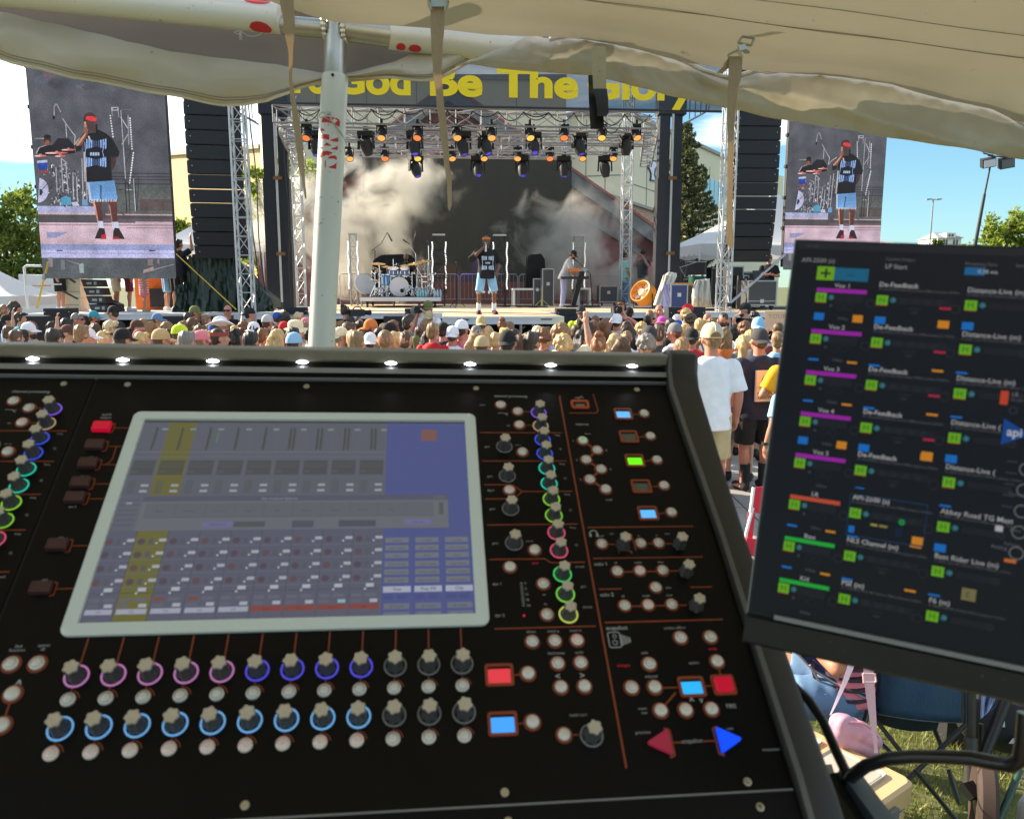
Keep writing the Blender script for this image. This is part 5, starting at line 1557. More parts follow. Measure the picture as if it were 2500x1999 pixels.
for i,(px_,py_,hat,hair,shirt,face,fig,skin,lab,extra,big)in enumerate(CROWD):
# the further below the horizon a head is seen, the nearer it stands; taller people stand a bit further off
 hh=1.70+0.07*math.sin(i*2.4)+(0.04 if big>1.1 else 0)-(0.07 if fig=='woman' else 0)
 raised=0.0
 if py_<772:hh=max(hh,1.80)
 headz=hh*0.935
 dd=(2.25-headz)*FPX/(py_-700)
 lo,hi=8.4,16.6
 if dd>hi:dd=hi-(i%3)*0.3
 if dd<lo:dd=lo
 pt=at(px_,py_,dd)
 # true height that puts this head where it is seen
 h_=min(max(pt.z/0.935,1.45),1.95)if py_<858 else hh
 base=Vector((pt.x,pt.y,0))
 face_adj=math.atan2(base.x,base.y)
 ob=person(fig,lab,base,-R(face),h_,skin,shirt,['khaki','denim','black','navy','grey'][i%5],'black',hair,hat,[e for e in extra if e not in('phone','sign')],'people in the crowd',wide=0.94+0.06*(big-0.9)/0.1 if big>1 else 0.97)
 placed.append((ob,base,h_))
 k=h_/1.755
 if 'phone' in extra:
  ph=thing('phone','phone held up by the '+('dark head in front of the curly head' if px_<1500 else 'person beside the monitor'),'phone',base+Vector((0.0,0.38*k,1.585*k)),0,None)
  inst(phone_me,'case',ph,rot=(0,0 if px_<1500 else R(90),0),scale=1.2)
 if 'sign' in extra:
  sg=thing('cardboard_sign','cardboard sign with hand drawn capitals held above the crowd','sign',Vector((at(1900,805,13).x,at(1900,805,13).y,at(1900,808,13).z)),0,None)
  b=MB();b.box(-0.23,0.23,-0.004,0.004,0.0,0.32);b.build('card',mat('cardboard',(0.62,0.44,0.30),rough=0.9,var=0.08,scale=3),sg)
  b=MB();put_text(b,'YOURE',(0,-0.006,0.20),(1,0,0),(0,0,1),0.11,align='c',bold=-0.01);put_text(b,'#1',(0,-0.006,0.06),(1,0,0),(0,0,1),0.12,align='c',bold=-0.01);b.build('sign_lettering',mat('pencil_ink',(0.30,0.20,0.14),rough=0.9),sg)
 if fig=='camera':
  cb=thing('video_camera','shoulder camera held by the %s'%('camera man in the olive cap' if 1000<px_<1100 else 'red haired camera man' if px_>1200 else 'camera operator beside the tent pole'),'camera',base+Vector((math.sin(R(face))*0.2,math.cos(R(face))*0.2,1.58*k)),-R(face)+0.3)
  b=MB();b.box(0.02,0.15,-0.16,0.14,-0.02,0.12);b.build('camera_body',m_black2,cb)
  b=MB();b.lathe([(0.045,0),(0.05,0.1),(0.06,0.16),(0.055,0.165)],14,(0.085,0.14,0.05),(0,1,0));b.build('camera_lens',m_black,cb,smooth=40)
  b=MB();b.tube([(0.085,-0.1,0.12),(0.085,-0.05,0.17),(0.085,0.06,0.17),(0.085,0.1,0.12)],0.012,6);b.build('handle',m_black,cb)
 if 'neon vest' in lab:
  b=MB()
  for sx in(-1,1):b.box(sx*0.085-0.022,sx*0.085+0.022,0.128,0.136,0.92*k,1.40*k)
  b.build('reflective_stripe',mat('reflective',(0.7,0.55,0.45),rough=0.4),ob)
  # a few more heads to fill the crowd where the photograph shows only fragments
fill=[]
for k in range(46):
 fx=20+(k*397)%1880
 fy=[812,822,806,830,800,818][k%6]
 if 1240<fx<1330 and fy<815:fy=826
 if any(abs(fx-c[0])<17 and abs(fy-c[1])<12 for c in CROWD):fx+=11
 hh=1.62+0.06*math.sin(k)
 dd=min(max((2.25-hh*0.935)*FPX/(fy-700),8.6),16)
 pt=at(fx,fy,dd);base=Vector((pt.x,pt.y,0))
 if any((base.xy-q[1].xy).length<0.3 for q in placed):base.y+=0.35
 near=min(CROWD,key=lambda c:(c[0]-fx)**2+4*(c[1]-fy)**2+(4000 if c in fill else 0))
 fill.append(near)
 hc_=['brown','dark','light','blond','auburn','black'][(k*5)%6]
 ht=['short','wavy','curly','short','long','crop'][(k*7)%6]
 sh_=['white','lightblue','grey','black','tan','rust'][(k*5+k//6)%6]
 lb=('%s %s hair tucked behind: %s'%({'short':'short','wavy':'wavy','curly':'curly','long':'straight','crop':'cropped'}[ht],hc_,near[8]))
 lb=' '.join(lb.replace('tucked behind:','behind the').split()[:14])
 ob=person('woman' if ht in('wavy','long')else 'stand',lb,base,-R((k*37)%70),hh,['fair','tan','fair','red','brown'][k%5],sh_,'denim','black',(ht,hc_),None,(),'people in the crowd',wide=0.97)
 placed.append((ob,base,hh))
 # ------------------------------------------------------------------ people standing near us
figure('near',hem=0.80,sleeve=0.80,vox=0.009,pants_len=1.0,bag=1.06)
d1=7.85
pt=at(1737,838,d1)
nb_=Vector((pt.x,pt.y,0))
m_trucker=mat('cap_mesh_shade',(0.52,0.47,0.38),rough=0.8,var=0.06,bump=0.4,bscale=300)  # greyer mesh for the cap's right half, its shade put into the colour
nm_=person('near','man in cream cap, plain white shirt and khaki shorts standing nearest, his back to us',nb_,R(4),1.86,'red','white','khaki','grey',('crop','light'),None,(),'people standing near the tent',wide=1.10)
hp=Vector(FIG['near']['head'])*(1.86/1.755);kk=1.86/1.755*1.12
inst(HM['cap'],'cap',nm_,hp,(0,0,0),kk,mat('cap_cream',(0.70,0.60,0.38),rough=0.8))
b=MB();rows=[]
for j in range(9):
 e=math.pi/2*(0.12+0.84*j/8)
 rows.append([(0.0935*math.cos(a)*math.cos(e)**0.72,0.1105*math.sin(a)*math.cos(e)**0.72-0.012,0.0185+0.1225*math.sin(e))for a in[R(-90)+R(95)*q/9 for q in range(10)]])
b.grid(rows);b.build('cap_mesh_shaded_half',m_trucker,nm_,smooth=60,loc=hp).scale=(kk,)*3
b=MB();b.tube([(0.003*0,0.1125*math.sin(a)*math.cos(e)**0.72-0.012,0.0185+0.1245*math.sin(e))for a,e in[(R(-90),math.pi/2*q/10)for q in range(3,11)]],0.003,6);b.build('cap_seam',mat('seam_white',(0.75,0.72,0.66),rough=0.7),nm_,loc=hp).scale=(kk,)*3
b=MB();rows=[]
for j in range(6):
 t=j/5
 rows.append([(0.046*math.cos(R(q*18))*(1-t*0.999),-0.1225+0.006*t*0+0.011*(1-math.sin(R(q*18))*(1-t))*0.3-0.0015,0.026+0.042*math.sin(R(q*18))*(1-t))for q in range(11)])
b.grid(rows);b.build('cap_opening',HAIR['light'],nm_,loc=hp).scale=(kk,)*3
b=MB()
for sx in(-1,1):
 b.tube([(sx*0.004,0,0.0),(sx*0.016,0,0.012),(sx*0.018,0,-0.012),(sx*0.004,0,0.0)],0.0028,6)
b.build('collar_logo',m_black,nm_,loc=Vector((0,-0.083,1.425))*1.06*1.0)
b=MB()
for sx in(-1,1):b.prism([(sx*0.15,-0.03,0.80),(sx*0.215,-0.02,0.80),(sx*0.215,-0.02,0.60),(sx*0.16,-0.03,0.60)],(0,0.08,0))
b.build('cargo_pocket',cloth('khaki'),nm_)
d2=8.75
pt=at(1853,858,d2);h2=1.78
m2=person('near','man in grey and black cap, navy shirt with a printed back and black shorts',Vector((pt.x,pt.y,0)),R(12),h2,'red','navy','black','black',('crop','brown'),('capback','charcoal'),(),'people standing near the tent',wide=1.1)
b=MB();b.box(-0.115,0.115,-0.176,-0.150,1.02,1.36);b.build('back_print',mat('print_cream',(0.62,0.48,0.38),rough=0.85,var=0.3,scale=14),m2)
b=MB();put_text(b,'CREW',(0,-0.1785,1.05),(1,0,0),(0,0,1),0.05,align='c',bold=0.02,width=0.17);b.box(-0.10,0.10,-0.1785,-0.176,1.11,1.118)
for q in range(5):b.prism([(-0.07+0.025*q,-0.1785,1.16+0.03*(q%2)),(-0.04+0.025*q,-0.1785,1.22+0.02*(q%3)),(-0.03+0.025*q,-0.1785,1.31-0.03*(q%2)),(-0.055+0.025*q,-0.1785,1.24)],(0,0.002,0))
b.build('back_print_ink',mat('print_navy',(0.05,0.06,0.12),rough=0.8),m2)
for sx in(-1,1):
 b=MB();b.cyl((sx*0.115,-0.02,0.06),(sx*0.115,-0.01,0.30),0.058,0.062,14);b.build('sock',cloth('black'),m2,smooth=50)
pt=at(1930,880,8.3)
m3=person('cross','person in a bright yellow shirt with arms folded beside the monitor edge',Vector((pt.x,pt.y,0)),R(30),1.74,'tan','yellow','white','white',('short','brown'),None,(),'people standing near the tent',wide=1.1)
pt=at(1935,960,7.3)
m4=person('stand','person in a light blue shirt and white shorts mostly hidden by the monitor edge',Vector((pt.x,pt.y,0)),R(20),1.55,'tan','lightblue','white','white',('short','brown'),None,(),'people standing near the tent',wide=1.0)
b=MB();b.ring(0.032,0.037,-0.012,0.012,16);b.build('wrist_band',m_black,m4,loc=(-0.235,0.045,0.83))
# ================================================================== band, gear and people on the stage
m_blue_drum=mat('blue_sparkle',(0.02,0.14,0.42),rough=0.25,var=0.25,scale=60,coat=0.4)
m_skin_drum=mat('drum_head',(0.62,0.61,0.68),rough=0.5,var=0.04)
m_brass=mat('cymbal_brass',(0.62,0.36,0.12),rough=0.3,metal=0.7,var=0.15,scale=5)
m_casewood=mat('case_blue',(0.035,0.045,0.16),rough=0.5,var=0.1)
m_sheet=mat('white_tarp',(0.62,0.60,0.52),rough=0.7,var=0.12,scale=3,bump=0.4,bscale=6)
m_silver=mat('silver_drape',(0.62,0.61,0.55),rough=0.45,metal=0.2,var=0.25,scale=6,bump=0.8,bscale=7)
def spx(px_,py_,n):return SP(px_,py_,n)
def local(px_,py_,n,s0_,n0_,z0_=DECK):
 s,z=SP(px_,py_,n)
 return Vector((s-s0_,n-n0_,z-z0_))
 # drum platform with wheels
s0,_=SP(980,730,5.0)
sA,zr=SP(879,725,5.0);sB,_=SP(1077,725,5.0)
RZ=zr
dp=sthing('drum_platform','pale aluminium drum platform on wheels carrying the blue drum kit','platform',s0,5.0)
hwA,hwB=sA-s0,sB-s0
b=MB();b.box(hwA,hwB,0.0,0.05,RZ-DECK-0.13,RZ-DECK-0.012);b.box(hwA,hwA+0.04,0.051,2.4,RZ-DECK-0.13,RZ-DECK-0.012);b.box(hwB-0.04,hwB,0.051,2.4,RZ-DECK-0.13,RZ-DECK-0.012);b.build('frame',m_alubright,dp)
b=MB();b.box(hwA+0.01,hwB-0.01,0.01,2.4,RZ-DECK-0.011,RZ-DECK);b.build('carpet',m_cloth,dp)
for x in(hwA+0.2,hwB-0.2):
 for y in(0.15,2.2):
  b=MB();b.lathe([(0.03,-0.03),(0.075,-0.03),(0.08,0),(0.075,0.03),(0.03,0.03)],14,(x,y,0.08),(1,0,0));b.box(x-0.05,x+0.05,y-0.06,y+0.06,0.16,RZ-DECK-0.131);b.build('caster',m_dkmetal,dp,smooth=40)
  # bass drum with toms
c=local(974.6,700,5.35,*SP(974.6,700,5.35)[:1],5.35,RZ)
sb_,zb_=SP(974.6,700,5.35)
rb=zb_-RZ-0.005
bd=sthing('bass_drum','blue bass drum with plain pale front head and two mounted toms','drum',sb_,5.35,RZ)
b=MB();b.lathe([(rb-0.01,0),(rb-0.01,0.42)],36,(0,0.02,rb+0.005),(0,1,0));b.build('shell',m_blue_drum,bd,smooth=40)
b=MB();b.lathe([(rb-0.028,-0.012),(rb,-0.012),(rb,0.025),(rb-0.02,0.03)],36,(0,0.0,rb+0.005),(0,1,0));b.build('hoop',m_alw,bd,smooth=40)
b=MB();b.lathe([(0.001,-0.016),(rb-0.02,-0.0125),(rb-0.02,-0.004)],36,(0,0,rb+0.005),(0,1,0));b.build('front_head',m_skin_drum,bd)
b=MB();b.lathe([(0.001,-0.019),(0.062,-0.019),(0.062,-0.0165)],20,(0.085,0,rb*0.62),(0,1,0));b.build('sound_hole',m_black,bd)
b=MB();b.tube([(0.085,-0.05,rb*0.62),(0.17,-0.28,rb*0.9),(0.22,-0.3,0.02)],0.008,6);b.build('microphone_arm',m_black,bd)
for sx in(-1,1):
 b=MB();b.tube([(sx*rb*0.9,0.06,rb*0.55),(sx*(rb+0.1),-0.08,0.0)],0.010,6);b.build('spur',m_chrome,bd)
for px_,tilt in((960.7,0.12),(988.5,-0.06)):
 st_,zt_=SP(px_,663,5.42)
 o_=Vector((st_-sb_,0.10,zt_-RZ))
 ax=Vector((tilt*0.4,-0.30,0.95)).normalized()
 b=MB();b.lathe([(0.145,-0.10),(0.145,0.10)],28,o_,ax);tm=b.build('tom',m_blue_drum,bd,smooth=40)
 for zz in(-0.105,0.10):
  b=MB();b.lathe([(0.135,zz-0.01),(0.155,zz-0.01),(0.155,zz+0.014),(0.135,zz+0.014)],28,o_,ax);b.build('tom_hoop',m_chrome,tm,smooth=40)
 b=MB();b.lathe([(0.001,0.108),(0.142,0.108),(0.142,0.112),(0.001,0.113)],28,o_,ax);b.build('tom_head',m_skin_drum,tm)
 for q in range(6):
  a=q*math.pi/3;x_,y_,z_=frame(ax);p=o_+x_*0.15*math.cos(a)+y_*0.15*math.sin(a)
  b=MB();b.bar(p-z_*0.05,p+z_*0.05,0.018,0.018);b.build('lug',m_chrome,tm)
b=MB();b.tube([(0,0.1,rb*2),(0,0.12,rb*2+0.2),(-0.1,0.12,rb*2+0.22)],0.014,8);b.build('tom_mount',m_chrome,bd)
# floor toms and snare
def floor_tom(px_,py_,n,r,h,label,mm,legz=True):
 s_,z_=SP(px_,py_,n)
 t=sthing('floor_tom',label,'drum',s_,n,RZ)
 zc_=z_-RZ
 b=MB();b.lathe([(r,zc_-h/2),(r,zc_+h/2)],26);b.build('shell',mm,t,smooth=40)
 for zz in(-h/2,h/2):
  b=MB();b.lathe([(r-0.01,zc_+zz-0.012),(r+0.012,zc_+zz-0.012),(r+0.012,zc_+zz+0.012),(r-0.01,zc_+zz+0.012)],26);b.build('hoop',m_chrome,t,smooth=40)
 b=MB();b.lathe([(0.001,zc_+h/2+0.013),(r,zc_+h/2+0.012)],24);b.build('drum_head',m_skin_drum,t)
 for q in range(6):
  a=q*math.pi/3+0.4
  b=MB();b.bar((r*1.03*math.cos(a),r*1.03*math.sin(a),zc_-h*0.3),(r*1.03*math.cos(a),r*1.03*math.sin(a),zc_+h*0.3),0.02,0.02);b.build('lug',m_chrome,t)
  if q%2==0:
   b=MB();b.tube([(r*1.06*math.cos(a),r*1.06*math.sin(a),zc_),(r*1.1*math.cos(a),r*1.1*math.sin(a),0)],0.009,6);b.build('leg',m_chrome,t)
floor_tom(944.4,685,5.5,0.14,0.36,'tall blue floor tom beside the bass drum',m_blue_drum)
floor_tom(1033,682,5.7,0.19,0.16,'dark red snare drum on the bulb tower side of the kit',mat('red_drum',(0.20,0.04,0.03),rough=0.35,coat=0.3))
# cymbals
def cymbal(px_,py_,n,wpx,label,base_dx=0.0,tilt=0.06,boom=False):
 s_,z_=SP(px_,py_,n)
 r=wpx/2/FPX*(19.8+n)
 t=sthing('cymbal_stand',label,'cymbal',s_+base_dx,n,RZ)
 zc_=z_-RZ
 ax=Vector((tilt,-0.18,1)).normalized();o_=Vector((-base_dx,0,zc_))
 b=MB();b.lathe([(0.004,0.03),(0.03,0.026),(0.045,0.008),(r*0.6,-0.004),(r,-0.016),(r,-0.019),(r*0.6,-0.007),(0.045,0.004)],32,o_,ax);b.build('cymbal',m_brass,t,smooth=40)
 b=MB();b.lathe([(0.012,0.03),(0.014,0.06),(0.006,0.065)],8,o_,ax);b.build('wing_nut',m_black,t)
 b=MB()
 if base_dx:b.tube([o_-ax*0.03,(0,0,zc_*0.62)],0.009,6)
 else:b.tube([o_-ax*0.03,(0,0,zc_*0.6)],0.009,6)
 b.tube([(0,0,zc_*0.66),(0,0,0.08)],0.014,8);b.build('stand_pole',m_chrome,t,smooth=50)
 for q in range(3):
  a=q*2.094+0.5
  b=MB();b.tube([(0,0,0.28),(0.25*math.cos(a),0.25*math.sin(a),0.01)],0.010,6);b.build('leg',m_chrome,t)
cymbal(923,643,5.5,36,'cymbal at the outer smoke side of the drum kit',0.10,0.05)
cymbal(944,650.5,5.9,24,'small cymbal between the outer cymbal and the first tom',0.03,0.03)
cymbal(988.5,647.5,5.9,25,'small cymbal in front of the drummer above the second tom',-0.02,-0.04)
cymbal(1012.6,643,5.5,36,'large tilted cymbal covering the drummer elbow',0.2,-0.10)
cymbal(1035.5,636.8,5.8,35,'highest cymbal at the bulb tower side of the drum kit',0.02,-0.05)
cymbal(924,660,5.6,19,'hi hat cymbal low beside the floor tom',0.0,0.16)
# clutter of hardware: pedals and stands in front of the kit
for k,(px_,w_)in enumerate([(915,0.5),(925,0.3),(958,0.35),(1005,0.25),(1018,0.4),(1042,0.5),(1052,0.35)]):
 s_,_=SP(px_,700,5.3)
 t=sthing('hardware_stand','chrome drum hardware stand with clamps, '+['outermost at the smoke side','under the hi hat','beside the floor tom','beside the bass drum head','in front of the snare drum','under the highest cymbal','nearest the bulb tower'][k],'drum hardware',s_,5.15+0.25*(k%3),RZ,0,'drum hardware stands')
 b=MB();hh=0.75+0.2*(k%3);b.tube([(0,0,0.05),(0.02,0.02,hh*0.5),(0.02,0.02,hh)],0.012,6);b.build('stand_pole',m_chrome,t)
 b=MB()
 for q in range(7):
  z=0.12+q*hh/8;a=rnd.uniform(0,6.28);l_=rnd.uniform(0.06,0.2)
  b.tube([(0.01,0.01,z),(l_*math.cos(a),l_*math.sin(a),z+rnd.uniform(-0.05,0.1))],0.009,5);b.ell((l_*math.cos(a),l_*math.sin(a),z+0.02),(0.02,0.02,0.03),8,6)
 b.build('clamps',m_chrome,t)
 b=MB()
 for q in range(3):
  a=q*2.094+k;b.tube([(0,0,0.3),(0.24*math.cos(a),0.24*math.sin(a),0.01)],0.010,5)
 b.build('tripod_base',m_chrome,t)
 # bottles
m_water=mat('water_pack',(0.20,0.55,0.66),rough=0.2,var=0.3,scale=30)
s_,_=SP(1030,720,5.1)
wp_=sthing('water_pack','shrink wrapped pack of blue water bottles on the drum platform','water bottles',s_,5.12,RZ)
for q in range(8):
 b=MB();b.lathe([(0.03,0),(0.032,0.13),(0.03,0.16),(0.012,0.19),(0.012,0.205)],10,(-0.12+0.08*(q%4),0.07*(q//4),0));b.build('bottle',m_water,wp_,smooth=40)
s_,_=SP(1061,720,5.1)
for q in range(3):
 t=sthing('water_bottle','clear blue water bottle by the bulb tower, '+['closest to the water pack','middle one of three','closest to the platform corner'][q],'bottle',s_+0.09*q,5.1+0.05*q,RZ,0,'loose bottles on the drum platform')
 b=MB();b.lathe([(0.034,0),(0.036,0.14),(0.032,0.17),(0.013,0.21)],10);b.build('bottle_body',mat('water_clear',(0.35,0.5,0.66),rough=0.15),t,smooth=40)
 b=MB();b.lathe([(0.015,0.205),(0.015,0.225)],10);b.build('bottle_cap',m_alw,t)
 # overhead and straight microphone stands
def mic_stand(label,pts,n,mic=True,base_px=None,z0=None,m=m_black):
 """pts: bearings of the stand from its foot upwards"""
 s0_,_=SP(pts[0][0],700,n)
 t=sthing('microphone_stand',label,'microphone stand',s0_,n,RZ if z0 is None else z0)
 L=[Vector((SP(x,y,n)[0]-s0_,0,SP(x,y,n)[1]-(RZ if z0 is None else z0)))for x,y in pts]
 L[0].z=0.02
 b=MB();b.tube(L[:2],0.014,6);b.build('stand_pole',m,t)
 if len(L)>2:b=MB();b.tube(L[1:-1]if mic and len(L)>3 else L[1:],0.010,6);b.build('boom',m,t)
 for q in range(3):
  a=q*2.094+0.3;b=MB();b.tube([(0,0,0.25),(0.28*math.cos(a),0.28*math.sin(a),0.01)],0.010,5);b.build('leg',m,t)
 if mic:
  d=(L[-1]-L[-2]).normalized()
  b=MB();b.tube([L[-2],L[-2]+d*0.12],0.014,8);b.cap(L[-2]+d*0.10,L[-1],0.022,0.026,10);b.build('microphone',m_dkmetal,t,smooth=50)
 return t
mic_stand('overhead boom microphone stand above the outer cymbal',[(916,722),(915.5,611),(908.5,611),(931,594.5),(945.5,567.5),(956.5,588)],6.6)
mic_stand('overhead boom microphone stand curling over the drummer',[(1046,722),(1043,602),(1031,591),(1016,565),(1011,589)],6.6)
mic_stand('chrome microphone stand forking beside the drummer head',[(1017,722),(1015,620),(1001,602),(999.5,596),(985,586)],6.4,m=m_chrome)
mic_stand('tall straight microphone stand just left of the bulb tower',[(1048,725),(1046,600),(1044.5,589)],6.9,m=m_chrome)
mic_stand('lone straight microphone stand between the drums and the singer',[(1115,738),(1114.5,652),(1114.5,641)],5.6,z0=DECK)
# drummer on a stool
figure('drum','drum','drum',seated=True,legs='long',vox=0.0115,hem=0.90)
s_,zh=SP(991,628,6.3)
kz=zh-1.64
dr_=person('drum','drummer with dark hair and black shirt sitting behind the kit',W(s_,6.35,kz),TH+math.pi,1.755,'brown','black','black','black',('crop','black'),None,('eyes','beard'),None)
st_=sthing('drum_stool','black drum stool under the drummer','stool',s_,6.4,RZ)
b=MB();b.lathe([(0.05,0.0),(0.15,0.01),(0.16,0.05),(0.14,0.08)],18,(0,0,kz+0.76-RZ));b.build('seat',m_black,st_,smooth=40)
b=MB();b.tube([(0,0,0.05),(0,0,max(0.1,kz+0.76-RZ))],0.03,8);b.build('stool_pole',m_chrome,st_)
# black drape over gear behind the drums
def draped(label,pts,n,depth,nm='draped_gear',base=None):
 """cloth-covered stack of gear: outline of its front, bulging and folded"""
 s0_,z0_=SP(*pts[0],n)
 t=sthing(nm,label,'covered gear',s0_,n,base or DECK)
 zb0=(base or DECK)
 L=[Vector((SP(x,y,n)[0]-s0_,0,SP(x,y,n)[1]-zb0))for x,y in pts]
 b=MB()
 front,mid,back=[],[],[]
 N=50
 # walk along the outline's top from left foot to right foot
 tot=[0]
 for p,q in zip(L,L[1:]):tot.append(tot[-1]+(q-p).length)
 out=[]
 for k in range(N+1):
  d=tot[-1]*k/N
  i=max(j for j in range(len(tot))if tot[j]<=d+1e-9);i=min(i,len(L)-2)
  f=(d-tot[i])/max(1e-9,tot[i+1]-tot[i]);out.append(L[i].lerp(L[i+1],f))
 cx_=sum(p.x for p in out)/len(out)
 rows=[]
 for yy in(0.0,0.12,0.5,1.0):
  rows.append([(p.x+(cx_-p.x)*(0.0 if yy<0.6 else 0.1),yy*depth+0.03*math.sin(k*1.1)*(1 if yy<0.2 else 0),p.z*(1.0 if yy else 0.985))for k,p in enumerate(out)])
 b.grid(rows)
 # front face with hanging folds
 fr=[]
 for j in range(9):
  v=j/8
  fr.append([(p.x*1.0+0.0,-0.02-0.05*v*(0.5+0.5*math.sin(k*0.9+1.3*math.sin(k*0.37))),max(0.0,p.z*(1-v)*0.985+0.0))for k,p in enumerate(out)])
 b.grid(fr)
 b.build('cover',m_cloth,t,smooth=70)
 return t
draped('black cloth covered gear standing behind the drummer',[(904,712),(911,634),(930,622),(980,620),(1002,622),(1018,636),(1022,712)],7.4,0.8,base=RZ-0.05)
# second, rear platform
s_,z_=SP(878,702,7.0)
rp=sthing('rear_platform','low pale platform behind the drum platform','platform',s_,7.0)
b=MB();b.box(0,2.2,0,0.05,z_-DECK-0.11,z_-DECK);b.build('frame',m_alubright,rp)
b=MB();b.box(0.0,2.2,0.051,1.4,z_-DECK-0.03,z_-DECK);b.build('platform_top',m_cloth,rp)
for x in(0.05,1.1,2.15):
 b=MB();b.tube([(x,0.03,0),(x,0.03,z_-DECK-0.11)],0.03,8);b.build('leg',m_alu,rp)
s_,z_=SP(890,694,6.9)
cs_=sthing('cymbal_case','pale round cymbal case leaning beside the drum platform','case',s_,6.85,DECK)
b=MB();b.lathe([(0.05,-0.05),(0.34,-0.04),(0.36,0),(0.34,0.04),(0.05,0.05)],26,(0,0,z_-DECK),(0.5,-0.8,0.35));b.build('case_shell',mat('pale_plastic',(0.62,0.62,0.6),rough=0.5),cs_,smooth=40)
# bulb towers
m_bulb=mat('bulb',(0.9,0.9,0.86),rough=0.3,emit=0.35,ecol=(1,0.97,0.9))
b=MB();b.ell((0,0,0),(0.026,0.026,0.032),8,6);bulb_me=b.mesh('bulb',[m_bulb],smooth=179)
def bulb_tower(label,px0,px1,pyt,pyb,n,cables=True,pale=False):
 s0_,z1_=SP(px0,pyt,n);s1_,_=SP(px1,pyt,n);_,z0_=SP(px0,pyb,n)
 t=sthing('bulb_tower',label,'light tower',s0_,n,DECK)
 w_=s1_-s0_
 mm=m_alw if pale else m_dkmetal
 fr,la=truss_mb((w_/2,w_/2,0),(w_/2,w_/2,z1_-DECK),w_,w_,0.42,0.02,0.010)
 fr.build('frame',mm,t);la.build('lattice',mm,t)
 b=MB();b.box(-0.03,w_+0.03,-0.03,w_+0.03,z1_-DECK,z1_-DECK+0.05);b.build('top_plate',m_alw,t)
 H_=z1_-DECK
 for side,x in((0,-0.045),(1,w_+0.045)):
  b=MB();b.tube([(x,-0.03,0.35),(x+0.02,-0.03,H_*0.5),(x,-0.03,H_*0.93)],0.006,4);b.build('bulb_cord',m_cable,t)
  nbl=24
  for q in range(nbl):
   z=H_*0.9-q*(H_*0.68)/nbl
   inst(bulb_me,'bulb',t,(x+0.012*math.sin(q*0.8+side),-0.04,z))
 if cables:
  b=MB()
  for q in range(10):
   z=0.4+q*H_*0.055;x=w_+0.05
   b.tube([(x,-0.05,z),(x+0.06*math.sin(q*2.3),-0.09,z+0.1),(x-0.05,-0.06,z+0.2)],0.012,5)
  b.build('cable_tangle',m_cable,t)
bulb_tower('dark bulb tower right beside the drums, wrapped in cables',1058,1084,575,738,7.0)
bulb_tower('dark bulb tower standing behind the singer',1207,1234,576,736,7.0,False)
bulb_tower('bulb tower veiled by the smoke left of the drums',852,868,573,738,7.8,False,True)
bulb_tower('bulb tower in the smoke behind the keyboard player',1402,1425,577,736,8.0,False)
# ------------------------------------------------------------------ the singer
figure('singer',L='mic',Rr='hip',hem=0.80,sleeve=0.98,bag=1.14,vox=0.0085,stance=0.17,pants_len=1.0)
def flipped(fig):
 return FIG[fig]
sS,_=SP(1188,766,-1.2)
# facing us, the hand with the microphone is on our left: the right arm of the figure
figure('singer',L='hip',Rr='mic',hem=0.80,sleeve=0.98,bag=1.14,vox=0.0085,stance=0.17,pants_len=1.0)
hs_=(SP(1185,575,-1.2)[1]-DECK)
sing=person('singer','singer in orange headband, black printed shirt and pale denim shorts singing at the front',W(sS,-1.2,DECK),TH+math.pi+0.12,hs_/1.005,'brown','black','lightblue','black',('short','black'),('band','orange'),('eyes','beard'),None,wide=1.0)
ks=hs_/1.005/1.755
for sx in(-1,1):
 b=MB();b.cyl((sx*0.182*ks,-0.02*ks,0.08*ks),(sx*0.178*ks,-0.015*ks,0.26*ks),0.05*ks,0.052*ks,14);b.build('sock',cloth('white'),sing,smooth=50)
 b=MB();b.box(sx*0.19*ks-0.055,sx*0.19*ks+0.055,-0.05,0.165,0.004,0.03);b.build('shoe_sole',mat('red_sole',(0.45,0.03,0.05),rough=0.6),sing)
m_logo=mat('shirt_logo_blue',(0.50,0.62,0.80),rough=0.8,var=0.1,scale=20)
b=MB()
for zz,sgn in((1.255,1),(1.045,-1)):
 for k in range(9):
  x=-0.125+k*0.031;h_=0.042+0.005*abs(k-4)*0.6
  y=0.178-0.35*x*x*2.2
  if k in(4,):continue
  b.prism([(x-0.010,y*ks,(zz-h_)*ks),(x+0.010,y*ks,(zz-h_*0.8)*ks),(x+0.010,y*ks,(zz+h_*0.8)*ks),(x-0.010,y*ks,(zz+h_)*ks)],(0,0.004,0))
for k in range(4):b.box(-0.055+k*0.029,-0.055+k*0.029+0.021,0.176*ks,0.18*ks,1.132*ks,1.168*ks)
for sx in(-1,1):
 b.tube([(sx*0.135,0.168*ks,1.29*ks),(sx*0.115,0.17*ks,1.15*ks),(sx*0.138,0.168*ks,1.0*ks)],0.006,5)
b.build('shirt_print',m_logo,sing)
b=MB()
for q in range(40):
 a=q*0.157;sx=-1 if q%2 else 1
 x=sx*0.135*ks+0.095*math.cos(a);y=0.105*math.sin(a)
 b.tube([(x,y,0.53*ks),(x*1.02+rnd.uniform(-0.01,0.01),y,0.49*ks-rnd.uniform(0,0.03))],0.004,4)
b.build('frayed_hem',cloth('white'),sing)
mic=thing('microphone','silver white hand microphone held to the singer mouth','microphone',W(sS,-1.2,DECK),TH+math.pi+0.12)
b=MB();b.cap((0.035*ks,0.155*ks,1.575*ks),(0.036*ks,0.16*ks,1.57*ks),0.027,0.027,12);b.build('microphone_head',m_chrome,mic,smooth=60)
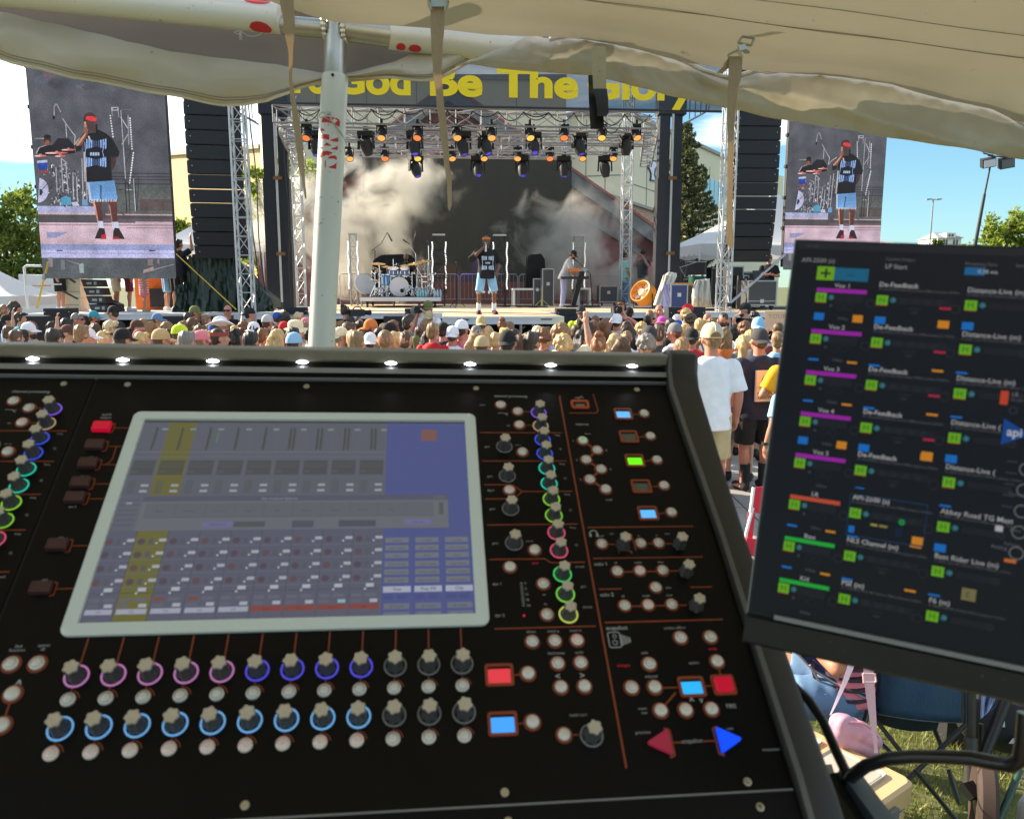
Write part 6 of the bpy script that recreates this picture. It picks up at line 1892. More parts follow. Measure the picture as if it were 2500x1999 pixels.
b=MB();b.cyl((0.036*ks,0.165*ks,1.56*ks),(0.050*ks,0.215*ks,1.40*ks),0.018,0.021,12);b.build('microphone_handle',m_whitem,mic,smooth=60)
# ------------------------------------------------------------------ right half of the band
draped('black cloth covered box standing on the white table',[(1283,704),(1288,628),(1294,621),(1322,619),(1330,632),(1334,704)],6.6,0.7,base=DECK+0.52)
s_,_=SP(1252,745,6.2);s2_,zt=SP(1326,702,6.2)
tb=sthing('white_table','white folding table under the covered box','table',s_,6.2)
b=MB();b.box(0,s2_-s_,0,0.8,0.52,0.58);b.build('tabletop',m_white,tb)
for x in(0.05,s2_-s_-0.05):
 for y in(0.06,0.74):
  b=MB();b.box(x-0.03,x+0.03,y-0.03,y+0.03,0,0.519);b.build('leg',m_white,tb)
def flight_case(label,pxl,pxr,pyt,pyb,n,d,mm,lid=0.35,wheels=True,name='flight_case'):
 s0_,zt_=SP(pxl,pyt,n);s1_,zb_=SP(pxr,pyb,n)
 t=sthing(name,label,'case',s0_,n,max(zb_-(0.12 if wheels else 0),0.0)if False else DECK)
 w_=s1_-s0_;z0_=0.12 if wheels else 0.0;z1_=zt_-DECK
 b=MB();b.box(0,w_,0,d,z0_,z1_);b.build('case_body',mm,t)
 e=0.028
 b=MB()
 for(xa_,xb_,za_,zb2)in((-0.006,w_+0.006,z0_-0.004,z0_+e),(-0.006,w_+0.006,z1_-e,z1_+0.004),(-0.006,e,z0_+e,z1_-e),(w_-e,w_+0.006,z0_+e,z1_-e)):
  b.box(xa_,xb_,-0.008,0.02,za_,zb2)
 if lid:b.box(-0.006,w_+0.006,-0.009,0.0,z0_+(z1_-z0_)*(1-lid)-0.012,z0_+(z1_-z0_)*(1-lid)+0.012)
 b.build('edging',m_alu,t)
 b=MB();b.box(w_/2-0.05,w_/2+0.05,-0.014,-0.009,z0_+(z1_-z0_)*(1-(lid or 0.4))-0.05,z0_+(z1_-z0_)*(1-(lid or 0.4))+0.05);b.build('latch',m_alw,t)
 if wheels:
  for x in(0.1,w_-0.1):
   b=MB();b.lathe([(0.02,-0.02),(0.055,-0.02),(0.055,0.02),(0.02,0.02)],12,(x,0.08,0.056),(1,0,0));b.build('caster',m_dkmetal,t)
 return t
m_case=mat('case_laminate',(0.055,0.058,0.062),rough=0.6,var=0.1)
flight_case('dark grey amplifier cabinet beside the keyboard player',1324,1352,656,746,6.0,0.6,m_case,0,False,'amplifier_cabinet')
flight_case('small dark rack case under the barrier, right of the keyboard',1464,1508,698,738,6.6,0.5,m_case,0.0,True)
flight_case('small silver rack unit beside the covered box',1302,1322,680,701,6.2,0.3,m_case,0,False,'rack_unit')
flight_case('navy blue flight case with recessed handles below the white sheet',1638,1678,694,750,1.2,0.7,m_casewood,0.0,False)
flight_case('big grey flight case with silver edges beside the right tower',1827,1895,685,742,1.6,0.8,m_case,0.82,True)
# keyboard rig
sk0,zk=SP(1372,679,5.0);sk1,_=SP(1438,679,5.0)
kb=sthing('keyboard_rig','two tier keyboard on a slanted black stand','keyboard',sk0,5.0)
zk-=DECK
b=MB();b.box(0,sk1-sk0,0,0.3,zk-0.03,zk+0.05);b.build('lower_keyboard',m_black2,kb)
b=MB();b.box(0.42,sk1-sk0-0.05,-0.0,0.34,zk+0.22,zk+0.30);b.build('upper_keyboard',mat('grey_blue_plastic',(0.30,0.36,0.46),rough=0.5),kb)
kw,_k=(sk1-sk0-0.1)/22,0
for q in range(22):
 b=MB();b.box(0.05+q*kw,0.05+q*kw+kw-0.004,0.17,0.29,zk+0.05,zk+0.062);b.build('key',m_white,kb)
b=MB();b.prism([(0.28,-0.02,0),(0.42,-0.02,0),(0.72,-0.02,zk+0.2),(0.56,-0.02,zk+0.2)],(0,0.12,0));b.build('stand_column',m_black,kb)
b=MB();b.box(0.1,0.7,-0.3,-0.2,0,0.05);b.box(0.1,0.7,0.3,0.4,0,0.05);b.box(0.3,0.42,-0.2,0.3,0,0.05);b.build('stand_foot',m_black,kb)
b=MB();b.box(0.46,0.86,0.0,0.06,zk+0.30,zk+0.40);b.build('orange_towel',mat('towel_orange',(0.60,0.20,0.06),rough=0.9),kb,loc=(-0.28,-0.04,-0.10))
figure('keys','keys','keys',lean=0.42,legs='long',hem=0.80,pants_len=1.9)
s_,_=SP(1375,746,5.55)
person('keys','keyboard player in black cap, grey shirt and grey trousers bent over the keys',W(s_,5.55,DECK),TH-math.pi/2-0.25,1.80,'tan','lightgrey','lavender','white',('short','black'),('cap','black'),('beard',),None)
mic_stand('boom microphone stand leaning to the keyboard player',[(1447,745),(1441,668),(1412,640),(1402,634)],5.2,z0=DECK)
mic_stand('yellow tripod stand beside the amplifier cabinet',[(1323,746),(1323,700)],5.4,mic=False,z0=DECK,m=mat('stand_yellow',(0.5,0.42,0.05),rough=0.5))
s_,z_=SP(1426,705,5.7)
stl=sthing('side_stool','white topped stool under the keyboard with a cloth on it','stool',s_,5.75)
b=MB();b.box(-0.22,0.22,-0.2,0.2,z_-DECK-0.03,z_-DECK+0.03);b.build('seat',m_white,stl)
for x in(-0.18,0.18):
 b=MB();b.box(x-0.025,x+0.025,-0.15,0.15,0,z_-DECK-0.03);b.build('leg',m_white,stl)
 # crew standing at the back
figure('long',legs='long',pants_len=1.85,hem=0.80)
figure('crossl','cross','cross',legs='long',pants_len=1.85,hem=0.80)
s_,_=SP(1523,737,7.2);person('long','stage hand in a pale tee shirt standing in the smoke',W(s_,7.2,DECK),TH-1.2,1.78,'tan','palegreen','denim','white',('short','dark'),None,('eyes',),'stage crew')
s_,_=SP(1567,735,7.6);person('camera','stage hand in a navy tee shirt holding something to his face, behind the orange fan',W(s_,7.6,DECK),TH+2.6,1.84,'tan','navy','khaki','black',('short','dark'),('cap','black'),(),'stage crew')
s_,_=SP(1594,735,8.0);person('stand','person in a pink shirt half hidden by the right mast',W(s_,8.0,DECK),TH+2.8,1.72,'red','pink','khaki','white',('short','brown'),None,(),'stage crew')
s_,zz=SP(1876,672,2.8);person('crossl','crew man in a black tee shirt with folded arms behind the big flight case',W(s_,2.8,SP(1876,622,2.8)[1]-1.755),TH+math.pi-0.3,1.755,'red','black','black','black',('short','dark'),None,('eyes','glasses'),'stage crew')
b_=W(s_,2.8,DECK);bx=sthing('riser_box','black box riser under the crew man with folded arms','box',s_,2.8)
b=MB();b.box(-0.5,0.5,-0.4,0.4,0,max(0.05,SP(1876,622,2.8)[1]-1.755-DECK));b.build('box_body',m_case,bx)
# orange barrel fan
s_,z_=SP(1570,716,3.2)
fan=sthing('barrel_fan','bright orange barrel fan tilted up beside the right mast','fan',s_,3.2)
m_or=mat('fan_orange',(0.72,0.27,0.02),rough=0.4,var=0.08)
ax=Vector((-0.72,-0.52,0.46)).normalized();o_=Vector((0,0,z_-DECK))
b=MB();b.lathe([(0.30,0.16),(0.335,0.17),(0.345,0.13),(0.33,0.10),(0.33,-0.12),(0.345,-0.15),(0.335,-0.18),(0.30,-0.17)],34,o_,ax)
b.f.pop();b.f.pop();b.m.pop();b.m.pop();b.c.pop();b.c.pop()
b.build('fan_housing',m_or,fan,smooth=40)
b=MB();b.lathe([(0.295,0.15),(0.30,-0.16)],34,o_,ax);b.f.pop();b.f.pop();b.m.pop();b.m.pop();b.c.pop();b.c.pop();b.build('fan_lining',m_or,fan,smooth=40)
x_,y_,zv=frame(ax)
b=MB();b.lathe([(0.10,0.10),(0.11,-0.06),(0.02,-0.1)],20,o_,ax);b.build('fan_motor',m_white,fan,smooth=40)
for q in range(5):
 a=q*1.2566;d=x_*math.cos(a)+y_*math.sin(a);e_=zv.cross(d)
 b=MB();b.prism([o_+d*0.09-e_*0.05,o_+d*0.28-e_*0.09,o_+d*0.28+e_*0.07,o_+d*0.09+e_*0.04],zv*0.01+e_*0.01);b.build('fan_blade',m_white,fan)
b=MB()
for rr_ in(0.08,0.16,0.24):b.tube([o_+zv*0.165+(x_*math.cos(q*0.2618)+y_*math.sin(q*0.2618))*rr_ for q in range(25)],0.005,4)
for q in range(8):b.tube([o_+zv*0.166,o_+zv*0.166+(x_*math.cos(q*0.785)+y_*math.sin(q*0.785))*0.30],0.004,4)
b.build('fan_grille',m_or,fan)
b=MB()
for sx in(-1,1):b.tube([o_+y_*0+x_*sx*0.35,Vector(((o_+x_*sx*0.35).x,(o_+x_*sx*0.35).y,0.02)),Vector((0.25,0.2*sx,0.02))],0.016,6)
b.build('fan_stand',m_black,fan)
# white sheet thrown over gear, second drum kit under it and silver drape
def sheet(label,px_pts,n,dep,mm,name='white_sheet',cat='sheet',fold=0.05):
 """px_pts: rows of bearings from top to bottom"""
 s0_,_=SP(*px_pts[-1][0],n)
 t=sthing(name,label,cat,s0_,n,DECK)
 rows=[]
 for j,row in enumerate(px_pts):
  out=[]
  for k in range(13):
   f=k/12*(len(row)-1);i=min(int(f),len(row)-2);g_=f-i
   x=row[i][0]+(row[i+1][0]-row[i][0])*g_;y=row[i][1]+(row[i+1][1]-row[i][1])*g_
   s_,z_=SP(x,y,n)
   out.append((s_-s0_,dep[j]+fold*math.sin(k*1.7+j*0.6),max(0.01,z_-DECK)))
  rows.append(out)
 b=MB();b.grid(rows);b.build('sheet_cloth',mm,t,smooth=80)
 md=t.children[0].modifiers.new('thick','SOLIDIFY');md.thickness=0.02
 return t
sheet('white plastic sheet sliding down over covered gear beside the blue case',[[(1640,664),(1662,668)],[(1622,672),(1655,676)],[(1612,700),(1640,705)],[(1600,728),(1628,732)],[(1590,745),(1630,747)]],2.4,[0.4,0.1,0.0,-0.1,-0.3],m_sheet)
sheet('crumpled silver white drape hanging around the second drum kit',[[(1698,684),(1733,680)],[(1694,700),(1736,698)],[(1690,722),(1734,722)],[(1692,748),(1738,749)]],2.2,[0.0,0.05,-0.05,0.0],m_silver,'silver_drape','drape',0.07)
gearbx=sthing('covered_case','case with an orange lid half under the white sheet','case',SP(1640,690,2.9)[0],2.9,DECK)
b=MB();b.box(0,0.62,0,0.5,0,0.66);b.build('case_body',m_case,gearbx)
b=MB();b.box(-0.01,0.63,-0.01,0.5,0.661,0.74);b.build('case_lid',mat('lid_orange',(0.55,0.25,0.04),rough=0.5),gearbx)
# second kit's stands under the tent: stands, drum, pole
for k,(pa,pb,lb)in enumerate([((1652,640),(1668,668),'boom'),((1704,640),(1668,652),'boom'),((1690,636),(1678,700),'boom'),((1738,640),(1740,700),'boom'),((1762,660),(1757,748),'boom')]):
 s0_,z0_=SP(*pa,3.6);s1_,z1_=SP(*pb,3.6)
 t=sthing('spare_stand','black boom stand of the spare drum kit '+['leaning over the white sheet','crossing under the tent edge','behind the blue case','beside the silver drape','next to the right tower'][k],'stand',s1_,3.6+0.2*k,DECK,0,'stands of the spare drum kit')
 b=MB();b.tube([(0,0,0.02),(0,0,(z1_-DECK)*0.9),(0,0,z1_-DECK)],0.016,6);b.build('stand_pole',m_dkmetal,t)
 b=MB();b.tube([((s0_-s1_)*-0.3,0,z1_-DECK-(z0_-z1_)*0.3),(s0_-s1_,0,z0_-DECK)],0.013,6);b.build('boom',m_alu if k<2 else m_dkmetal,t)
 for q in range(3):
  a=q*2.094+k;b=MB();b.tube([(0,0,0.3),(0.25*math.cos(a),0.25*math.sin(a),0.01)],0.011,5);b.build('leg',m_dkmetal,t)
s_,z_=SP(1702,686,4.2)
t=sthing('spare_drum','dark green drum of the spare kit behind the blue case','drum',s_,4.2)
b=MB();b.lathe([(0.26,z_-DECK-0.16),(0.26,z_-DECK+0.16)],26);b.build('shell',mat('green_drum',(0.01,0.09,0.06),rough=0.35),t,smooth=40)
for zz in(-0.16,0.16):
 b=MB();b.lathe([(0.25,z_-DECK+zz-0.015),(0.275,z_-DECK+zz-0.015),(0.275,z_-DECK+zz+0.015),(0.25,z_-DECK+zz+0.015)],26);b.build('hoop',m_chrome,t,smooth=40)
for q in range(3):
 a=q*2.094;b=MB();b.tube([(0.27*math.cos(a),0.27*math.sin(a),z_-DECK),(0.29*math.cos(a),0.29*math.sin(a),0)],0.01,6);b.build('leg',m_chrome,t)
dk=sthing('dark_gear','stack of black cases and covered amplifiers under the scalloped tent','cases',SP(1665,700,5.6)[0],5.6)
for(xa_,xb_,za_,zb2)in((0,0.9,0,0.9),(0.95,1.9,0,1.25),(0.1,0.8,0.905,1.45),(2.0,2.6,0,1.1)):
 b=MB();b.box(xa_,xb_,0,0.7,za_,zb2);c_=b.build('case',m_black2,dk)
 b=MB();b.box(xa_+0.02,xb_-0.02,-0.01,0,za_+0.02,za_+0.05);b.box(xa_+0.02,xb_-0.02,-0.01,0,zb2-0.05,zb2-0.02);b.build('case_edge',m_alu,c_)
for k,(pl,pr,pt_,pb_,lb)in enumerate([(1783,1812,650,745,'tall black rack behind the right hanging speakers'),(1815,1826,672,742,'slim black case beside the big grey flight case')]):
 flight_case(lb,pl,pr,pt_,pb_,3.0-k*0.6,0.6,m_black2,0.5,False,'black_rack')
s_,z_=SP(1850,676,1.9)
lp=sthing('mixing_laptop','laptop and small console resting on the big grey flight case','laptop',s_,1.9,SP(1860,685,1.6)[1]+0.0)
b=MB();b.box(-0.3,0.35,0,0.4,0,0.06);b.build('small_console',m_black2,lp);b=MB();b.prism([(0.0,0.3,0.061),(0.34,0.3,0.061),(0.34,0.4,0.28),(0.0,0.4,0.28)],(0,0.01,0));b.build('laptop_lid',m_dkmetal,lp)
# long diagonal aluminium brace on the right
pa,pb=W(SP(1780,742,-0.2)[0],-0.2,SP(1780,742,-0.2)[1]),W(SP(1916,622,0.9)[0],0.9,SP(1916,622,0.9)[1])
br=thing('diagonal_brace','aluminium tube brace slanting up in front of the big flight case','brace',pa)
b=MB();b.tube([(0,0,0),pb-pa],0.035,8);b.build('brace_tube',m_alu,br,smooth=50)
b=MB();b.cyl((-0.05,0,-0.02),(0.05,0,-0.02),0.05,0.05,10);b.build('clamp',m_dkmetal,br)
# front fill boxes and subs along the stage lip
def front_box(label,pxl,pxr,pyt,pyb,n,mm=m_black2,floor=False,d=0.5,name='front_fill_speaker'):
 s0_,zt_=SP(pxl,pyt,n);s1_,zb_=SP(pxr,pyb,n)
 if floor:zb_=0
 t=sthing(name,label,'speaker',s0_,n,zb_)
 b=MB();b.box(0,s1_-s0_,0,d,0,zt_-zb_);b.build('cabinet',mm,t)
 b=MB();b.box(0.04,s1_-s0_-0.04,-0.012,0,0.04,zt_-zb_-0.04);b.build('grille',m_grille,t)
 for q in(0.06,0.94):
  inst(screw_me,'grille_screw',t,((s1_-s0_)*q,-0.002,(zt_-zb_)/2))
front_box('long black sub cabinet on the ground under the left wing',62,214,772,830,-0.55,floor=True,name='sub_speaker')
front_box('second long black sub cabinet on the ground under the left wing, by the tarp',385,560,772,830,-0.55,floor=True,name='sub_speaker')
front_box('tall black sub cabinet on the ground by the drum camera man',936,1010,772,830,-0.95,floor=True,name='sub_speaker')
front_box('black sub cabinet on the ground right of the thrust',1376,1440,774,830,-0.95,floor=True,name='sub_speaker')
front_box('black sub cabinet on the ground by the red cap',1632,1730,778,830,-0.75,floor=True,name='sub_speaker')
front_box('flat black front fill speaker on the sub at the far left',105,174,753,770,-0.5,d=0.4)
front_box('black front fill speaker on the lip beside the tent pole',693,751,750,768,-0.12,d=0.1)
front_box('black front fill speaker on the tall sub by the drum camera man',988,1025,754,771,-0.9,d=0.4)
front_box('black front fill speaker on the sub right of the thrust',1360,1410,754,773,-0.9,d=0.4)
front_box('black front fill speaker on the sub by the red cap',1633,1722,750,777,-0.7,d=0.4)
# ------------------------------------------------------------------ the left wing
mw_=mat('rail_white',(0.72,0.73,0.74),rough=0.4)
t=sthing('stair_railing','white tube railing at the outer end of the left wing','railing',SP(66,755,0.4)[0],0.4,DECK-0.1)
L=[local(x,y,0.4,SP(66,755,0.4)[0],0.4,DECK-0.1)for x,y in((68,756),(59,652),(64,649),(118,650))]
b=MB();b.tube(L,0.03,8);b.build('rail',mw_,t,smooth=50)
b=MB();b.tube([local(61,695,0.4,SP(66,755,0.4)[0],0.4,DECK-0.1),local(150,694,0.4,SP(66,755,0.4)[0],0.4,DECK-0.1)],0.02,6);b.build('mid_rail',mw_,t)
pa,pb=(90,752),(118,640)
s0_,z0_=SP(*pa,0.1);s1_,z1_=SP(*pb,0.3)
t=sthing('yellow_strap','broad yellow ratchet strap from the left railing up to the video wall','strap',s0_,0.1,z0_)
b=MB();b.bar((0,0,0),(s1_-s0_,0.2,z1_-z0_),0.075,0.012);b.build('webbing',m_yellow,t);b=MB();b.bar(((s1_-s0_)*0.62,0.11,(z1_-z0_)*0.62),((s1_-s0_)*0.74,0.13,(z1_-z0_)*0.74),0.10,0.05);b.build('ratchet',m_alu,t)
s0_,z0_=SP(577,756,-0.2);s1_,z1_=SP(430,620,0.2)
t=sthing('yellow_strap','thin yellow guy strap slanting down in front of the green tarp','strap',s0_,-0.2,z0_)
b=MB();b.bar((0,0,0),(s1_-s0_,0.4,z1_-z0_),0.03,0.012);b.build('webbing',m_yellow,t)
for k,(pa,pb)in enumerate([((125,650),(184,690)),((152,710),(190,730)),((232,655),(280,675)),((336,678),(425,648))]):
 s0_,z0_=SP(*pa,1.0);s1_,z1_=SP(*pb,1.0)
 t=sthing('stair_brace','grey tube brace behind the bottom of the left video wall, '+['by the yellow strap','below the cream cases','above the tan shorts','by the blue shirt'][k],'brace',s0_,1.0,z0_,0,'tube braces under the left video wall')
 b=MB();b.tube([(0,0,0),(s1_-s0_,0,z1_-z0_)],0.025,6);b.build('brace_tube',m_dkmetal if k<2 else m_alu,t)
 # small array parked on the wing
s_,zt_=SP(186,670,1.2)
t=sthing('ground_speakers','stack of small black array speakers parked on the left wing','speakers',s_,1.2)
hh=(SP(186,640,1.2)[1]-DECK)/6
for q in range(6):
 x=(5-q)*0.0+q*-0.0
 b=MB();xo=0.30-0.05*q
 b.prism([(xo,0,q*hh+0.01),(xo+0.42,0,q*hh+0.01-0.0),(xo+0.38,0,(q+1)*hh-0.02),(xo-0.06,0,(q+1)*hh-0.01)],(0,0.45,0));c_=b.build('speaker_cabinet',m_black2,t)
 b=MB();b.box(xo+0.08,xo+0.2,-0.006,0,q*hh+hh*0.35,q*hh+hh*0.62);b.box(xo+0.25,xo+0.32,-0.006,0,q*hh+hh*0.3,q*hh+hh*0.7);b.build('handle',m_grmetal,c_)
for k in range(4):
 s_,z_=SP(152,748-k*28,2.2)
 t=sthing('cream_case','cream storage case '+['at the bottom','second from the bottom','second from the top','on the top'][k]+' of the stack behind the array speakers','case',s_,2.2,SP(152,748,2.2)[1]+k*0.335 if False else DECK+k*0.335,0,'cream cases on the left wing')
 b=MB();b.box(0,0.45,0,0.5,0.0,0.33);b.build('case_body',mat('cream_case',(0.62,0.56,0.40),rough=0.6),t);b=MB();b.box(0.02,0.43,-0.008,0,0.15,0.17);b.build('case_seam',m_grmetal,t)
s_,_=SP(330,720,3.2)
t=sthing('orange_truck_bed','orange forklift body and black engine box behind the people on the left wing','forklift',s_,3.2,0)
b=MB();b.box(0,1.2,0,0.8,0.4,2.55);b.build('body',mat('fork_orange',(0.75,0.16,0.02),rough=0.5),t)
b=MB();b.box(0.45,1.15,-0.2,-0.01,1.7,2.2);b.build('engine_box',m_black2,t)
for x in(0.2,1.0):
 b=MB();b.lathe([(0.1,-0.1),(0.38,-0.1),(0.4,0.05),(0.1,0.1)],18,(x,0.1,0.4),(0,1,0));b.build('wheel',m_black,t)
s_,_=SP(236,740,1.6)
t=sthing('small_amp','black speaker wedge lying beside the parked array speakers','speaker',s_,1.6)
b=MB();b.prism([(0,0,0),(0.5,0,0),(0.5,0,0.18),(0.1,0,0.36),(0,0,0.30)],(0,0.45,0));b.build('cabinet',m_black2,t);b=MB();b.box(0.08,0.42,-0.01,0,0.03,0.14);b.build('grille',m_grille,t)
# people of the wing, mostly hidden by the video wall
for(px_,fig,lab,sh,bo,so,sk_,hgt,face)in[
(150,'stand','person in black shorts and white trainers behind the yellow strap','black','black','white','fair',1.72,90),
(286,'stand','person in cream shorts leaning behind the video wall','white','cream','white','red',1.72,60),
(318,'stand','person in maroon shorts and white shoes behind the video wall','cream','maroon','white','red',1.70,70),
(410,'woman','person in pale denim shorts at the inner edge of the video wall','pink','lightblue','white','fair',1.66,60),
(430,'stand','person in dark shorts right beside the covered tarp','black','black','white','fair',1.74,80)]:
 s_,_=SP(px_,748,2.0+0.2*(px_%3))
 person(fig,lab,W(s_,2.0+0.2*(px_%3),DECK),TH-R(face),hgt,sk_,sh,bo,so,('short','brown'),None,(),'people on the left wing')
s_,_=SP(354,748,1.5)
gl_=person('woman','child in a striped pink dress in front of the orange forklift',W(s_,1.5,DECK),TH-R(70),1.28,'fair','pink','pink','tan',('long','light'),None,(),'people on the left wing')
b=MB()
for q in range(9):z=0.42+q*0.06;b.lathe([(0.145,z),(0.147,z+0.022)],18,(0,0,0),(0,0,1),sy=0.8)
b.build('dress_stripe',cloth('white'),gl_);b=MB();b.loft([(0,0,0.42,0.15,0.12),(0,0,0.7,0.13,0.10)],18);b.build('skirt_cloth',cloth('pink'),gl_,smooth=60)
s_,_=SP(446,748,1.4)
person('handup','tall person in a navy shirt filming with raised arms beside the video wall',W(s_,1.4,DECK),TH-R(30),1.80,'fair','navy','black','white',('short','dark'),None,(),'people on the left wing')
# green tarpaulin over a stack of gear
m_tarp=mat('green_tarp',(0.013,0.030,0.022),rough=0.42,var=0.25,scale=3,bump=0.35,bscale=5)
tp=[(428,700),(452,688),(456,630),(470,621),(520,618),(560,622),(585,640),(618,690),(662,728),(668,752)]
t=sthing('green_tarpaulin','dark green tarpaulin draped over gear under the left hanging speakers','tarpaulin',SP(428,750,0.9)[0],0.9)
s0_=SP(428,750,0.9)[0]
tot=[0];L=[Vector((SP(x,y,0.9)[0]-s0_,0,SP(x,y,0.9)[1]-DECK))for x,y in tp]
for p,q in zip(L,L[1:]):tot.append(tot[-1]+(q-p).length)
out=[]
for k in range(90):
 d=tot[-1]*k/89;i=min(max(j for j in range(len(tot))if tot[j]<=d+1e-9),len(L)-2);out.append(L[i].lerp(L[i+1],(d-tot[i])/max(1e-9,tot[i+1]-tot[i])))
rows=[]
for j in range(-3,15):
 v=max(0,j/14);row=[]
 for k,p in enumerate(out):
  fold=0.11*math.sin(k*0.42+2.2*v+1.6*math.sin(k*0.13))*v+0.05*math.sin(k*1.1-3*v)*v+0.03*math.sin(k*2.3+8*v)
  y=-0.15*v-fold if j>=0 else-j*0.35
  row.append((p.x+0.04*math.sin(k*0.7+5*v)*v,y,max(0.012,p.z*(1-v)+0.012*(1 if v==1 else 0))if j>=0 else p.z*(1+j*0.03)))
 rows.append(row)
b=MB();b.grid(rows);b.build('tarp_cloth',m_tarp,t,smooth=70)
# power cables on the deck
for k,(px_,n,w_)in enumerate([(1280,4.8,1.0),(1310,4.6,0.8),(1440,4.6,0.7),(1230,5.2,0.5),(660,2.2,0.6),(1745,1.0,0.5)]):
 s_,_=SP(px_,740,n)
 t=sthing('cable_heap','tangle of black cables on the deck '+['before the white table','before the amplifier cabinet','before the keyboard stand','behind the singer','below the green tarpaulin','beside the silver drape'][k],'cables',s_,n,DECK,0,'cable heaps on the deck')
 b=MB();r2=random.Random(k)
 pts=[(r2.uniform(-w_,w_)/2,r2.uniform(-0.2,0.2),0.015+0.04*r2.random())for _ in range(26)]
 b.tube(pts,0.014,5);b.build('cable',m_cable,t,smooth=60)
 # ------------------------------------------------------------------ smoke
def smoke(name,c,rad,dens,seed,thr,col_=(0.95,0.93,0.85),sc=0.55):
 b=MB()
 b.ell((0,0,0),rad,20,12)
 m=bpy.data.materials.new(name);m.use_nodes=True;nt=m.node_tree
 for q in list(nt.nodes):nt.nodes.remove(q)
 o_=nt.nodes.new('ShaderNodeOutputMaterial');v_=nt.nodes.new('ShaderNodeVolumePrincipled');L_=nt.links.new
 v_.inputs['Color'].default_value=col_+(1,);v_.inputs['Anisotropy'].default_value=0.35
 tc=nt.nodes.new('ShaderNodeTexCoord');n_=nt.nodes.new('ShaderNodeTexNoise');n_.inputs['Scale'].default_value=sc;n_.inputs['Detail'].default_value=5;n_.inputs['Roughness'].default_value=0.6;n_.inputs['Distortion'].default_value=0.6
 mp=nt.nodes.new('ShaderNodeMapping');mp.inputs['Location'].default_value=(seed*3.1,seed*1.7,seed)
 L_(tc.outputs['Object'],mp.inputs['Vector']);L_(mp.outputs['Vector'],n_.inputs['Vector'])
 dv_=nt.nodes.new('ShaderNodeVectorMath');dv_.operation='DIVIDE';dv_.inputs[1].default_value=rad
 L_(tc.outputs['Object'],dv_.inputs[0]);ln=nt.nodes.new('ShaderNodeVectorMath');ln.operation='LENGTH';L_(dv_.outputs[0],ln.inputs[0])
 # falloff = 1 - r ; density = max(0, noise - thr - (1 - falloff) * k) * dens
 a1=nt.nodes.new('ShaderNodeMath');a1.operation='MULTIPLY_ADD';a1.inputs[1].default_value=-0.42;a1.inputs[2].default_value=0.42-thr
 L_(ln.outputs['Value'],a1.inputs[0])
 a2=nt.nodes.new('ShaderNodeMath');a2.operation='ADD';L_(a1.outputs[0],a2.inputs[0]);L_(n_.outputs['Fac'],a2.inputs[1])
 a3=nt.nodes.new('ShaderNodeMath');a3.operation='SUBTRACT';a3.inputs[1].default_value=0.42;L_(a2.outputs[0],a3.inputs[0])
 a4=nt.nodes.new('ShaderNodeMath');a4.operation='MULTIPLY';a4.inputs[1].default_value=dens;a4.use_clamp=False;L_(a3.outputs[0],a4.inputs[0])
 a5=nt.nodes.new('ShaderNodeMath');a5.operation='MAXIMUM';a5.inputs[1].default_value=0;L_(a4.outputs[0],a5.inputs[0])
 L_(a5.outputs[0],v_.inputs['Density']);L_(v_.outputs['Volume'],o_.inputs['Volume'])
 o2=b.build('smoke',m);o2.location=c;tag(o2,kind='stuff');return o2
s_,z_=SP(905,560,8.5);smoke('smoke_left',W(s_-0.9,8.55,z_),(3.9,1.1,3.1),8.0,1.0,0.18,sc=0.7)
s_,z_=SP(1000,440,8);smoke('smoke_top',W(s_,8.1,z_-0.2),(3.2,1.1,1.6),5.0,2.0,0.22)
s_,z_=SP(1395,600,8.0);smoke('smoke_right',W(s_,7.9,z_),(3.0,1.0,2.3),4.5,7.7,0.20,sc=0.8)
s_,z_=SP(1520,690,7.9);smoke('smoke_low',W(s_,7.9,z_-0.1),(1.9,0.9,1.3),6.0,5.1,0.20)
# the lit moving lights shine violet and orange into the smoke
for px_,py_,c_,e_,dx in((1015,418,(1.0,0.25,0.12),260,0.0),(1000,418,(0.35,0.12,1.0),200,0.1),(1130,362,(0.30,0.10,1.0),420,0.15),(1167,420,(0.30,0.10,1.0),380,-0.05),(1103,392,(1.0,0.25,0.10),220,0.0)):
 s_,z_=SP(px_,py_,4.1)
 ld=bpy.data.lights.new('stage_beam','SPOT');ld.energy=e_;ld.color=c_;ld.spot_size=R(11);ld.spot_blend=0.6;ld.shadow_soft_size=0.07
 lo=bpy.data.objects.new('stage_beam',ld);col.objects.link(lo);lo.location=W(s_,4.25,z_-0.15)
 lo.rotation_euler=(-(SX*dx+SN*0.86+Vector((0,0,-0.5)))).to_track_quat('Z','Y').to_euler()
 # ================================================================== the tent overhead
m_can=mat('tent_vinyl',(0.45,0.405,0.315),rough=0.5,var=0.14,scale=2.6,bump=0.45,bscale=6,trans=0.13,speck=(26,0.73,(0.30,0.26,0.20)))
m_val=mat('valance_vinyl',(0.47,0.415,0.32),rough=0.42,var=0.16,scale=6,bump=0.5,bscale=12,trans=0.15,speck=(40,0.74,(0.28,0.24,0.18)))
m_back=mat('valance_inner_shade',(0.17,0.135,0.10),rough=0.6,var=0.15,scale=3,trans=0.02)  # valance vinyl in the recess, its shade put into a darker colour
m_pipe=mat('painted_pipe',(0.60,0.60,0.55),rough=0.4,metal=0.15,var=0.12,scale=5,speck=(90,0.70,(0.25,0.22,0.18)))
m_galv=mat('galvanised',(0.42,0.42,0.37),rough=0.35,metal=0.75,var=0.3,scale=16)
m_weld=mat('weld_bead',(0.62,0.58,0.48),rough=0.3,metal=0.8,var=0.4,scale=40,bump=0.6,bscale=80)
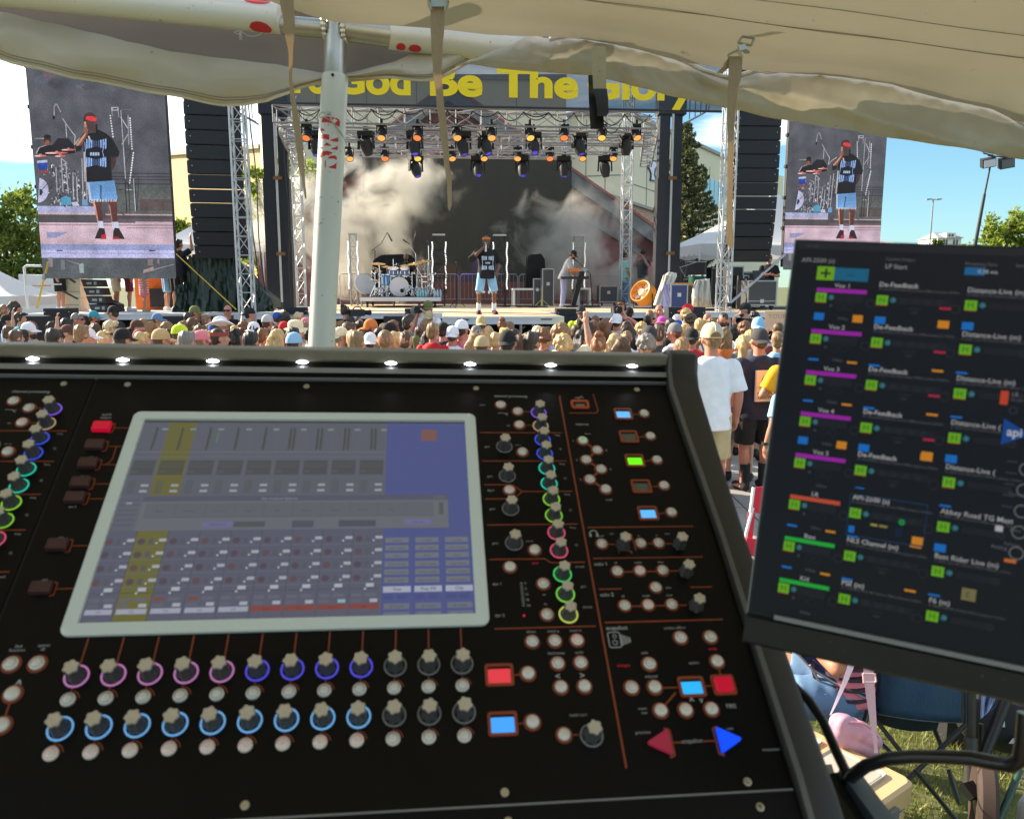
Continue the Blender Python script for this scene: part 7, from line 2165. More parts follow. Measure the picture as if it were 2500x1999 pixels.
m_red=mat('worn_red_print',(0.52,0.02,0.03),rough=0.6,var=0.15,scale=40)
m_web=mat('beige_webbing',(0.52,0.41,0.29),rough=0.8,var=0.18,scale=30,stretch=(6,6,1),trans=0.4)
m_seam=mat('seam_thread',(0.26,0.21,0.15),rough=0.8)
m_strapblk=mat('black_strap',(0.010,0.009,0.008),rough=0.35)
tent=thing('event_tent','beige event tent roof and rolled valance over the mixing desk, on one white pole','tent',(-0.42,1.8,0))
TO=tent.location
def interp(tab,x):
 if x<=tab[0][0]:return tab[0][1]+(x-tab[0][0])*(tab[1][1]-tab[0][1])/(tab[1][0]-tab[0][0])
 for(a,b),(c,d)in zip(tab,tab[1:]):
  if x<=c:
   t=(x-a)/(c-a)
   return b+(d-b)*(t*t*(3-2*t)*0.5+t*0.5)
 return tab[-1][1]+(x-tab[-1][0])*(tab[-1][1]-tab[-2][1])/(tab[-1][0]-tab[-2][0])
def dep(x):return 1.70+0.00030*max(0,x-900)
YC=[(-1500,-110),(400,-46),(640,-16),(700,8),(791,33),(847,38),(1048,58),(1290,72),(1340,80),(1400,82),(1492,93),(1570,105),(1660,134),(1718,152),(1800,160),(1913,163),(1972,166),(2166,193),(2322,229),(2420,252),(2500,290),(3400,520)]
XS=[-1500+62.5*k for k in range(79)]
CD=Vector((0.0,-0.93,0.365)).normalized()
PA,PB=at(900,45,dep(900)),at(2500,268,dep(2500))
PN=(PB-PA).cross(CD).normalized()
if PN.z>0:PN=-PN  # towards the people under the roof
rows=[]
TS=[-0.015,0.0,0.015,0.03,0.05,0.08,0.12,0.2,0.4,0.9,1.6,3.0,5.0,7.0]
for t in TS:
 row=[]
 for x in XS:
  E_=at(x,interp(YC,x),dep(x)-0.02)
  taut=PA+(PB-PA)*((x-900)/1600.0)+CD*max(t,0)
  k=min(1,max(t,0)/0.13);k=k*k*(3-2*k)
  p=(E_+CD*max(t,0)).lerp(taut,k)if x>800 else E_+CD*max(t,0)
  if t<0:p=E_+Vector((0,0.03,-0.004))
  row.append(p-TO+PN*(0.004*math.sin(x*0.017+t*6)*math.exp(-t*5)))
 rows.append(row)
b=MB();b.grid(rows);can=b.build('canopy',m_can,tent,smooth=80)
def on_roof(px_,py_,out=0.003):
 r=bearing(px_,py_);t=(PA-EYE).dot(PN)/r.dot(PN)
 return EYE+r*t+PN*out-TO
def roof_line(x0,y0,x1,y1,w_,nm,mm,out=0.003):
 b=MB();ra,rb_=[],[]
 for k in range(25):
  x=x0+(x1-x0)*k/24;y=y0+(y1-y0)*k/24+1.5*math.sin(k*0.9)
  ra.append(on_roof(x,y-w_,out));rb_.append(on_roof(x,y+w_,out))
 b.grid([ra,rb_]);b.build(nm,mm,tent)
m_tape=mat('seam_tape',(0.54,0.49,0.38),rough=0.6,var=0.25,scale=60,stretch=(8,1,1),trans=0.15)
roof_line(1260,-28,3000,205,1.1,'roof_seam',m_seam,0.004);roof_line(1120,-104,3000,152,1.1,'roof_seam',m_seam,0.004)
roof_line(1395,-8,3000,205,0.8,'roof_seam',m_seam,0.004)
# eave pipes and the pole
def pipe(p,q,r,mm,nm,n=24):
 b=MB();b.cyl(p-TO,q-TO,r,r,n);return b.build(nm,mm,tent,smooth=50)
PD=1.83
pipe(at(-500,-70,1.80),at(686,47,1.80),0.0325,m_pipe,'eave_pipe')
pipe(at(680,61,1.81),at(800,71,PD),0.0205,m_galv,'pipe_spigot')
pipe(at(835,70,PD),at(955,86,1.84),0.0268,m_galv,'pipe_spigot')
pipe(at(949,84,1.84),at(1500,150,2.0),0.0330,m_pipe,'eave_pipe')
pole_top,pole_mid,pole_low=at(823,-120,PD),at(818,187,PD),at(785,843,PD+0.01)
pd_=(pole_low-pole_mid).normalized()
foot=pole_mid+pd_*(pole_mid.z/-pd_.z)
pipe(pole_top,pole_mid+pd_*0.05,0.0258,m_galv,'pole_head')
po=pipe(pole_mid,foot,0.0300,m_pipe,'pole',40)
b=MB();b.lathe([(0.03,0),(0.11,0.0),(0.11,0.012),(0.034,0.016)],20,foot-TO);b.build('pole_foot',m_galv,tent)
b=MB()
ax_=(pole_mid-pole_top).normalized()
for sx,py_ in((-1,68),(1,72)):
 c=at(818+sx*23,py_,PD-0.004)-TO
 for k in range(16):
  a=k*math.pi/8
  rr=0.026
  b.ell(c+Vector((0,-math.cos(a)*rr*0.9,math.sin(a)*rr)),(0.007,0.006,0.006),7,5)
b.build('weld_ring',m_weld,tent,smooth=60)
b=MB();b.cyl(at(812,183,PD-0.028)-TO,at(812,183,PD-0.034)-TO,0.0035,0.0035,10);b.build('pole_button',m_black,tent)
def on_pole(px_,py_,out=0.0006,r=0.0300,top=pole_mid,low=pole_low):
 """a spot on the near side of the pole"""
 f=(py_-187)/(843-187.0);ctr=pole_mid.lerp(pole_low,f)
 cx_=818+(785-818)*f
 off=max(-0.98,min(0.98,(px_-cx_)/FPX*PD/r))
 a=math.asin(off)
 return ctr+Vector((math.sin(a),-math.cos(a),0))*(r+out)-TO
def patch(pts,sub=4):
 b=MB()
 top,bot=pts[:len(pts)//2],pts[len(pts)//2:][::-1]
 def samp(l,n=8):
  o_=[]
  for k in range(n+1):
   f=k/n*(len(l)-1);i=min(int(f),len(l)-2);g_=f-i
   o_.append((l[i][0]+(l[i+1][0]-l[i][0])*g_,l[i][1]+(l[i+1][1]-l[i][1])*g_))
  return o_
 A,B=samp(top),samp(bot)
 b.grid([[on_pole(*p)for p in A],[on_pole(*p)for p in B]][::-1])
 return b
Zp=lambda x,y:(560+x/5.747,220+y/5.747)
red=[[(1345,408),(1440,412),(1560,432),(1580,470),(1572,545),(1490,505),(1420,490),(1330,485)],
[(1325,555),(1350,570),(1384,598),(1380,604),(1340,602),(1320,600)],
[(1315,652),(1380,650),(1445,660),(1440,735),(1400,720),(1308,705)],
[(1452,730),(1500,715),(1556,690),(1556,752),(1500,748),(1460,742)],
[(1372,800),(1410,765),(1470,805),(1465,814),(1420,812),(1374,808)],
[(1300,812),(1325,822),(1352,834),(1345,846),(1320,842),(1300,840)],
[(1474,845),(1520,830),(1548,800),(1550,864),(1510,862),(1474,858)],
[(1305,940),(1345,885),(1420,880),(1492,905),(1440,950),(1400,935),(1340,968),(1300,965)],
[(1425,975),(1470,945),(1530,945),(1540,1000),(1500,985),(1440,990)],
[(1384,1010),(1392,1008),(1398,1010),(1396,1100),(1388,1115),(1380,1108)],
[(1436,1100),(1490,1080),(1536,1040),(1530,1125),(1480,1122),(1440,1112)]]
for pts in red:
 patch([Zp(*p)for p in pts]).build('worn_print',m_red,tent)
for k in range(26):
 x=rnd.uniform(1300,1560);y=rnd.choice([520,745,965,985,640,700])+rnd.uniform(-14,14);s_=rnd.uniform(4,11)
 patch([Zp(x,y),Zp(x+s_,y-3),Zp(x+s_,y+s_*0.7),Zp(x,y+s_)]).build('worn_print',m_red,tent)
 # red labels on the eave pipes
def pipe_patch(p,q,r,f0,f1,a0,a1):
 ax=(q-p).normalized();x_=ax.cross(Vector((0,0,1))).normalized();y_=Vector((0,0,1))
 rows_=[]
 for i in range(9):
  f=f0+(f1-f0)*i/8;h_=math.sqrt(max(0,1-(2*i/8-1)**2))
  am=(a0+a1)/2;row=[]
  for k in range(5):
   a=am+(a1-a0)/2*h_*(k/2-1)
   row.append(p.lerp(q,f)+(x_*math.sin(a)-y_*math.cos(a))*(r+0.0006)-TO)
  rows_.append(row)
 b=MB();b.grid(rows_);b.build('red_label',m_red,tent)
pA,pB=at(-500,-70,1.80),at(686,47,1.80)
qA,qB=at(949,84,1.84),at(1500,150,2.0)
if(pB-pA).normalized().cross(Vector((0,0,1))).y>0:sgn=-1
else:sgn=1
pipe_patch(pA,pB,0.0325,0.938,0.985,sgn*0.0,sgn*1.0);pipe_patch(pA,pB,0.0325,0.93,0.985,sgn*2.2,sgn*2.9)
pipe_patch(qA,qB,0.033,0.025,0.065,sgn*0.1,sgn*0.8);pipe_patch(qA,qB,0.033,0.075,0.13,sgn*0.1,sgn*0.8);pipe_patch(qA,qB,0.033,0.07,0.12,sgn*2.2,sgn*2.8)
# little wire clips
b=MB();b.tube([at(x,y,1.765)-TO for x,y in((574,80),(580,76),(590,78),(604,88),(618,90),(632,86),(641,80))],0.0011,5);b.tube([at(x,y,1.762)-TO for x,y in((575,81),(572,79),(578,84),(586,84))],0.0011,5);b.build('wire_clip',m_galv,tent)
b=MB();b.cyl(at(588,80,1.762)-TO,at(588,99,1.762)-TO,0.0033,0.0036,8);b.build('clip_pin',m_galv,tent)
b=MB();b.cyl(on_pole(811,285,-0.002),on_pole(811,285,0.016),0.0042,0.0042,12);b.build('pin_head',m_galv,tent)
b=MB();b.tube([on_pole(x,y,0.010)for x,y in((811,285),(800,282),(794,288),(795,294),(806,296),(816,302),(826,322),(838,345))]+[at(846,358,1.80)-TO],0.0012,5)
b.tube([on_pole(813,287,0.012),on_pole(818,305,0.012),on_pole(832,330,0.012),at(848,356,1.80)-TO],0.0012,5);b.build('pin_wire',m_galv,tent)
# inner sheet behind the valance
XL=[-1500+50*k for k in range(58)]
TOPL=[(-1500,-190),(-600,-60),(0,29),(120,56),(234,82),(330,106),(428,128),(545,143),(662,156),(740,170),(790,179),(850,178),(947,156),(1056,110),(1142,81),(1240,75),(1325,73),(1345,74)]
BOTL=[(-1500,-30),(-600,100),(-100,118),(0,143),(40,157),(80,165),(200,193),(405,230),(545,257),(590,256),(643,248),(700,228),(740,211),(787,196),(847,190),(947,188),(1020,196),(1056,197),(1095,182),(1142,154),(1220,113),(1290,79),(1332,75),(1345,75)]
rows=[]
for j in range(7):
 v=j/6;row=[]
 for x in XL+[1400,1460]:
  yt=interp(YC,x)-20 if x<640 else interp(YC,x)-6
  yt=min(yt,interp([(-1500,-190),(0,-40),(686,25),(1000,62),(1500,110)],x))
  yb=(interp(TOPL,min(x,1340))*0.35+interp(BOTL,min(x,1340))*0.65)-6
  row.append(at(x,yt+(yb-yt)*v,1.905+0.03*math.sin(v*3)+0.004*math.sin(x*0.03))-TO)
 rows.append(row)
b=MB();b.grid(rows);b.build('inner_sheet',m_back,tent,smooth=80)
# left half of the valance hangs down, hem at the bottom
rows=[]
XV=sorted(set([-1500+50*k for k in range(30)]+[0+26*k for k in range(50)]+[1300,1315,1330,1342]))
XV=[x for x in XV if x<=1342]
NJ=14
def left_pt(x,v):
 yt,yb=interp(TOPL,x),interp(BOTL,x)
 bul=0.030*math.sin(v*math.pi*0.85)-0.005*v
 wr=0.006*math.sin(x*0.021+5*v)+0.004*math.sin(x*0.05-7*v)*v
 return at(x,yt+(yb-yt)*v,dep(x)+0.15-bul-wr)-TO
for j in range(NJ+1):rows.append([left_pt(x,j/NJ)for x in XV])
b=MB();b.grid(rows);b.grid([[left_pt(x,1)for x in XV],[left_pt(x,1.0)+Vector((0,0.012,0.002))for x in XV],[left_pt(x,0.7)+Vector((0,0.05,0.0))for x in XV]])
b.build('valance',m_val,tent,smooth=80)
for off,r_,mm in((0.10,0.0011,m_seam),(0.16,0.0009,m_seam)):
 b=MB();pts=[left_pt(x,1-off*min(1,110/max(20,interp(BOTL,x)-interp(TOPL,x))))+Vector((0,-0.0012,0))for x in XV if x<1325];b.tube(pts,r_,4);b.build('hem_stitch',mm,tent)
b=MB();b.tube([left_pt(x,1.0)+Vector((0,-0.001,0))for x in XV if x<1338],0.0034,6);b.build('hem_edge',mat('hem_binding',(0.66,0.60,0.46),rough=0.5,trans=0.2),tent)
# right half is turned up: hem along the top, round fold at the bottom
TOPR=[(1100,165),(1142,150),(1220,120),(1290,90),(1338,94),(1395,82),(1440,86),(1492,93),(1570,105),(1629,128),(1660,141),(1718,171),(1777,189),(1816,180),(1843,167),(1860,168),(1878,173),(1895,169),(1913,164),(1972,165),(2166,193),(2322,230),(2420,253),(2470,280),(2500,302),(3400,640)]
BOTR=[(1100,162),(1142,157),(1220,168),(1290,175),(1438,184),(1492,197),(1570,216),(1648,238),(1777,265),(1901,292),(2050,315),(2186,339),(2322,358),(2500,390),(3400,560)]
XR=[1100+22*k for k in range(64)]+[2520+80*k for k in range(12)]
def right_pt(x,v):
 yt,yb=interp(TOPR,x),interp(BOTR,x)
 f=min(1,(x-1100)/250)
 if v<=1:
  bul=(0.030*math.sin(v*math.pi*0.9)-0.03*(1-v)**2+0.03*(1-v))*f
  h_=yb-yt
  wr=0.010*math.sin((x-yt*2.2)*0.016+3.2*v)*math.sin(v*3.0)+0.006*math.sin(x*0.045-6.5*v)*math.sin(v*3.1)+0.0045*math.sin(x*0.11+9*v)
  # a long soft ridge runs down to the fold
  rdg=0.020*math.exp(-((v-0.35-(x-1800)*0.0011)/0.13)**2)if 1700<x<2400 else 0
  dent=0.018*math.exp(-((x-1500)/90)**2-((v-0.75)/0.2)**2)*math.sin(x*0.07)
  return at(x,yt+h_*v,dep(x)+0.035-bul-wr*f-rdg-dent)-TO
 u=v-1
 return at(x,yb-(yb-yt)*0.9*u+3*math.sin(u*3.1),dep(x)+0.045+0.08*math.sin(min(1,u*2.2)*1.57)*f)-TO
rows=[[right_pt(x,j/18)for x in XR]for j in range(19)]+[[right_pt(x,1+j/6)for x in XR]for j in range(1,7)]
b=MB();b.grid(rows);b.build('valance_fold',m_val,tent,smooth=80)
b=MB();b.tube([right_pt(x,0.0)+Vector((0,-0.001,0))for x in XR if 1325<x<2600],0.0036,6);b.build('hem_edge',mat('hem_binding',(0.66,0.60,0.46)),tent)
for off in(0.055,0.09):
 b=MB();b.tube([right_pt(x,off*min(1.0,100/max(30,interp(BOTR,x)-interp(TOPR,x))))+Vector((0,-0.0012,0))for x in XR if 1330<x<2600],0.0009,4);b.build('hem_stitch',m_seam,tent)
 # straps
def ribbon(pts,d,th=0.0022,nm='strap',mm=m_web):
 """pts: (px, py, half width in px[, turn])"""
 b=MB();rows_=[]
 fine=[]
 for p,q in zip(pts,pts[1:]):
  for k in range(6):
   f=k/6;f2=f*f*(3-2*f)
   fine.append((p[0]+(q[0]-p[0])*f2,p[1]+(q[1]-p[1])*f,p[2]+(q[2]-p[2])*f2))
 fine.append(pts[-1][:3])
 for(x,y,hw_)in fine:
  dz=0.004*math.sin(y*0.03)
  tw=0.012*(1-min(1,hw_/16.0))
  rows_.append([at(x-hw_,y,d+dz-tw)-TO,at(x+hw_,y,d+dz+tw)-TO,at(x+hw_,y,d+dz+tw+th)-TO,at(x-hw_,y,d+dz-tw+th)-TO])
 b.grid(rows_,closed=True)
 return b.build(nm,mm,tent,smooth=60)
ribbon([(701,-30,18),(700,0,17),(706,60,14),(710,140,5),(709,190,4),(713,225,5),(722,290,8),(731,350,9),(735,400,7),(741,440,4),(746,485,2.5)],1.62)
ribbon([(1068,14,17),(1068,60,17),(1067,120,14),(1068,180,10),(1074,240,9),(1083,320,9),(1090,390,7),(1097,450,6),(1098,500,5),(1097,514,2)],1.60)
b=MB();b.obox(at(1070,4,1.59)-TO,(0.020,0,0),(0,0.004,0),(0,0,0.011))
for sx in(-1,1):b.tube([at(1070+sx*19,-12,1.585)-TO,at(1070+sx*24,6,1.58)-TO,at(1070+sx*17,24,1.585)-TO],0.0028,6)
b.build('buckle',m_galv,tent)
ribbon([(1796,138,17),(1795,180,16),(1788,230,12),(1785,275,10),(1784,330,8),(1783,420,7),(1781,520,7),(1782,590,9),(1786,608,3)],1.84)
ribbon([(1848,58,13),(1838,72,13),(1828,86,13)],1.83,nm='strap_tab')
b=MB()
for(p,q)in(((1812,90),(1842,94)),((1842,94),(1834,112)),((1834,112),(1802,105)),((1802,105),(1812,90)),((1806,122),(1826,126)),((1780,133),(1800,124)),((1780,133),(1778,138)),((1800,124),(1812,140)),((1816,128),(1830,128))):
 b.tube([at(*p,1.815)-TO,at(*q,1.815)-TO],0.0030,6)
b.obox(at(1812,117,1.815)-TO,(0.008,0,0.002),(0,0.004,0),(-0.002,0,0.006));b.build('buckle',m_galv,tent)
ribbon([(1758,180,8),(1775,160,9),(1786,140,8)],1.845,nm='strap_tail')
sb_=ribbon([(1462,113,16.5),(1463,160,17),(1464,218,16)],1.72,0.003,'loop_strap',mat('old_webbing',(0.40,0.34,0.23),rough=0.7,var=0.25,scale=30))
b=MB()
for y in(145,162,176):b.cyl(at(1464,y,1.7195)-TO,at(1464,y,1.7165)-TO,0.0022 if y>150 else 0.0034,0.002,10)
b.build('strap_eyelet',m_seam,tent)
ribbon([(1465,217,17),(1470,245,15),(1472,275,14),(1470,284,12)],1.715,0.012,'black_loop',m_strapblk)
ribbon([(1446,184,10),(1450,230,13),(1456,280,17),(1458,308,17),(1457,316,15)],1.745,0.010,'black_loop',m_strapblk)
# ================================================================== mixing console
CO=Vector((-0.35472582,0.76184039,2.12204824));CU=Vector((0.99205498,0.12300681,-0.02638642));CV=Vector((0.0826765,-0.79554522,-0.60022695));CN=Vector((0.09482359,-0.5932766,0.79939437))
CM=Matrix(((CU.x,-CV.x,CN.x,CO.x),(CU.y,-CV.y,CN.y,CO.y),(CU.z,-CV.z,CN.z,CO.z),(0,0,0,1)))
con=thing('mixing_console','black digital mixing console with a large touch screen, rows of knobs and lit buttons','mixing console',mw=CM)
def cp(u,v,n=0.0):return Vector((u,-v,n))/1000.0
ZR={'M':(0,0,1/1.1596),'A':(0,820,3.08),'B':(600,820,3.317),'C':(1150,820,3.08),'D':(0,1280,3.08),'E':(600,1280,3.08),'F':(1150,1300,2.466),'G':(0,1560,3.08),'H':(0,900,2.612),'U':(1800,1480,3.08)}
def uv(z,x,y):
 """millimetres across and down the console panel, read off an enlargement of the photograph"""
 x0,y0,s=ZR[z]
 r=bearing(x0+x/s,y0+y/s);t=(CO-EYE).dot(CN)/r.dot(CN)
 p=EYE+r*t-CO
 return p.dot(CU)*1000,p.dot(CV)*1000
m_panel=mat('console_panel',(0.0035,0.0035,0.0038),spec=0.16,rough=0.38,var=0.25,scale=30,bump=0.02,bscale=900,speck=(420,0.74,(0.03,0.03,0.028)))
m_body=mat('console_body',(0.008,0.008,0.008),spec=0.25,rough=0.5,var=0.2)
m_rail=mat('console_rail',(0.25,0.22,0.165),rough=0.40,var=0.2,scale=18,bump=0.05,bscale=300,speck=(330,0.70,(0.35,0.32,0.25)))
m_cheek=mat('rubber_cheek',(0.022,0.020,0.017),rough=0.5,var=0.2,scale=25)
m_strip=mat('grey_strip',(0.24,0.24,0.24),rough=0.35,metal=0.3,var=0.06)
m_orl=mat('orange_legend',(0.26,0.045,0.012),rough=0.5,var=0.12,scale=60)
m_leg=mat('grey_legend',(0.36,0.36,0.35),rough=0.5,var=0.05)
m_bez=mat('screen_bezel',(0.62,0.66,0.60),rough=0.35,var=0.03)
m_knob=mat('knob_grey',(0.060,0.060,0.062),rough=0.38,var=0.15)
m_kcap=mat('knob_silver',(0.62,0.58,0.50),rough=0.30,metal=0.6,var=0.08,scale=120)
m_btn=mat('button_silver',(0.66,0.61,0.53),rough=0.32,metal=0.12,var=0.06,scale=90)
m_groove=mat('button_groove',(0.14,0.13,0.12),rough=0.5)
def lit(name,c,e=1.0,base=0.25):
 return mat(name,tuple(v*base for v in lin(c)),rough=0.3,var=0.04,emit=e*EXPK,ecol=lin(c))
m_gred=lit('groove_red',(205,120,120),0.8);m_ggreen=lit('groove_green',(120,220,110),1.0)
def slab(nm,u0,u1,v0,v1,n0,n1,mm,parent=con):
 b=MB();b.box(u0/1000,u1/1000,-v1/1000,-v0/1000,n0/1000,n1/1000);return b.build(nm,mm,parent)
slab('control_panel',-58.5,534,-58,367,-5,0,m_panel)
slab('side_panel',-430,-61.5,-58,367,-5,0,m_panel)
slab('panel_gap',-61.5,-58.5,-58,367,-5,-1.6,m_black)
slab('console_base',-430,534,-56,366,-90,-6,m_body)
b=MB();b.prism([cp(-430,368.6,-0.5),cp(-430,560,-22),cp(-430,560,-60),cp(-430,368.6,-60)],cp(965,0,0));b.build('fader_panel',m_panel,con)
slab('panel_edge',-430,534,367.2,368.4,-4,0.6,m_strip)
# folded edge of the hood behind the panel, lamp channel and arm rail
def extrude(nm,prof,mm,u0=-430,u1=535,smooth=None):
 b=MB();b.prism([cp(u0,v,n)for v,n in prof],cp(u1-u0,0,0));return b.build(nm,mm,con,smooth)
extrude('hood_lip',[(-58.2,-2),(-58.2,3.4),(-60.0,3.4),(-60.0,-2)],m_strip)
extrude('hood_face',[(-60.2,-2),(-60.2,3.0),(-62.0,8.2),(-68,8.2),(-68,-2)],m_panel)
extrude('hood_ledge',[(-62.2,8.3),(-67.9,10.1),(-67.9,8.4)],m_strip)
extrude('lamp_channel',[(-68.2,-2),(-68.2,9.0),(-86,2),(-86,-2)],m_body)
extrude('arm_rail',[(-77.2,12.6),(-79.6,23.0),(-81.0,24.0),(-105,6.2),(-110,-30),(-86.4,-30),(-86.4,6)],m_rail,smooth=30)
# cheek at the right end
st=[(-113,541,571,2.0),(-107,539,573,9),(-96,537.5,573.5,17),(-84,536,572.5,22.5),(-76,534.6,570.5,20.5),(-66,533.4,569,15),(-48,532.6,567.5,10.5),(11,533,565.8,9.6),(80,535,563.5,9.0),(149,536.4,562.3,9.0),(250,536,562.8,9.0),(362,536,564,9.0),(376,536,565,7.5),(440,538,567,-3),(560,541,572,-22)]
b=MB();rows=[]
for v,a_,c_,n in st:
 rows.append([cp(a_,v,n-90),cp(a_,v,n-5),cp(a_+1.2,v,n-2.2),cp(a_+4.2,v,n),cp(c_-6,v,n),cp(c_-2,v,n-2),cp(c_,v,n-6),cp(c_,v,n-90)])
b.grid(rows,closed=True);b.poly(rows[0][::-1]);b.poly(rows[-1]);b.build('end_cheek',m_cheek,con,smooth=35)
b=MB();b.grid([[cp(a_+0.9,v,n-2.0),cp(a_+4.4,v,n+0.15)]for v,a_,c_,n in st]);b.build('cheek_highlight',mat('cheek_highlight',(0.10,0.10,0.095),rough=0.3),con,smooth=35)  # paler strip over the chamfer, painting the light it catches
# stand that carries it, on the mixing platform
stand=thing('console_stand','black case under the mixing console','stand',(0.02,0.55,0.94))
b=MB();b.box(-0.75,0.02,-0.15,0.22,0,0.80);b.build('stand_case',m_black2,stand)
b=MB();b.box(-2.6,0.75,-2.5,1.0,0.0,0.93);tag(b.build('platform_floor',mat('platform_ply',(0.18,0.13,0.08),rough=0.8,var=0.2)),kind='structure')
# touch screen
def rrect(w0,h0,w1,h1,r,n=6):
 pts=[]
 for(cx_,cy_,a0)in((w1-r,h0+r,-90),(w1-r,h1-r,0),(w0+r,h1-r,90),(w0+r,h0+r,180)):
  for k in range(n+1):
   a=R(a0+90*k/n);pts.append((cx_+r*math.cos(a),cy_+r*math.sin(a)))
 return pts
out,inn=rrect(-11.2,-10,320,229.4,7),rrect(0,0,309,219.2,1.0)
b=MB();rows=[[cp(u,v,0)for u,v in out],[cp(u,v,2.6)for u,v in out],[cp(u+(154-u)*0.005,v+(110-v)*0.007,3.4)for u,v in out],[cp(u,v,3.4)for u,v in inn],[cp(u,v,0.5)for u,v in inn]]
b.grid(rows,closed=True);bez=b.build('screen_bezel',m_bez,con,smooth=40)
def screen_ui():
 mb=MB();lay=[0.4]
 def Q(u0,v0,u1,v1,c,n=None):
  lay[0]+=0.0012
  mb.poly([cp(u0,v1,lay[0]),cp(u1,v1,lay[0]),cp(u1,v0,lay[0]),cp(u0,v0,lay[0])],0,lin(c))
 def Tx(s,u,v,size,c,al='c',bold=0.0):
  lay[0]+=0.0012
  put_text(mb,s,cp(u,v,lay[0]),(1,0,0),(0,1,0),size/1000/0.7,0,lin(c),al,bold)
 G=(104,107,119);dk=(84,87,92);lt=(118,121,128);wh=(188,192,202);bl=(86,94,146)  # greyed colours, with the reflected veil on the glass mixed in
 Q(0,0,309,219.2,G)
 Q(0,0,309,2.5,(70,73,78))
 for c in range(9):
  u=-2.5+25.95*c;u0,u1=max(u,0),u+25.95
  col_=(112,110,66)if c==1 else(101,104,116)
  Q(u0+0.4,2.5,u1-0.4,92,col_)
  Q(u0+0.2,40,u1-0.2,41,lt if c!=1 else(120,118,84));Q(u0+0.2,46.5,u1-0.2,47.2,lt)
  for k in((0.42,0.56)if c>4 else(0.5,)):
   Q(u0+26*k,9,u0+26*k+1.2,38,(72,74,70));Q(u0+26*k+1.6,11,u0+26*k+2.4,36,(88,90,84))
  Q(u1-5.2,10.2,u1+0.2,12.6,(142,146,156))
  Q(u0+2,51,u1-2,68.5,dk if c!=1 else(88,88,76));Q(u0+3.5,58,u1-5,58.6,(104,106,96));Q(u0+3,63.5,u0+8,65.5,(98,98,92))
  Q(u0+2,54.5,u1-2,55,(100,102,96))
  for v in(79.3,85.8):Q(u1-9,v,u1-2.5,v+2.8,(162,166,174))
  for k in range(3):Q(u0+4+k*2.2,75,u0+5+k*2.2,90,(90,93,98))
 Q(70.7,15.5,71.6,29,(96,150,70))
 # lower rows of each channel
 for c in range(9):
  u=-2.5+25.95*c;u0,u1=max(u,0),u+25.95
  Q(u0+0.4,130.5,u1-0.3,219,(114,112,62)if c==1 else(98,100,118))
  for r_ in range(4):
   v=138.5+r_*13.2
   Q(u0+0.4,v+8.4,u1-0.3,v+8.9,(116,118,132));Q(u1-6.3,v+0.4,u1-0.2,v+3.4,(176,180,190));Q(u1-8.6,v+4.3,u1-7.1,v+5.8,(200,204,210))
   pts=[cp(u+5.5+3.2*math.cos(a*0.5236),v+3.4+3.2*math.sin(a*0.5236),0)for a in range(12)]
   lay[0]+=0.0012;mb.poly([p+Vector((0,0,lay[0]/1000))for p in pts][::-1],0,lin((92,80,92)if(c+r_)%3 else(104,84,90)))
   Q(u+11.5,v+0.5,u+15,v+6,(92,95,108))
  Q(u0+1,191.6,u1-2,192.2,(80,82,88))
  Q(u1-12.5,187,u1-6,190.4,(186,190,200));Q(u1-13.8,191.4,u1-12.3,193,(206,208,214))
  if c in(2,3):Q(u0+2,196.2,u0+10,199.8,(128,84,78))
  else:Q(u0+2,196.4,u0+10,199.6,(108,110,124))
  Q(u0+13,196.4,u0+22,199.6,(108,110,124));Q(u0+2,201.8,u0+10,204.8,(106,108,122));Q(u1-8.8,201.8,u1-2.6,205,(178,182,196)if c!=7 else(150,186,200))
  if c<5:
   Q(u0+1.6,206.4,u1-1.4,211.0,(170,174,190));Tx('V%d'%(c+1),(u0+u1)/2,210.0,2.4,(84,86,98))
  else:
   Q(u0+0.8,206.2,u1-1.2,211.2,(142,76,70));Tx(['Bass','Kid','Keys','Gtr'][c-5],(u0+u1)/2,210,2.2,(104,62,60))
   Q(u0+6,217.6,u1-2,219,(134,84,78))
  if c:Q(u-0.25,130.5,u+0.3,219,(78,80,86))
  # blue master columns
 Q(231.5,2.5,309,219.2,bl)
 for c in range(3):
  u=233.4+26.1*c
  Q(u-1.4,100,u-1.2,219,(76,84,136));Q(u,5,u+18,5.4,(96,104,150))
  for k,s in enumerate(('mode','join / leave','clear','copy inputs','write enable','new preset')):
   v=141.2+8.0*k+(0.6 if k>2 else 0)
   Q(u,v,u+20.4,v+5.4,(120,124,134));Tx(s,u+10.5,v+4.0,2.3,(76,80,96))
  Q(u-0.6,190.6,u+22.4,196.4,(178,184,204));Tx(('Vox','Vox FX','City')[c],u+11,194.8,3.0,(60,64,84),bold=0.01)
  Q(u,199,u+8,203,(78,86,136));Q(u+11,199,u+19,203,(78,86,136))
  Q(u+0.4,206.8,u+21.4,212.2,(116,122,134));Tx('all mode',u+11,210.8,2.4,(74,78,94));Q(u+0.4,215,u+21.4,219.2,(116,122,134));Tx('solo',u+11,218,2.2,(74,78,94))
 Q(265.2,11.4,280.6,26.2,(132,96,90))
 # open dialog
 Q(20.5,93.6,289.4,131,(112,116,124));Q(20.5,93.6,289.4,99.4,(92,95,112));Tx('Bus Control Options',138,98,2.6,(156,158,172));Q(276,94.5,287,98.4,(104,104,112))
 Q(25,101.4,276,117,(104,108,117))
 for k,s in enumerate(('Main','Monitor','Control','Edge','Fill','Matrix','Group','Presets','Pan','')):
  u=25+25.1*k
  Q(u,101.4,u+0.5,117,(94,98,106));
  if s:Tx(s,u+12,111.4,2.3,(84,86,96));Tx('in',u+9,106.5,1.8,(92,94,104))
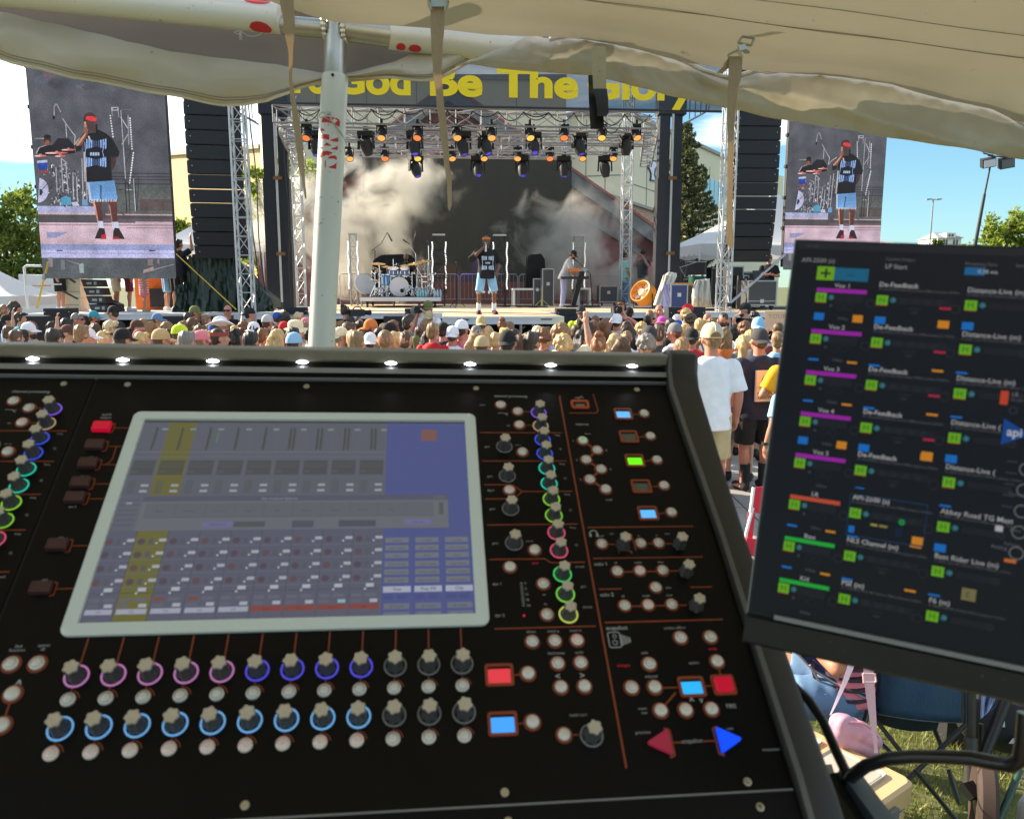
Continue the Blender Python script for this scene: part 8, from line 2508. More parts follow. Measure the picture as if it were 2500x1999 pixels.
 Q(281,102.4,285,116.4,(94,97,96));Q(25,117,276,117.5,(92,96,104))
 Q(75.4,122,101.4,128,(118,114,160));Tx('options on',88.4,126,2.2,(78,74,124));Q(101.8,122,128.6,128.2,(90,93,98));Q(151.6,121.8,170.2,129.2,(88,91,104));Q(192,121.7,224.4,128.8,(86,89,104));Q(249.4,121.5,273.6,127.5,(120,116,160));Tx('close all',261.4,125.6,2.2,(80,76,126))
 # channel edge of the strip left of the dialog
 for k in range(6):Q(1.5,97+k*5.4,18,98.2+k*5.4,(92,95,110))
 Q(7,100,12,102.4,(150,154,164))
 return mb
m_ui=picture_mat('console_screen',EXPK*0.74,0.3)
ui=screen_ui();ui.build('touch_screen',m_ui,con)
# knobs, buttons, keys: one mesh of each, many copies
b=MB();k1=0.001
b.lathe([(8.0*k1,0.4*k1),(8.1*k1,1.8*k1),(7.0*k1,4*k1),(6.3*k1,8*k1),(5.9*k1,15.6*k1),(5.5*k1,16.2*k1)],56,lobes=6,amp=0.10);knob_me=b.mesh('knob',[m_knob],smooth=50)
b=MB();b.lathe([(5.6*k1,15.9*k1),(6.3*k1,16.6*k1),(6.35*k1,17.6*k1),(5.9*k1,18.4*k1),(4.4*k1,18.6*k1),(2.5*k1,18.1*k1),(0.1*k1,18.0*k1)],56,lobes=6,amp=0.105);kcap_me=b.mesh('knob_cap',[m_kcap],smooth=40)
b=MB();b.ring(9.1*k1,10.6*k1,0.0,0.7*k1,40);ring_me=b.mesh('light_ring',[None],smooth=30)
b=MB();b.lathe([(5.9*k1,0),(6.3*k1,0.8*k1),(6.25*k1,2.0*k1),(5.6*k1,3.0*k1),(4.5*k1,3.4*k1),(4.25*k1,3.0*k1),(4.0*k1,3.45*k1),(2.2*k1,3.9*k1),(0.1*k1,4.0*k1)],36);btn_me=b.mesh('button',[m_btn],smooth=50)
b=MB();b.ring(4.02*k1,4.55*k1,2.8*k1,3.42*k1,36);groove_me=b.mesh('button_groove',[None],smooth=30)
b=MB();b.lathe([(5.9*k1,0),(6.3*k1,0.8*k1),(6.2*k1,2.4*k1),(5.2*k1,3.9*k1),(3.2*k1,4.8*k1),(0.1*k1,5.1*k1)],36);dome_me=b.mesh('button',[m_btn],smooth=60)
b=MB();b.ring(6.5*k1,8.4*k1,0,0.25*k1,36);sur_me=b.mesh('button_surround',[m_orl])
RINGM={}
def rcol(c,e=1.0):
 if c not in RINGM:RINGM[c]=lit('ring_%d_%d_%d'%c,c,e*0.72)
 return RINGM[c]
GREYR=mat('ring_unlit',(0.20,0.20,0.20),rough=0.35)
def knob(u,v,c,k=1.0,ring=True):
 o_=inst(knob_me,'knob',con,cp(u,v),(0,0,rnd.uniform(0,0.9)),k)
 inst(kcap_me,'knob_cap',o_)
 if ring:inst(ring_me,'light_ring',o_,m=GREYR if c is None else rcol(c))
def button(u,v,k=1.0,kind='ring',groove=None,sur=True):
 o_=inst(btn_me if kind=='ring' else dome_me,'button',con,cp(u,v),(0,0,0),k)
 if kind=='ring':inst(groove_me,'button_groove',o_,m=groove or m_groove)
 if sur:inst(sur_me,'button_surround',o_)
lav,blu,lbl=(196,128,186),(88,84,232),(118,184,244)
LEGU=MB();TXT=MB()
def seg(u0,v0,u1,v1,w_=1.1,mb=None):
 d=Vector((u1-u0,v1-v0,0));d.normalize();q=Vector((-d.y,d.x,0))*w_/2
 (mb or LEGU).poly([cp(u0+q.x,v0+q.y,0.12),cp(u1+q.x,v1+q.y,0.12),cp(u1-q.x,v1-q.y,0.12),cp(u0-q.x,v0-q.y,0.12)])
def path(*p,w_=1.1):
 for a_,b_ in zip(p,p[1:]):seg(a_[0],a_[1],b_[0],b_[1],w_)
def word(s,u,v,size,al='l',bold=0.0):put_text(TXT,s,cp(u,v,0.14),(1,0,0),(0,1,0),size/1000/0.7,0,None,al,bold)
for k in range(12):
 u=10.5+25.97*k
 c1=lav if k<5 else blu if k<9 else None
 c2=lbl if k<9 else None
 knob(u,261.4,c1,0.84);knob(u,300.6,c2,0.84)
 button(u-0.5,279.8,0.84,'ring',None,False);button(u-0.5,318.4,0.84,'ring',m_gred if k<9 else None,False)
 seg(u,230.5,u,252);seg(u-0.3,271,u-0.3,275);seg(u-0.3,310.5,u-0.3,314)
 for v in(279.8,318.4):
  for q in range(6):
   a,b2_=R(-75+22*q),R(-75+22*(q+1));rr=7.2
   seg(u-0.5+rr*math.cos(a),v+rr*math.sin(a)-0.0,u-0.5+rr*math.cos(b2_),v+rr*math.sin(b2_),0.9)if q<3 else None
KS=0.77
colv=[-14.3,4.6,23.5,42.2,61.2,80.2,99.2,118.2,137.4,156.9,181.4,201.2,220.6]
colc=[(140,96,236),(186,160,120),(62,96,240),(62,92,240),(52,214,182),(52,214,182),(150,220,70),(140,216,62),(222,92,120),(226,92,120),(70,220,110),(132,226,84),(214,222,104)]
for uu in(386.7,-88.1):
 for v,c in zip(colv,colc):knob(uu,v,c,KS)
 for v in(32.9,70.5,109.8,148.0):knob(uu-39.6,v,None,KS)
 for du,v,g_ in((-38.9,-25.2,None),(-21.7,-15.8,None),(-21.8,3.5,m_gred),(-22,40.4,'dome'),(-39,88.1,m_gred),(-21.8,156,'dome'),(-45.4,173.3,'dome'),(-17.9,190.7,None),(-18.0,220.3,None)):
  button(uu+du,v,KS,'dome' if g_=='dome' else 'ring',None if g_=='dome' else g_)
 dx=uu-386.7
 for v in(14,51.7):seg(324+dx,v,407.4+dx,v)
 path((324+dx,81.3),(351+dx,81.4),(359.9+dx,89.6),(407.8+dx,89.8));path((324+dx,98.2),(351+dx,98.3),(359.9+dx,89.6));seg(324+dx,128,407.6+dx,128)
 path((323.8+dx,165),(373+dx,165.2),(378+dx,169.4),(408.4+dx,169.4));seg(323.8+dx,232,408.2+dx,232)
 seg(365+dx,-15.8,378+dx,-15.8);seg(365+dx,3.6,378+dx,3.6)
 word('channel processing',342+dx,-37,3.2,bold=0.01)
 word('all in',326+dx,-24,2.0);word('gain',327.5+dx,34,2.4);word('gain',327.5+dx,72,2.4);word('gain',327.5+dx,111,2.4);word('gain',327.5+dx,149,2.4);word('dig in',327+dx,89,2.2)
 word('hpf',352+dx,5,1.8);word('lpf',352+dx,-12,1.8);word('curve',358+dx,31.5,2.0);word('curve',358+dx,147,2.0)
 for v in(18.5,56.5,94.5,133):word('freq',400+dx,v,2.2)
 for v in(37,75,113,152):word('Q',402+dx,v,2.2)
 word('thresh',399+dx,175,2.2);word('gain',401+dx,195,2.2);word('thresh',400+dx,215,2.2);word('dyn 1',325+dx,191,2.6);word('dyn 2',325+dx,221,2.6);word('on',367+dx,202,2.0);word('on',367+dx,211,2.0)
 for k in range(5):word(('0','6','12','18','24')[k],352.5+dx,190.6+5.4*k,2.2)
 for k in range(10):seg(348.6+dx,189.6+k*2.4,350.8+dx,189.6+k*2.4,0.7,TXT)
 for p in((332,-13.5,338,-13.5),(338,-13.5,342,-10)):seg(p[0]+dx+12,p[1],p[2]+dx+12,p[3],0.5,TXT)
slab('gate_led',348.4,350.0,220,221.4,0,0.4,lit('red_led',(230,30,70),1.0))
# insert buttons and the two lit displays beside them
for u,g_ in((353.7,None),(372.2,None),(390.7,m_gred)):button(u,244.4,KS,'ring',g_)
for u in(372.2,390.9):button(u,263.9,KS);button(u,283.7,KS,'dome')
word('direct',353.7,236.5,2.2,'c');word('insert a',372.2,236.5,2.2,'c');word('insert b',390.7,236.5,2.2,'c');word('hard mute',372.2,256.0,2.3,'c');word('undo',390.9,256.0,2.3,'c');word('<',371,277,5.0,'c',0.02);word('>',390.5,277,5.0,'c',0.02)
word('touch turn',376,307,2.2)
knob(390.8,322.1,None,0.84);button(370,320.8,KS,'dome');seg(377,321,381,321)
def display(u,v,c,w_=21.5,h_=17.5,e=1.0,btn=None):
 o_=rrect(u-w_/2,v-h_/2,u+w_/2,v+h_/2,2.2,4);i_=rrect(u-w_/2+2.3,v-h_/2+2.3,u+w_/2-2.3,v+h_/2-2.3,0.8,4)
 b=MB();b.grid([[cp(*p,0.0)for p in o_],[cp(*p,1.3)for p in o_],[cp(*p,1.4)for p in i_],[cp(*p,0.3)for p in i_]],closed=True);f_=b.build('display_frame',m_orl,con,smooth=30)
 b=MB();b.poly([cp(*p,0.35)for p in rrect(u-w_/2+2.4,v-h_/2+4.2,u+w_/2-2.4,v+h_/2-2.4,0.8,3)]);b.build('display_glass',lit('display_%d_%d_%d'%c,c,e)if e else mat('display_grey',(0.10,0.105,0.085),rough=0.25),f_)
 b=MB();b.poly([cp(*p,0.36)for p in rrect(u-w_/2+2.4,v-h_/2+2.4,u+w_/2-2.4,v-h_/2+4.2,0.5,3)]);b.build('display_shade',m_body,f_)
 if btn:
  seg(u+w_/2,v+0.4,btn[0]-6,btn[1]+0.3);button(btn[0],btn[1],btn[2],'dome')
display(324.9,272,(214,56,66),22.5,18.5,1,(347.6,271.6,KS*1.05));display(324.7,310.6,(66,160,252),22.5,18.5,1,(347.2,310.2,KS*1.05))
for v,c,e in((-12.8,(100,184,248),1),(19.5,(60,60,50),0),(51.8,(112,250,24),1),(84.6,(60,60,50),0),(116.9,(96,182,248),1)):
 display(476.6,v,c,19.5,16.5,e,(499.6,v-1.0,KS*0.95))
 # memory stick socket
o_=rrect(422.5,-33,442,-20.3,3,4);i_=rrect(425,-30,439.5,-23.4,1,4)
b=MB();b.grid([[cp(*p,0)for p in o_],[cp(*p,1.4)for p in o_],[cp(*p,1.4)for p in i_],[cp(*p,0.2)for p in i_]],closed=True);us=b.build('usb_frame',mat('usb_orange',(0.42,0.07,0.015),rough=0.4),con,smooth=30)
slab('usb_tongue',427.5,437,-26.4,-24.6,0.3,0.9,m_strip,us);slab('usb_hole',425.2,439.3,-29.8,-23.6,0.1,0.22,m_black,us)
path((449,-43),(450.5,-18),(448,-14.5),(419,-14.3));path((430.5,-38),(434,-36),w_=0.5)
word('macros',424,3.2,3.2,bold=0.01);word('inputs',431,16,1.9)
seg(428,-37,438,-38,0.6,TXT);seg(431,-37.2,433,-35,0.6,TXT);seg(433,-37.6,436,-40,0.6,TXT)
for k,(u,v)in enumerate(((427.6,25.1),(440.5,37.7),(427.3,50.4),(440.4,62.6),(427.2,75.5),(440.8,87.9))):
 button(u,v,KS,'dome' if k==5 else 'ring',m_ggreen if k==0 else None)
 if k<5:word(str(k+1),u+(-10 if k%2==0 else 8.5),v+1.2,2.6)
path((427.6,25),(440.5,37.7),(427.3,50.4),(440.4,62.6),(427.2,75.5),(440.8,87.9),w_=2.4);word('assign',442,101,2.2,'c')
seg(411.9,-40,412.8,347,1.5)
seg(416.3,132,517,132)
# headphone row
for q in range(9):
 a,b2_=R(180+20*q),R(200+20*q);seg(421+3.6*math.cos(a),139+3.6*math.sin(a),421+3.6*math.cos(b2_),139+3.6*math.sin(b2_),0.9,TXT)
for sx in(-1,1):seg(421+sx*3.2,138.5,421+sx*3.2,142.5,2.0,TXT)
for u in(426.8,462.7,479.8):button(u,150.4,KS*0.95)
knob(445.9,152.2,None,KS,False);knob(498.4,152.9,None,KS,False)
path((433,150.6),(440,151.4));path((468,150.6),(492,151.2));path((456,140),(457,158));path((440,157),(452,158.4));word('mono',426.8,142.5,2.0,'c');word('aux',436,140,1.8);word('1',441,160.6,2.0);word('2',452,160.6,2.0);word('to',462.7,142.6,1.8,'c');word('to',479.8,142.6,1.8,'c');word('level',488,141,1.8)
seg(416.3,165.7,517.5,165.9);word('solo 1',416.6,173.2,3.4,bold=0.01)
for u,g_ in((435.9,None),(456.3,m_gred),(477.2,None)):button(u,179.5,KS*0.95,'ring',g_)
knob(497.5,182.2,None,KS,False);seg(441,180.2,491,180.2,1.3)
for u,s in((435.9,'afl'),(456.3,'single'),(477.2,'clear')):word(s,u,171.6,2.1,'c');word(s,u+0.5,205.4,2.1,'c')
button(467.2,196.6,KS*0.95);word('trim',476,198,2.0)
seg(416.6,197.1,436.4,197.1);seg(498.2,197.1,517.8,197.1);word('solo 2',416.8,204.2,3.4,bold=0.01)
for u,g_ in((436.3,None),(456.8,m_gred),(477.6,None)):button(u,213.6,KS*0.95,'ring',g_)
knob(498.3,216.3,None,KS,False);seg(441,214.3,491,214.5,1.3)
# snapshot section
seg(416.4,229,519,229,1.3);word('snapshot',416.6,235.8,3.6,bold=0.01)
path_pts=rrect(417,238,427,251.5,1.6,3)
for a_,b_ in zip(path_pts,path_pts[1:]+path_pts[:1]):seg(a_[0],a_[1],b_[0],b_[1],0.8,TXT)
for(cu_,cv_,rr)in((422.5,241.6,1.5),(422,247.2,2.0)):
 for q in range(10):seg(cu_+rr*math.cos(q*0.628),cv_+rr*math.sin(q*0.628),cu_+rr*math.cos(q*0.628+0.628),cv_+rr*math.sin(q*0.628+0.628),0.6,TXT)
for q in range(5):seg(428+q*1.7,240.2+q*0.7,428+q*1.7,250-q*0.6,0.9,TXT)
for u,v,k_ in((477.9,244.8,'r'),(503.6,245,'r'),(503.5,266.8,'d'),(446.7,267,'r'),(428.3,286.2,'r'),(446.9,286.5,'d'),(447.6,305.4,'d'),(467.5,305.8,'d'),(488.3,306,'d')):button(u,v,KS*1.03,'ring' if k_=='r' else 'dome')
word('surface offline',475,236.6,2.3,'c');word('auto',445,258,2.2,'c');word('update',488,268,2.2,'r');word('selected',446,278.4,2.2,'c');word('insert',437,304,2.0,'r');word('new',437,307.4,2.0,'r')
word('previous',430.5,322.5,2.4,'c');word('next',499,322.5,2.2,'c');word('snapshot',467,331,3.2,'c');word('FIRE',501,305.5,3.2,'l',0.01);word('^',474.5,301,5.5,'c',0.03);word('v',482,300.2,4.5,'c',0.03)
RT=MB()
put_text(RT,'changes',cp(420,268.4,0.14),(1,0,0),(0,1,0),0.0024/0.7);put_text(RT,'write',cp(499,256.6,0.14),(1,0,0),(0,1,0),0.0024/0.7);put_text(RT,'over',cp(361,170.6,0.14),(1,0,0),(0,1,0),0.0024/0.7)
RT.build('red_legend',lit('legend_red',(150,14,40),1.0,0.6),con)
display(477,287.4,(44,176,246),21.5,17,1);seg(453,287.2,466,287.3);path((447.6,305),(463,291.5),w_=1.3);seg(488,287,494,287);seg(503.4,273,503.4,279)
def key_mesh(w_,h_,t_,r_=1.4):
 b=MB();o_=rrect(-w_/2,-h_/2,w_/2,h_/2,r_,4)
 b.grid([[cp(x,y,0)for x,y in o_],[cp(x,y,t_*0.8)for x,y in o_],[cp(x*0.93,y*0.91,t_)for x,y in o_]],closed=True);b.poly([cp(x*0.93,y*0.91,t_)for x,y in o_]);return b
o_=rrect(493.8,278.3,513,295.4,2.4,4);i_=rrect(496,280.6,511,293.2,1.2,4)
b=MB();b.grid([[cp(*p,0.0)for p in o_],[cp(*p,1.2)for p in o_],[cp(*p,1.2)for p in i_],[cp(*p,0.2)for p in i_]],closed=True);b.build('key_frame',m_orl,con,smooth=30)
m_redlit=lit('key_red_lit',(196,10,48),0.75,0.15);m_reddim=mat('key_red_dim',(0.055,0.020,0.022),rough=0.3,var=0.15,scale=60)
key_mesh(14.4,12,3.2).build('fire_key',m_redlit,con,loc=cp(503.5,286.8))
def tri(u,v,sgn,mm,nm):
 pts=[(u-sgn*8.4,v-8.8),(u-sgn*8.4+sgn*1.2,v-9.2),(u+sgn*8.6,v-0.8),(u+sgn*8.6,v+0.8),(u-sgn*8.4+sgn*1.2,v+9.2),(u-sgn*8.4,v+8.8)]
 if sgn<0:pts=pts[::-1]
 b=MB();b.prism([cp(x,y,0)for x,y in pts],cp(0,0,3.2));b.poly([cp(u+(x-u)*0.9,v+(y-v)*0.88,3.4)for x,y in pts][::-1]);b.build(nm,mm,con)
 uu=u-sgn*10.2
 path((uu+sgn*4,v-10.8),(uu,v-9.5),(uu,v+9.5),(uu+sgn*4,v+10.8),w_=1.6)
tri(441,330,-1,lit('arrow_red',(160,40,66),0.6,0.15),'arrow_key');tri(495.6,330.4,1,lit('arrow_blue',(14,76,252),1.0,0.3),'arrow_key');seg(452,330.2,460,330.2);seg(475.5,330.2,485,330.2)
# quick select keys
qk=[(9.9,1,'gain'),(33.4,0,'eq'),(55.8,0,'hpf'),(78.4,0,'dyn 1'),(95.2,0,'dyn 2'),(144.8,0,'aux'),(186.2,0,'pan')]
kme=key_mesh(16.5,11.0,4.8).mesh('quick_key',[None],smooth=40)
for v,on,s in qk:
 inst(kme,'quick_select_key',con,cp(-36.6,v),m=m_redlit if on else m_reddim)
 path((-29.5,v-6.6),(-26.4,v-5.6),(-26.2,v+5.6),(-29.5,v+6.6),w_=1.0);seg(-26.2,v,-11.5,v,0.9);word(s,-37,v-8.0 if s not in('dyn 2',)else v+9.6,2.1,'c')
path((-18,33.4),(-17.6,49),(-21,55.4),(-26.2,55.8),w_=0.9)
word('quick',-37,-6.6,3.0,'c');word('select',-37,-2.4,3.0,'c')
# buttons below the left panel
for u,v,k_ in((-38.4,250.2,'r'),(-20.1,250.5,'r'),(-29.6,273.7,'d'),(-29.2,296.6,'d')):button(u,v,0.86,'ring' if k_=='r' else 'dome')
seg(-29.5,281,-29.3,290,1.2);word('2nd',-38,236.8,2.4,'c');word('function',-38,240.0,2.4,'c');word('option',-20,236.6,2.4,'c');word('all',-20,239.8,2.4,'c');word('^',-28.4,268.6,6.0,'c',0.03);word('v',-29,311,5,'c',0.03)
# a second knob row beyond the left edge of the photograph continues the panel
for k in range(5):knob(-120-26*k,261.4,None);knob(-120-26*k,300.6,None)
tag(LEGU.build('orange_legend',m_orl,con),kind='stuff');tag(TXT.build('printed_legend',m_leg,con),kind='stuff')
put=MB();put_text(put,'master',cp(520,339.5,0.14),(1,0,0),(0,1,0),0.0022/0.7,width=0.014);put.build('printed_legend',m_leg,con)
# screws
b=MB();b.lathe([(3.1*k1,0),(3.0*k1,0.9*k1),(1.9*k1,1.2*k1),(1.4*k1,1.15*k1),(1.3*k1,0.4*k1),(0.1*k1,0.35*k1)],20);scr_me=b.mesh('screw',[m_galv_screw:=mat('screw_steel',(0.55,0.52,0.42),rough=0.3,metal=0.8)],smooth=40)
for u,v in((-88.4,-49.8),(-28,-49.8),(147.6,-49.8),(323.2,-49.6),(498.9,-50.3),(322.4,359.4),(501,361),(145.3,358.8)):inst(scr_me,'screw',con,cp(u,v,0))
for u in(323.6,506):inst(scr_me,'screw',con,cp(u,378,-1.9))
# the row of small lamps under the rail
m_lamp=mat('lamp_white',(0.9,0.92,1.0),rough=0.3,emit=22*EXPK,ecol=(0.86,0.90,1.0))
for x in(-120,67,257,447,636,823,990,1160,1332):
 y=757+(x/1332.0)*16
 r=bearing(x*1.1596,y*1.1596);P0=CO+(CV*-75.0)/1000;t=(P0-EYE).dot(CV)/r.dot(CV);p=EYE+r*t-CO
 u,n=p.dot(CU)*1000,p.dot(CN)*1000
 b=MB();b.prism([cp(u-6,-76.5,n-0.3),cp(u,-76.5,n-2.2),cp(u+6,-76.5,n-0.3),cp(u,-76.5,n+2.0)],cp(0,-1,0));lo=b.build('console_lamp',m_lamp,con)
 ld=bpy.data.lights.new('console_lamp_light','SPOT');ld.energy=0.010;ld.spot_size=R(150);ld.spot_blend=0.9;ld.shadow_soft_size=0.002;ld.color=(0.86,0.90,1.0)
 lo2=bpy.data.objects.new('console_lamp_light',ld);col.objects.link(lo2);lo2.parent=con;lo2.location=cp(u,-72.6,n+1.0)
 lo2.rotation_euler=Vector((0,0.75,0.66)).to_track_quat('Z','Y').to_euler()
 # ================================================================== the monitor at the right
MO=Vector((0.21235891,0.55303976,2.24312933));MU=Vector((0.91327275,-0.403507,-0.05581213));MV=Vector((-0.13386771,-0.16789679,-0.97667298));MN=Vector((-0.3847237,-0.89944025,0.20735213))
MM=Matrix(((MU.x,-MV.x,MN.x,MO.x),(MU.y,-MV.y,MN.y,MO.y),(MU.z,-MV.z,MN.z,MO.z),(0,0,0,1)))
mon=thing('touch_monitor','dusty black flat monitor at the right showing a dark plug in window with coloured tags','monitor',mw=MM)
m_mbez=mat('monitor_plastic',(0.014,0.014,0.013),spec=0.3,rough=0.5,var=0.25,scale=40,speck=(260,0.72,(0.14,0.13,0.09)))
TL,TR_,BL,BR=(-21.6,-39.5),(440,-39.5),(-21.6,222.5),(440,222.5)
b=MB();b.box(TL[0]/1000,TR_[0]/1000,-BL[1]/1000,-TL[1]/1000,-0.026,-0.0015);b.build('monitor_case',m_mbez,mon)
b=MB();b.prism([cp(-22.4,222.6,-26),cp(-22.4,222.6,1.0),cp(-22.4,224,4.5),cp(-22.4,240.5,3.5),cp(-22.4,243,-2),cp(-22.4,243,-26)],cp(465,0,0));b.build('lower_bezel',m_mbez,mon)
b=MB();b.box(-0.004,0.44,-0.2222,-0.2192,-0.001,0.0035);b.build('bezel_lip',mat('bezel_lip',(0.19,0.19,0.19),rough=0.35),mon)
b=MB();b.box(-0.0224,-0.0217,-0.222,0.0395,-0.026,-0.001);b.build('side_edge',m_strip,mon)
mu=MB();ml=[0.02]
def MQ(u0,v0,u1,v1,c):
 ml[0]+=0.0012;mu.poly([cp(u0,v1,ml[0]),cp(u1,v1,ml[0]),cp(u1,v0,ml[0]),cp(u0,v0,ml[0])],0,lin(c))
def MT(s,u,v,size,c,al='l',bold=0.0):
 ml[0]+=0.0012;put_text(mu,s,cp(u,v,ml[0]),(1,0,0),(0,1,0),size/1000/0.7,0,lin(c),al,bold)
def MC(u,v,r0,c,w_=0.6):
 for q in range(14):
  a,a2=q*0.4488,(q+1)*0.4488
  ml[0]+=0.0004;mu.poly([cp(u+r0*math.cos(a),v+r0*math.sin(a),ml[0]),cp(u+(r0-w_)*math.cos(a),v+(r0-w_)*math.sin(a),ml[0]),cp(u+(r0-w_)*math.cos(a2),v+(r0-w_)*math.sin(a2),ml[0]),cp(u+r0*math.cos(a2),v+r0*math.sin(a2),ml[0])],0,lin(c))
BGc=(13,12,15)
MQ(-19.5,-37.5,440,220,BGc);MQ(-19.5,-37.5,440,-33,(34,33,36));MT('file edit',-14,-34.2,1.9,(70,70,72))
MT('API-2500 (s)',-16,-23.6,3.0,(150,150,152));MT('Current Project',37,-27,1.9,(110,110,112));MT('LP Start',37.4,-21.6,2.9,(170,170,172));MT('Processing Time',84,-26,1.9,(110,110,112));MQ(84,-24.6,95.4,-19.6,(24,104,160));MT('0.28 ms',91.5,-21.0,2.5,(190,196,200));MT('Settings',112,-26,1.9,(110,110,112))
MQ(-5,-21,6.2,-11.7,(120,180,20));MQ(0.1,-19.6,1.5,-13.2,(30,44,10));MQ(-2.6,-17.1,3.8,-15.6,(30,44,10));MQ(6.4,-20.6,27.6,-11.8,(20,104,140));MT('Edit',17,-14.8,2.2,(20,60,84),'c')
names=['Vox 1','Vox 2','Vox 3','Vox 4','Vox 5','LR','Bass','Kid']
c2=['De-Feedback']*5+['API-2500 (s)','NLS Channel (m)','PSE (m)']
c3=['Distance-Live (m)']*3+['Distance-Live (','Distance-Live (','Abbey Road TG Mast','Bass Rider Live (m)','F6 (m)']
GRN=(112,186,14)
def chip(u,v,red_=True):
 MQ(u,v,u+7,v+6.4,GRN);MQ(u+1.6,v+1.2,u+2.6,v+5.0,(80,140,20));MQ(u+4.2,v+1.2,u+5.2,v+5.0,(80,140,20));MQ(u+1.6,v+2.6,u+5.2,v+3.4,(80,140,20))
 if red_:MQ(u,v+6.4,u+7,v+7.0,(150,40,30))
 MC(u+10,v+2.8,1.9,(46,110,120),1.0);MQ(u+9.4,v+2.0,u+11,v+3.6,(70,130,140))
for r_ in range(8):
 v=-3.0+28.57*r_
 bc=(168,28,176)if r_<5 else(206,82,46)if r_==5 else(34,182,58)
 MQ(-3.8,v-3.1,28,v-0.4,bc);MT(names[r_],12,v-4.0,2.9,(178,178,180),'c',0.01)
 chip(-3.9,v+0.2);MQ(7.6,v+0.4,26,v+6,(26,26,30));MC(6.5,v+8.6,0.9,(70,70,74));MC(12.5,v+9,2.6,(34,34,38));MC(18,v+9,2.6,(34,34,38));MT('0.0ms',12,v+17.8,1.9,(96,96,98))
 MC(31,v+5.8,3.0,(40,40,44),0.7);MC(81.5,v+6,3.0,(40,40,44),0.7)
 sq=r_ in(0,3);h_=5 if sq else 1.4
 if r_ not in(4,7):MQ(-3.4,v+14+(0 if sq else 3.0),3.0,v+14+h_+(0 if sq else 3.0),(18,116,206));MQ(21.2,v+14+(0 if sq else 3.0),27.4,v+14+h_+(0 if sq else 3.0),(222,142,20))
 # plug-in boxes
 MT(c2[r_],35.2,v-6.2,3.1,(190,190,192),'l',0.01);MT('In: Vocal B1A, Out: B2, Device Offline Latency: 0.24ms',35.2,v-3.9,1.5,(104,104,106));chip(34.4,v-0.3,r_<5)
 MQ(47,v+0.4,79,v+5.0,(25,25,29))
 for q in range(4):MC(51+q*7,v+2.6,1.6,(44,44,50),0.5)
 MQ(56,v+9,60,v+11,(36,40,42));MQ(54,v+7.0,62,v+7.6,(44,44,46))
 if r_<4:MQ(72.2,v+5.4,78.8,v+6.8,(190,30,66))
 if r_ not in(4,7):MQ(34.8,v+14+(0 if sq else 3.6),41.4,v+14+h_+(0 if sq else 3.6),(18,116,206));MQ(72.4,v+14+(0 if sq else 3.6),79,v+14+h_+(0 if sq else 3.6),(222,142,20))
 if r_==4:MQ(36,v+14.2,41.4,v+15,(18,116,206));MQ(72,v-13.5,79,v-8.8,(222,142,20))
 MT(c3[r_],87.2,v-5.4,3.2,(176,176,178),'l',0.01);MT('In: B2A, Out: B4, Device Offline Latency: 10.3ms',87.2,v-3.1,1.5,(100,100,102));chip(86.4,v-0.2,r_<5);MQ(100,v+0.6,124,v+5,(25,25,29));MC(122,v+3,2.2,(42,42,48),0.5)
 if r_ not in(7,):MQ(86.2,v+14+(0 if sq or r_==5 else 3.6),92.8,v+14+(5 if sq or r_==5 else 1.2)+(0 if sq or r_==5 else 3.6),(18,116,206))
v5=-3.0+28.57*5
for(a_,b_,c_,d_)in((33.6,v5-9.6,80,v5-9.0),(33.6,v5+17.4,80,v5+18),(33.6,v5-9.6,34.0,v5+18),(79.6,v5-9.6,80,v5+18)):MQ(a_,b_,c_,d_,(34,60,96))
MQ(44,v5+6,68,v5+16,(10,12,16));MQ(48,v5+8,52,v5+9.4,(170,160,70));MQ(53,v5+8,58,v5+9.4,(150,140,60));MC(66,v5+4.2,1.9,(20,160,70),1.3);MQ(63,v5+8,67,v5+14,(14,24,60));MQ(35,v5+11.5,38.6,v5+16,(18,116,206));MQ(73,v5+12,79.4,v5+17,(222,142,20))
MQ(104.4,178.6,112.4,186.2,(128,118,76));MT('E',107,184.4,3.6,(70,62,40));MQ(118.2,136.8,122.4,140.4,(190,190,194));MQ(125,156.2,131.4,158.4,(206,110,40));MT('Analog',117,151,2.2,(110,110,112))
# analyser at the right with its blue flag
MQ(112.2,52.8,116.6,61.4,(206,70,30));MT('LR - API-2500',118.5,55.5,2.4,(140,140,142));MT('In: Group, Out',118.5,58.6,1.9,(96,96,98));MC(120,64.5,2.4,(60,60,64),0.6)
ml[0]+=0.002;mu.poly([cp(115.6,86.5,ml[0]),cp(131,78.5,ml[0]),cp(115.6,70.0,ml[0])],0,lin((14,72,150)));MT('api',118,80.4,5.2,(196,200,206),'l',0.02)
for q in range(5):MQ(120,96+q*7,126,96.6+q*7,(70,70,74));MC(131,100+q*13,4.2,(110,110,110),0.8)
MT('Threshold',123,117,2.0,(96,96,98));MT('Ratio',126,139,2.0,(96,96,98));MT('Release',124,148,2.0,(96,96,98))
for q in range(6):
 MQ(140+q*46,20,180+q*46,200,(22,23,28))
m_monp=picture_mat('monitor_picture',EXPK*0.62,0.22,0.12)
mu.build('monitor_screen',m_monp,mon)
